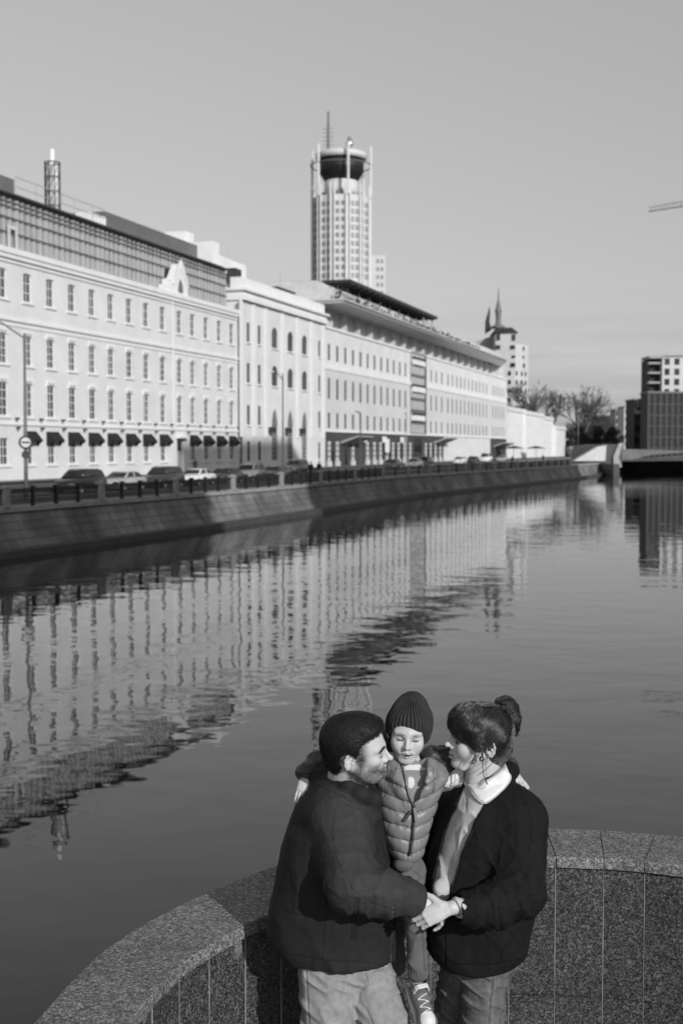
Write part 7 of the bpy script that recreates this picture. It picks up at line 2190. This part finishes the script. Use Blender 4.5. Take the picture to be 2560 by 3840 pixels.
for k in range(420):
    ax_ = nrm(A3([.35, -.8, .5]) + rng.normal(0, .35, 3)); u = nrm(np.cross(ax_, rng.normal(0, 1, 3))); w_ = np.cross(ax_, u); a0 = rng.uniform(0, 6.28); L0 = rng.uniform(1.2, 2.8)
    dd = np.array([u * math.cos(a0 + L0*t) + w_ * math.sin(a0 + L0*t) + ax_ * rng.uniform(-.1, .1) for t in np.linspace(0, 1, 11)]); dd = dd / np.linalg.norm(dd, axis=1, keepdims=True)
    P_, ok = bun.tracev(bc + dd * .09, -dd, 30, .0006 + abs(rng.normal(0, .0008))); paths.append(P_)
strands('hair_strands', paths, HAIRW, .0008, .0004, bunob, woman.location)
clip = SDF()
for k in range(5):
    z_ = .035 - k * .02; clip.chain([bc + A3([-.034, -.020, z_]), bc + A3([-.020, -.040, z_ - .003]), bc + A3([.0, -.045, z_ - .006])], [.004, .0035, .002], .003)
clip.cap(bc + A3([-.036, -.018, .045]), bc + A3([-.036, -.018, -.05]), .0045, .0045, .004)
sculpt('hair_clip', clip, .0018, blur_map('clip_plastic', .012, .25, .6, .0, 100, .1, 20), woman)
# strands combed from the parting to the bun and down over the brow
paths = []; hc = WH.p(-.01, 0, .02)
def wrap(p0, p1, n=14, lift=.0005, sag=0.0, jit=.0016):
    """path over the hair surface from direction p0 to p1 (local)"""
    a, b_ = A3(p0), A3(p1); pts = []
    ja, jb = rng.normal(0, jit, 3), rng.normal(0, jit, 3)
    mid = rng.normal(0, jit * 1.3, 3)
    for t in np.linspace(0, 1, n):
        q = (a + ja) * (1 - t) + (b_ + jb) * t + mid * math.sin(math.pi * t); q = q / max(np.linalg.norm(q), 1e-6) * .2
        pts.append(q)
    P = np.array([hc + WH.R @ q for q in pts]); D = -(P - hc) / np.linalg.norm(P - hc, axis=1, keepdims=True)
    R_, ok = hs_plain.tracev(P, D, 34, lift + abs(rng.normal(0, .0012)))
    return R_
hs_plain = SDF(); hs_plain.p = [p for p in hs.p if p[4] == '+']
bl = WH.l(bc)
for k in range(760):
    y = rng.uniform(-1, 1)
    st = A3([.055 + .02*rng.rand(), .03 * y, .085]) if rng.rand() < .35 else A3([rng.uniform(-.01, .045), (.07 if rng.rand() < .8 else -.07), rng.uniform(-.02, .08)])
    if rng.rand() < .3: st = A3([rng.uniform(-.05, -.02), (.06 if rng.rand() < .8 else -.06), rng.uniform(-.10, -.04)])
    en = A3([bl[0] + rng.uniform(-.0, .02), bl[1] + rng.uniform(-.03, .03), bl[2] + rng.uniform(-.03, .02)])
    paths.append(wrap(st - A3([-.01, 0, .02]), en - A3([-.01, 0, .02])))
for k in range(620):                                   # fringe
    sgn = 1 if rng.rand() < .75 else -1
    st = A3([rng.uniform(.010, .04), .030*sgn + rng.uniform(-.02, .02), .100]); t = rng.rand()
    en = A3([.098 - .07 * t ** 1.2, sgn * (.010 + .068 * t), .030 - .050 * t + rng.normal(0, .004)])
    paths.append(wrap(st - A3([-.01, 0, .02]), en - A3([-.01, 0, .02]), 14, .0006, 0, .002))
strands('hair_strands', paths, HAIRW, .0008, .0004, whair, woman.location)
paths = []
def wisp(pts, n=3, j=.002, r=None):
    for _ in range(n):
        o_ = rng.normal(0, j, 3); paths.append(catmull([A3(p) + o_ * (i / len(pts)) * 1.2 + rng.normal(0, .0006, 3) for i, p in enumerate(pts)], 7))
Y5 = lambda x, y, Y: at(x / 3.409 + 1600, y / 3.409 + 2550, Y)
wisp([Y5(640, 700, 4.325), Y5(690, 830, 4.315), Y5(712, 930, 4.31), Y5(712, 1080, 4.30), Y5(725, 1220, 4.285), Y5(775, 1335, 4.265)], 12, .0016)
wisp([Y5(600, 640, 4.325), Y5(660, 790, 4.315), Y5(680, 880, 4.31), Y5(640, 980, 4.31), Y5(570, 1070, 4.32)], 7, .003)
wisp([Y5(620, 660, 4.325), Y5(640, 860, 4.315), Y5(600, 1000, 4.31), Y5(540, 1085, 4.32)], 4, .003)
wisp([Y5(740, 900, 4.31), Y5(750, 1100, 4.30), Y5(745, 1330, 4.275), Y5(690, 1390, 4.265), Y5(600, 1365, 4.26)], 2, .002)
wisp([Y5(860, 960, 4.36), Y5(830, 1060, 4.33), Y5(740, 1150, 4.31), Y5(640, 1210, 4.31)], 4, .003)
wisp([Y5(1110, 540, 4.45), Y5(1165, 600, 4.45), Y5(1160, 700, 4.45), Y5(1200, 725, 4.45)], 9, .0025)
wisp([Y5(1090, 300, 4.45), Y5(1160, 380, 4.45), Y5(1185, 500, 4.45), Y5(1200, 560, 4.45)], 6, .004)
for _ in range(7): wisp([Y5(rng.uniform(860, 1080), rng.uniform(250, 330), 4.44), Y5(rng.uniform(930, 1150), rng.uniform(195, 260), 4.44), Y5(rng.uniform(1060, 1180), rng.uniform(260, 420), 4.44)], 1)
for _ in range(14): wisp([Y5(rng.uniform(500, 620), 285, 4.42), Y5(rng.uniform(380, 470), rng.uniform(285, 320), 4.42), Y5(rng.uniform(270, 320), rng.uniform(400, 450), 4.42), Y5(rng.uniform(240, 300), rng.uniform(500, 600), 4.42)], 1)
strands('loose_hair', paths, HAIRW, .0008, .0004, woman, woman.location)
brow(WB, WH, 'eyebrows', HAIRW, woman, 120, (.014, .048), .0195, .007, .0005, thick=.003)
lashes(WB, WH, woman, HAIRS, .007, .5)
er = SDF(); E0 = Y5(700, 935, 4.32)
er.chain([E0, E0 + A3([.001, 0, -.012])], [.0035, .0025], .003)
for k in range(5): a = k * 1.256; er.ell(E0 + A3([.007*math.cos(a), 0, -.020 + .007*math.sin(a)]), (.0045, .002, .0045), None, .002)
sculpt('earring', er, .0012, blur_map('earring_metal', .06, .3, .8, 0, 100, .1, 20), woman)

# ------------------------------------------------------------------ passers-by on the far pavement
def walker(px, n, label, coat=.02, stride=.12, seed=0, face=1):
    w = fw(S(px, n), n, streetz(n) + .0); e_ = empty('person', w, ROTF + (0 if face > 0 else math.pi), label, 'person', 'people walking on the far embankment')
    s_ = SDF(); s_.ell((0, 0, 1.63), (.095, .08, .12), None, .01); s_.cap((0, 0, 1.5), (0, 0, 1.42), .05, .06, .02)
    s_.ell((.09, 0, 1.62), (.02, .014, .016), None, .01)
    s_.loft([(0, 0, .80, .12, .17), (0, 0, 1.0, .12, .17), (0, 0, 1.2, .13, .19), (0, 0, 1.40, .12, .21), (0, 0, 1.46, .07, .10)], .02)
    for sg_ in (-1, 1):
        s_.chain([(0, sg_*.21, 1.38), (sg_*.05, sg_*.26, 1.12), (sg_*.14, sg_*.24, .90)], [.06, .05, .035], .02)
        s_.ell((sg_*.17, sg_*.24, .84), (.03, .02, .045), None, .01)
        s_.chain([(0, sg_*.09, .88), (-sg_*stride*.6, sg_*.09, .48), (-sg_*stride*1.6, sg_*.09, .08)], [.09, .06, .045], .02)
        s_.ell((-sg_*stride*1.6 + .06, sg_*.09, .04), (.13, .045, .04), None, .02)
    V, Q = s_.polygonise(.02)
    z = V[:, 2]; pig = np.where(z > 1.5, np.where(V[:, 0] > .04, 1.0, .1), np.where(z > .84, coat / .4, .03 / .4)); pig = np.where((z < .9) & (np.abs(V[:, 1]) > .20), 1.0, pig)
    inst('body', np_mesh('body', V, Q, SKIN, pig), e_); return e_
walker(732, 4, 'person in dark clothes walking below the last awnings, close to the white wall', .02)
walker(1165, 14, 'left person of the dark pair walking behind the railing by the tall pointed windows', .02, .1)
walker(1196, 14, 'right person of the dark pair walking behind the railing by the tall pointed windows', .03, .14)
walker(1920, 15, 'person in dark clothes beside the far white houses, under the first parasol', .02)
walker(2035, 15, 'person standing behind the railing at the far end of the white houses', .02, .05)

# ------------------------------------------------------------------ added out of the view: unseen blocks sized to cast the shade on the far quay
for (pa, pb, zq, t, lb) in ((-500, 660, 1.9, 95, 'added unseen grey block outside the view that casts the shade on the left quay'), (1145, 1490, 14.2, 112, 'tallest added unseen grey block outside the view, casting shade up to the awnings'),
                            (1491, 2149, 2.2, 118, 'added unseen grey block outside the view that casts the shade on the far quay')):
    if pa < 0: qa = Q_ext = ray_q(2).lerp(ray_q(300), -1.2)
    else: qa = ray_q(pa)
    qb = ray_q(pb); off = Vector((math.sin(SUN_AZ) * t, -math.cos(SUN_AZ) * t)); a_, b_ = qa + off, qb + off
    mid = (a_ + b_) / 2; tv = b_ - a_; nv = Vector((tv.y, -tv.x)).normalized(); mid += nv * 3
    shade_block(mid.x, mid.y, tv.length, 6, zq + math.tan(SUN_EL) * t, math.atan2(tv.y, tv.x), lb)
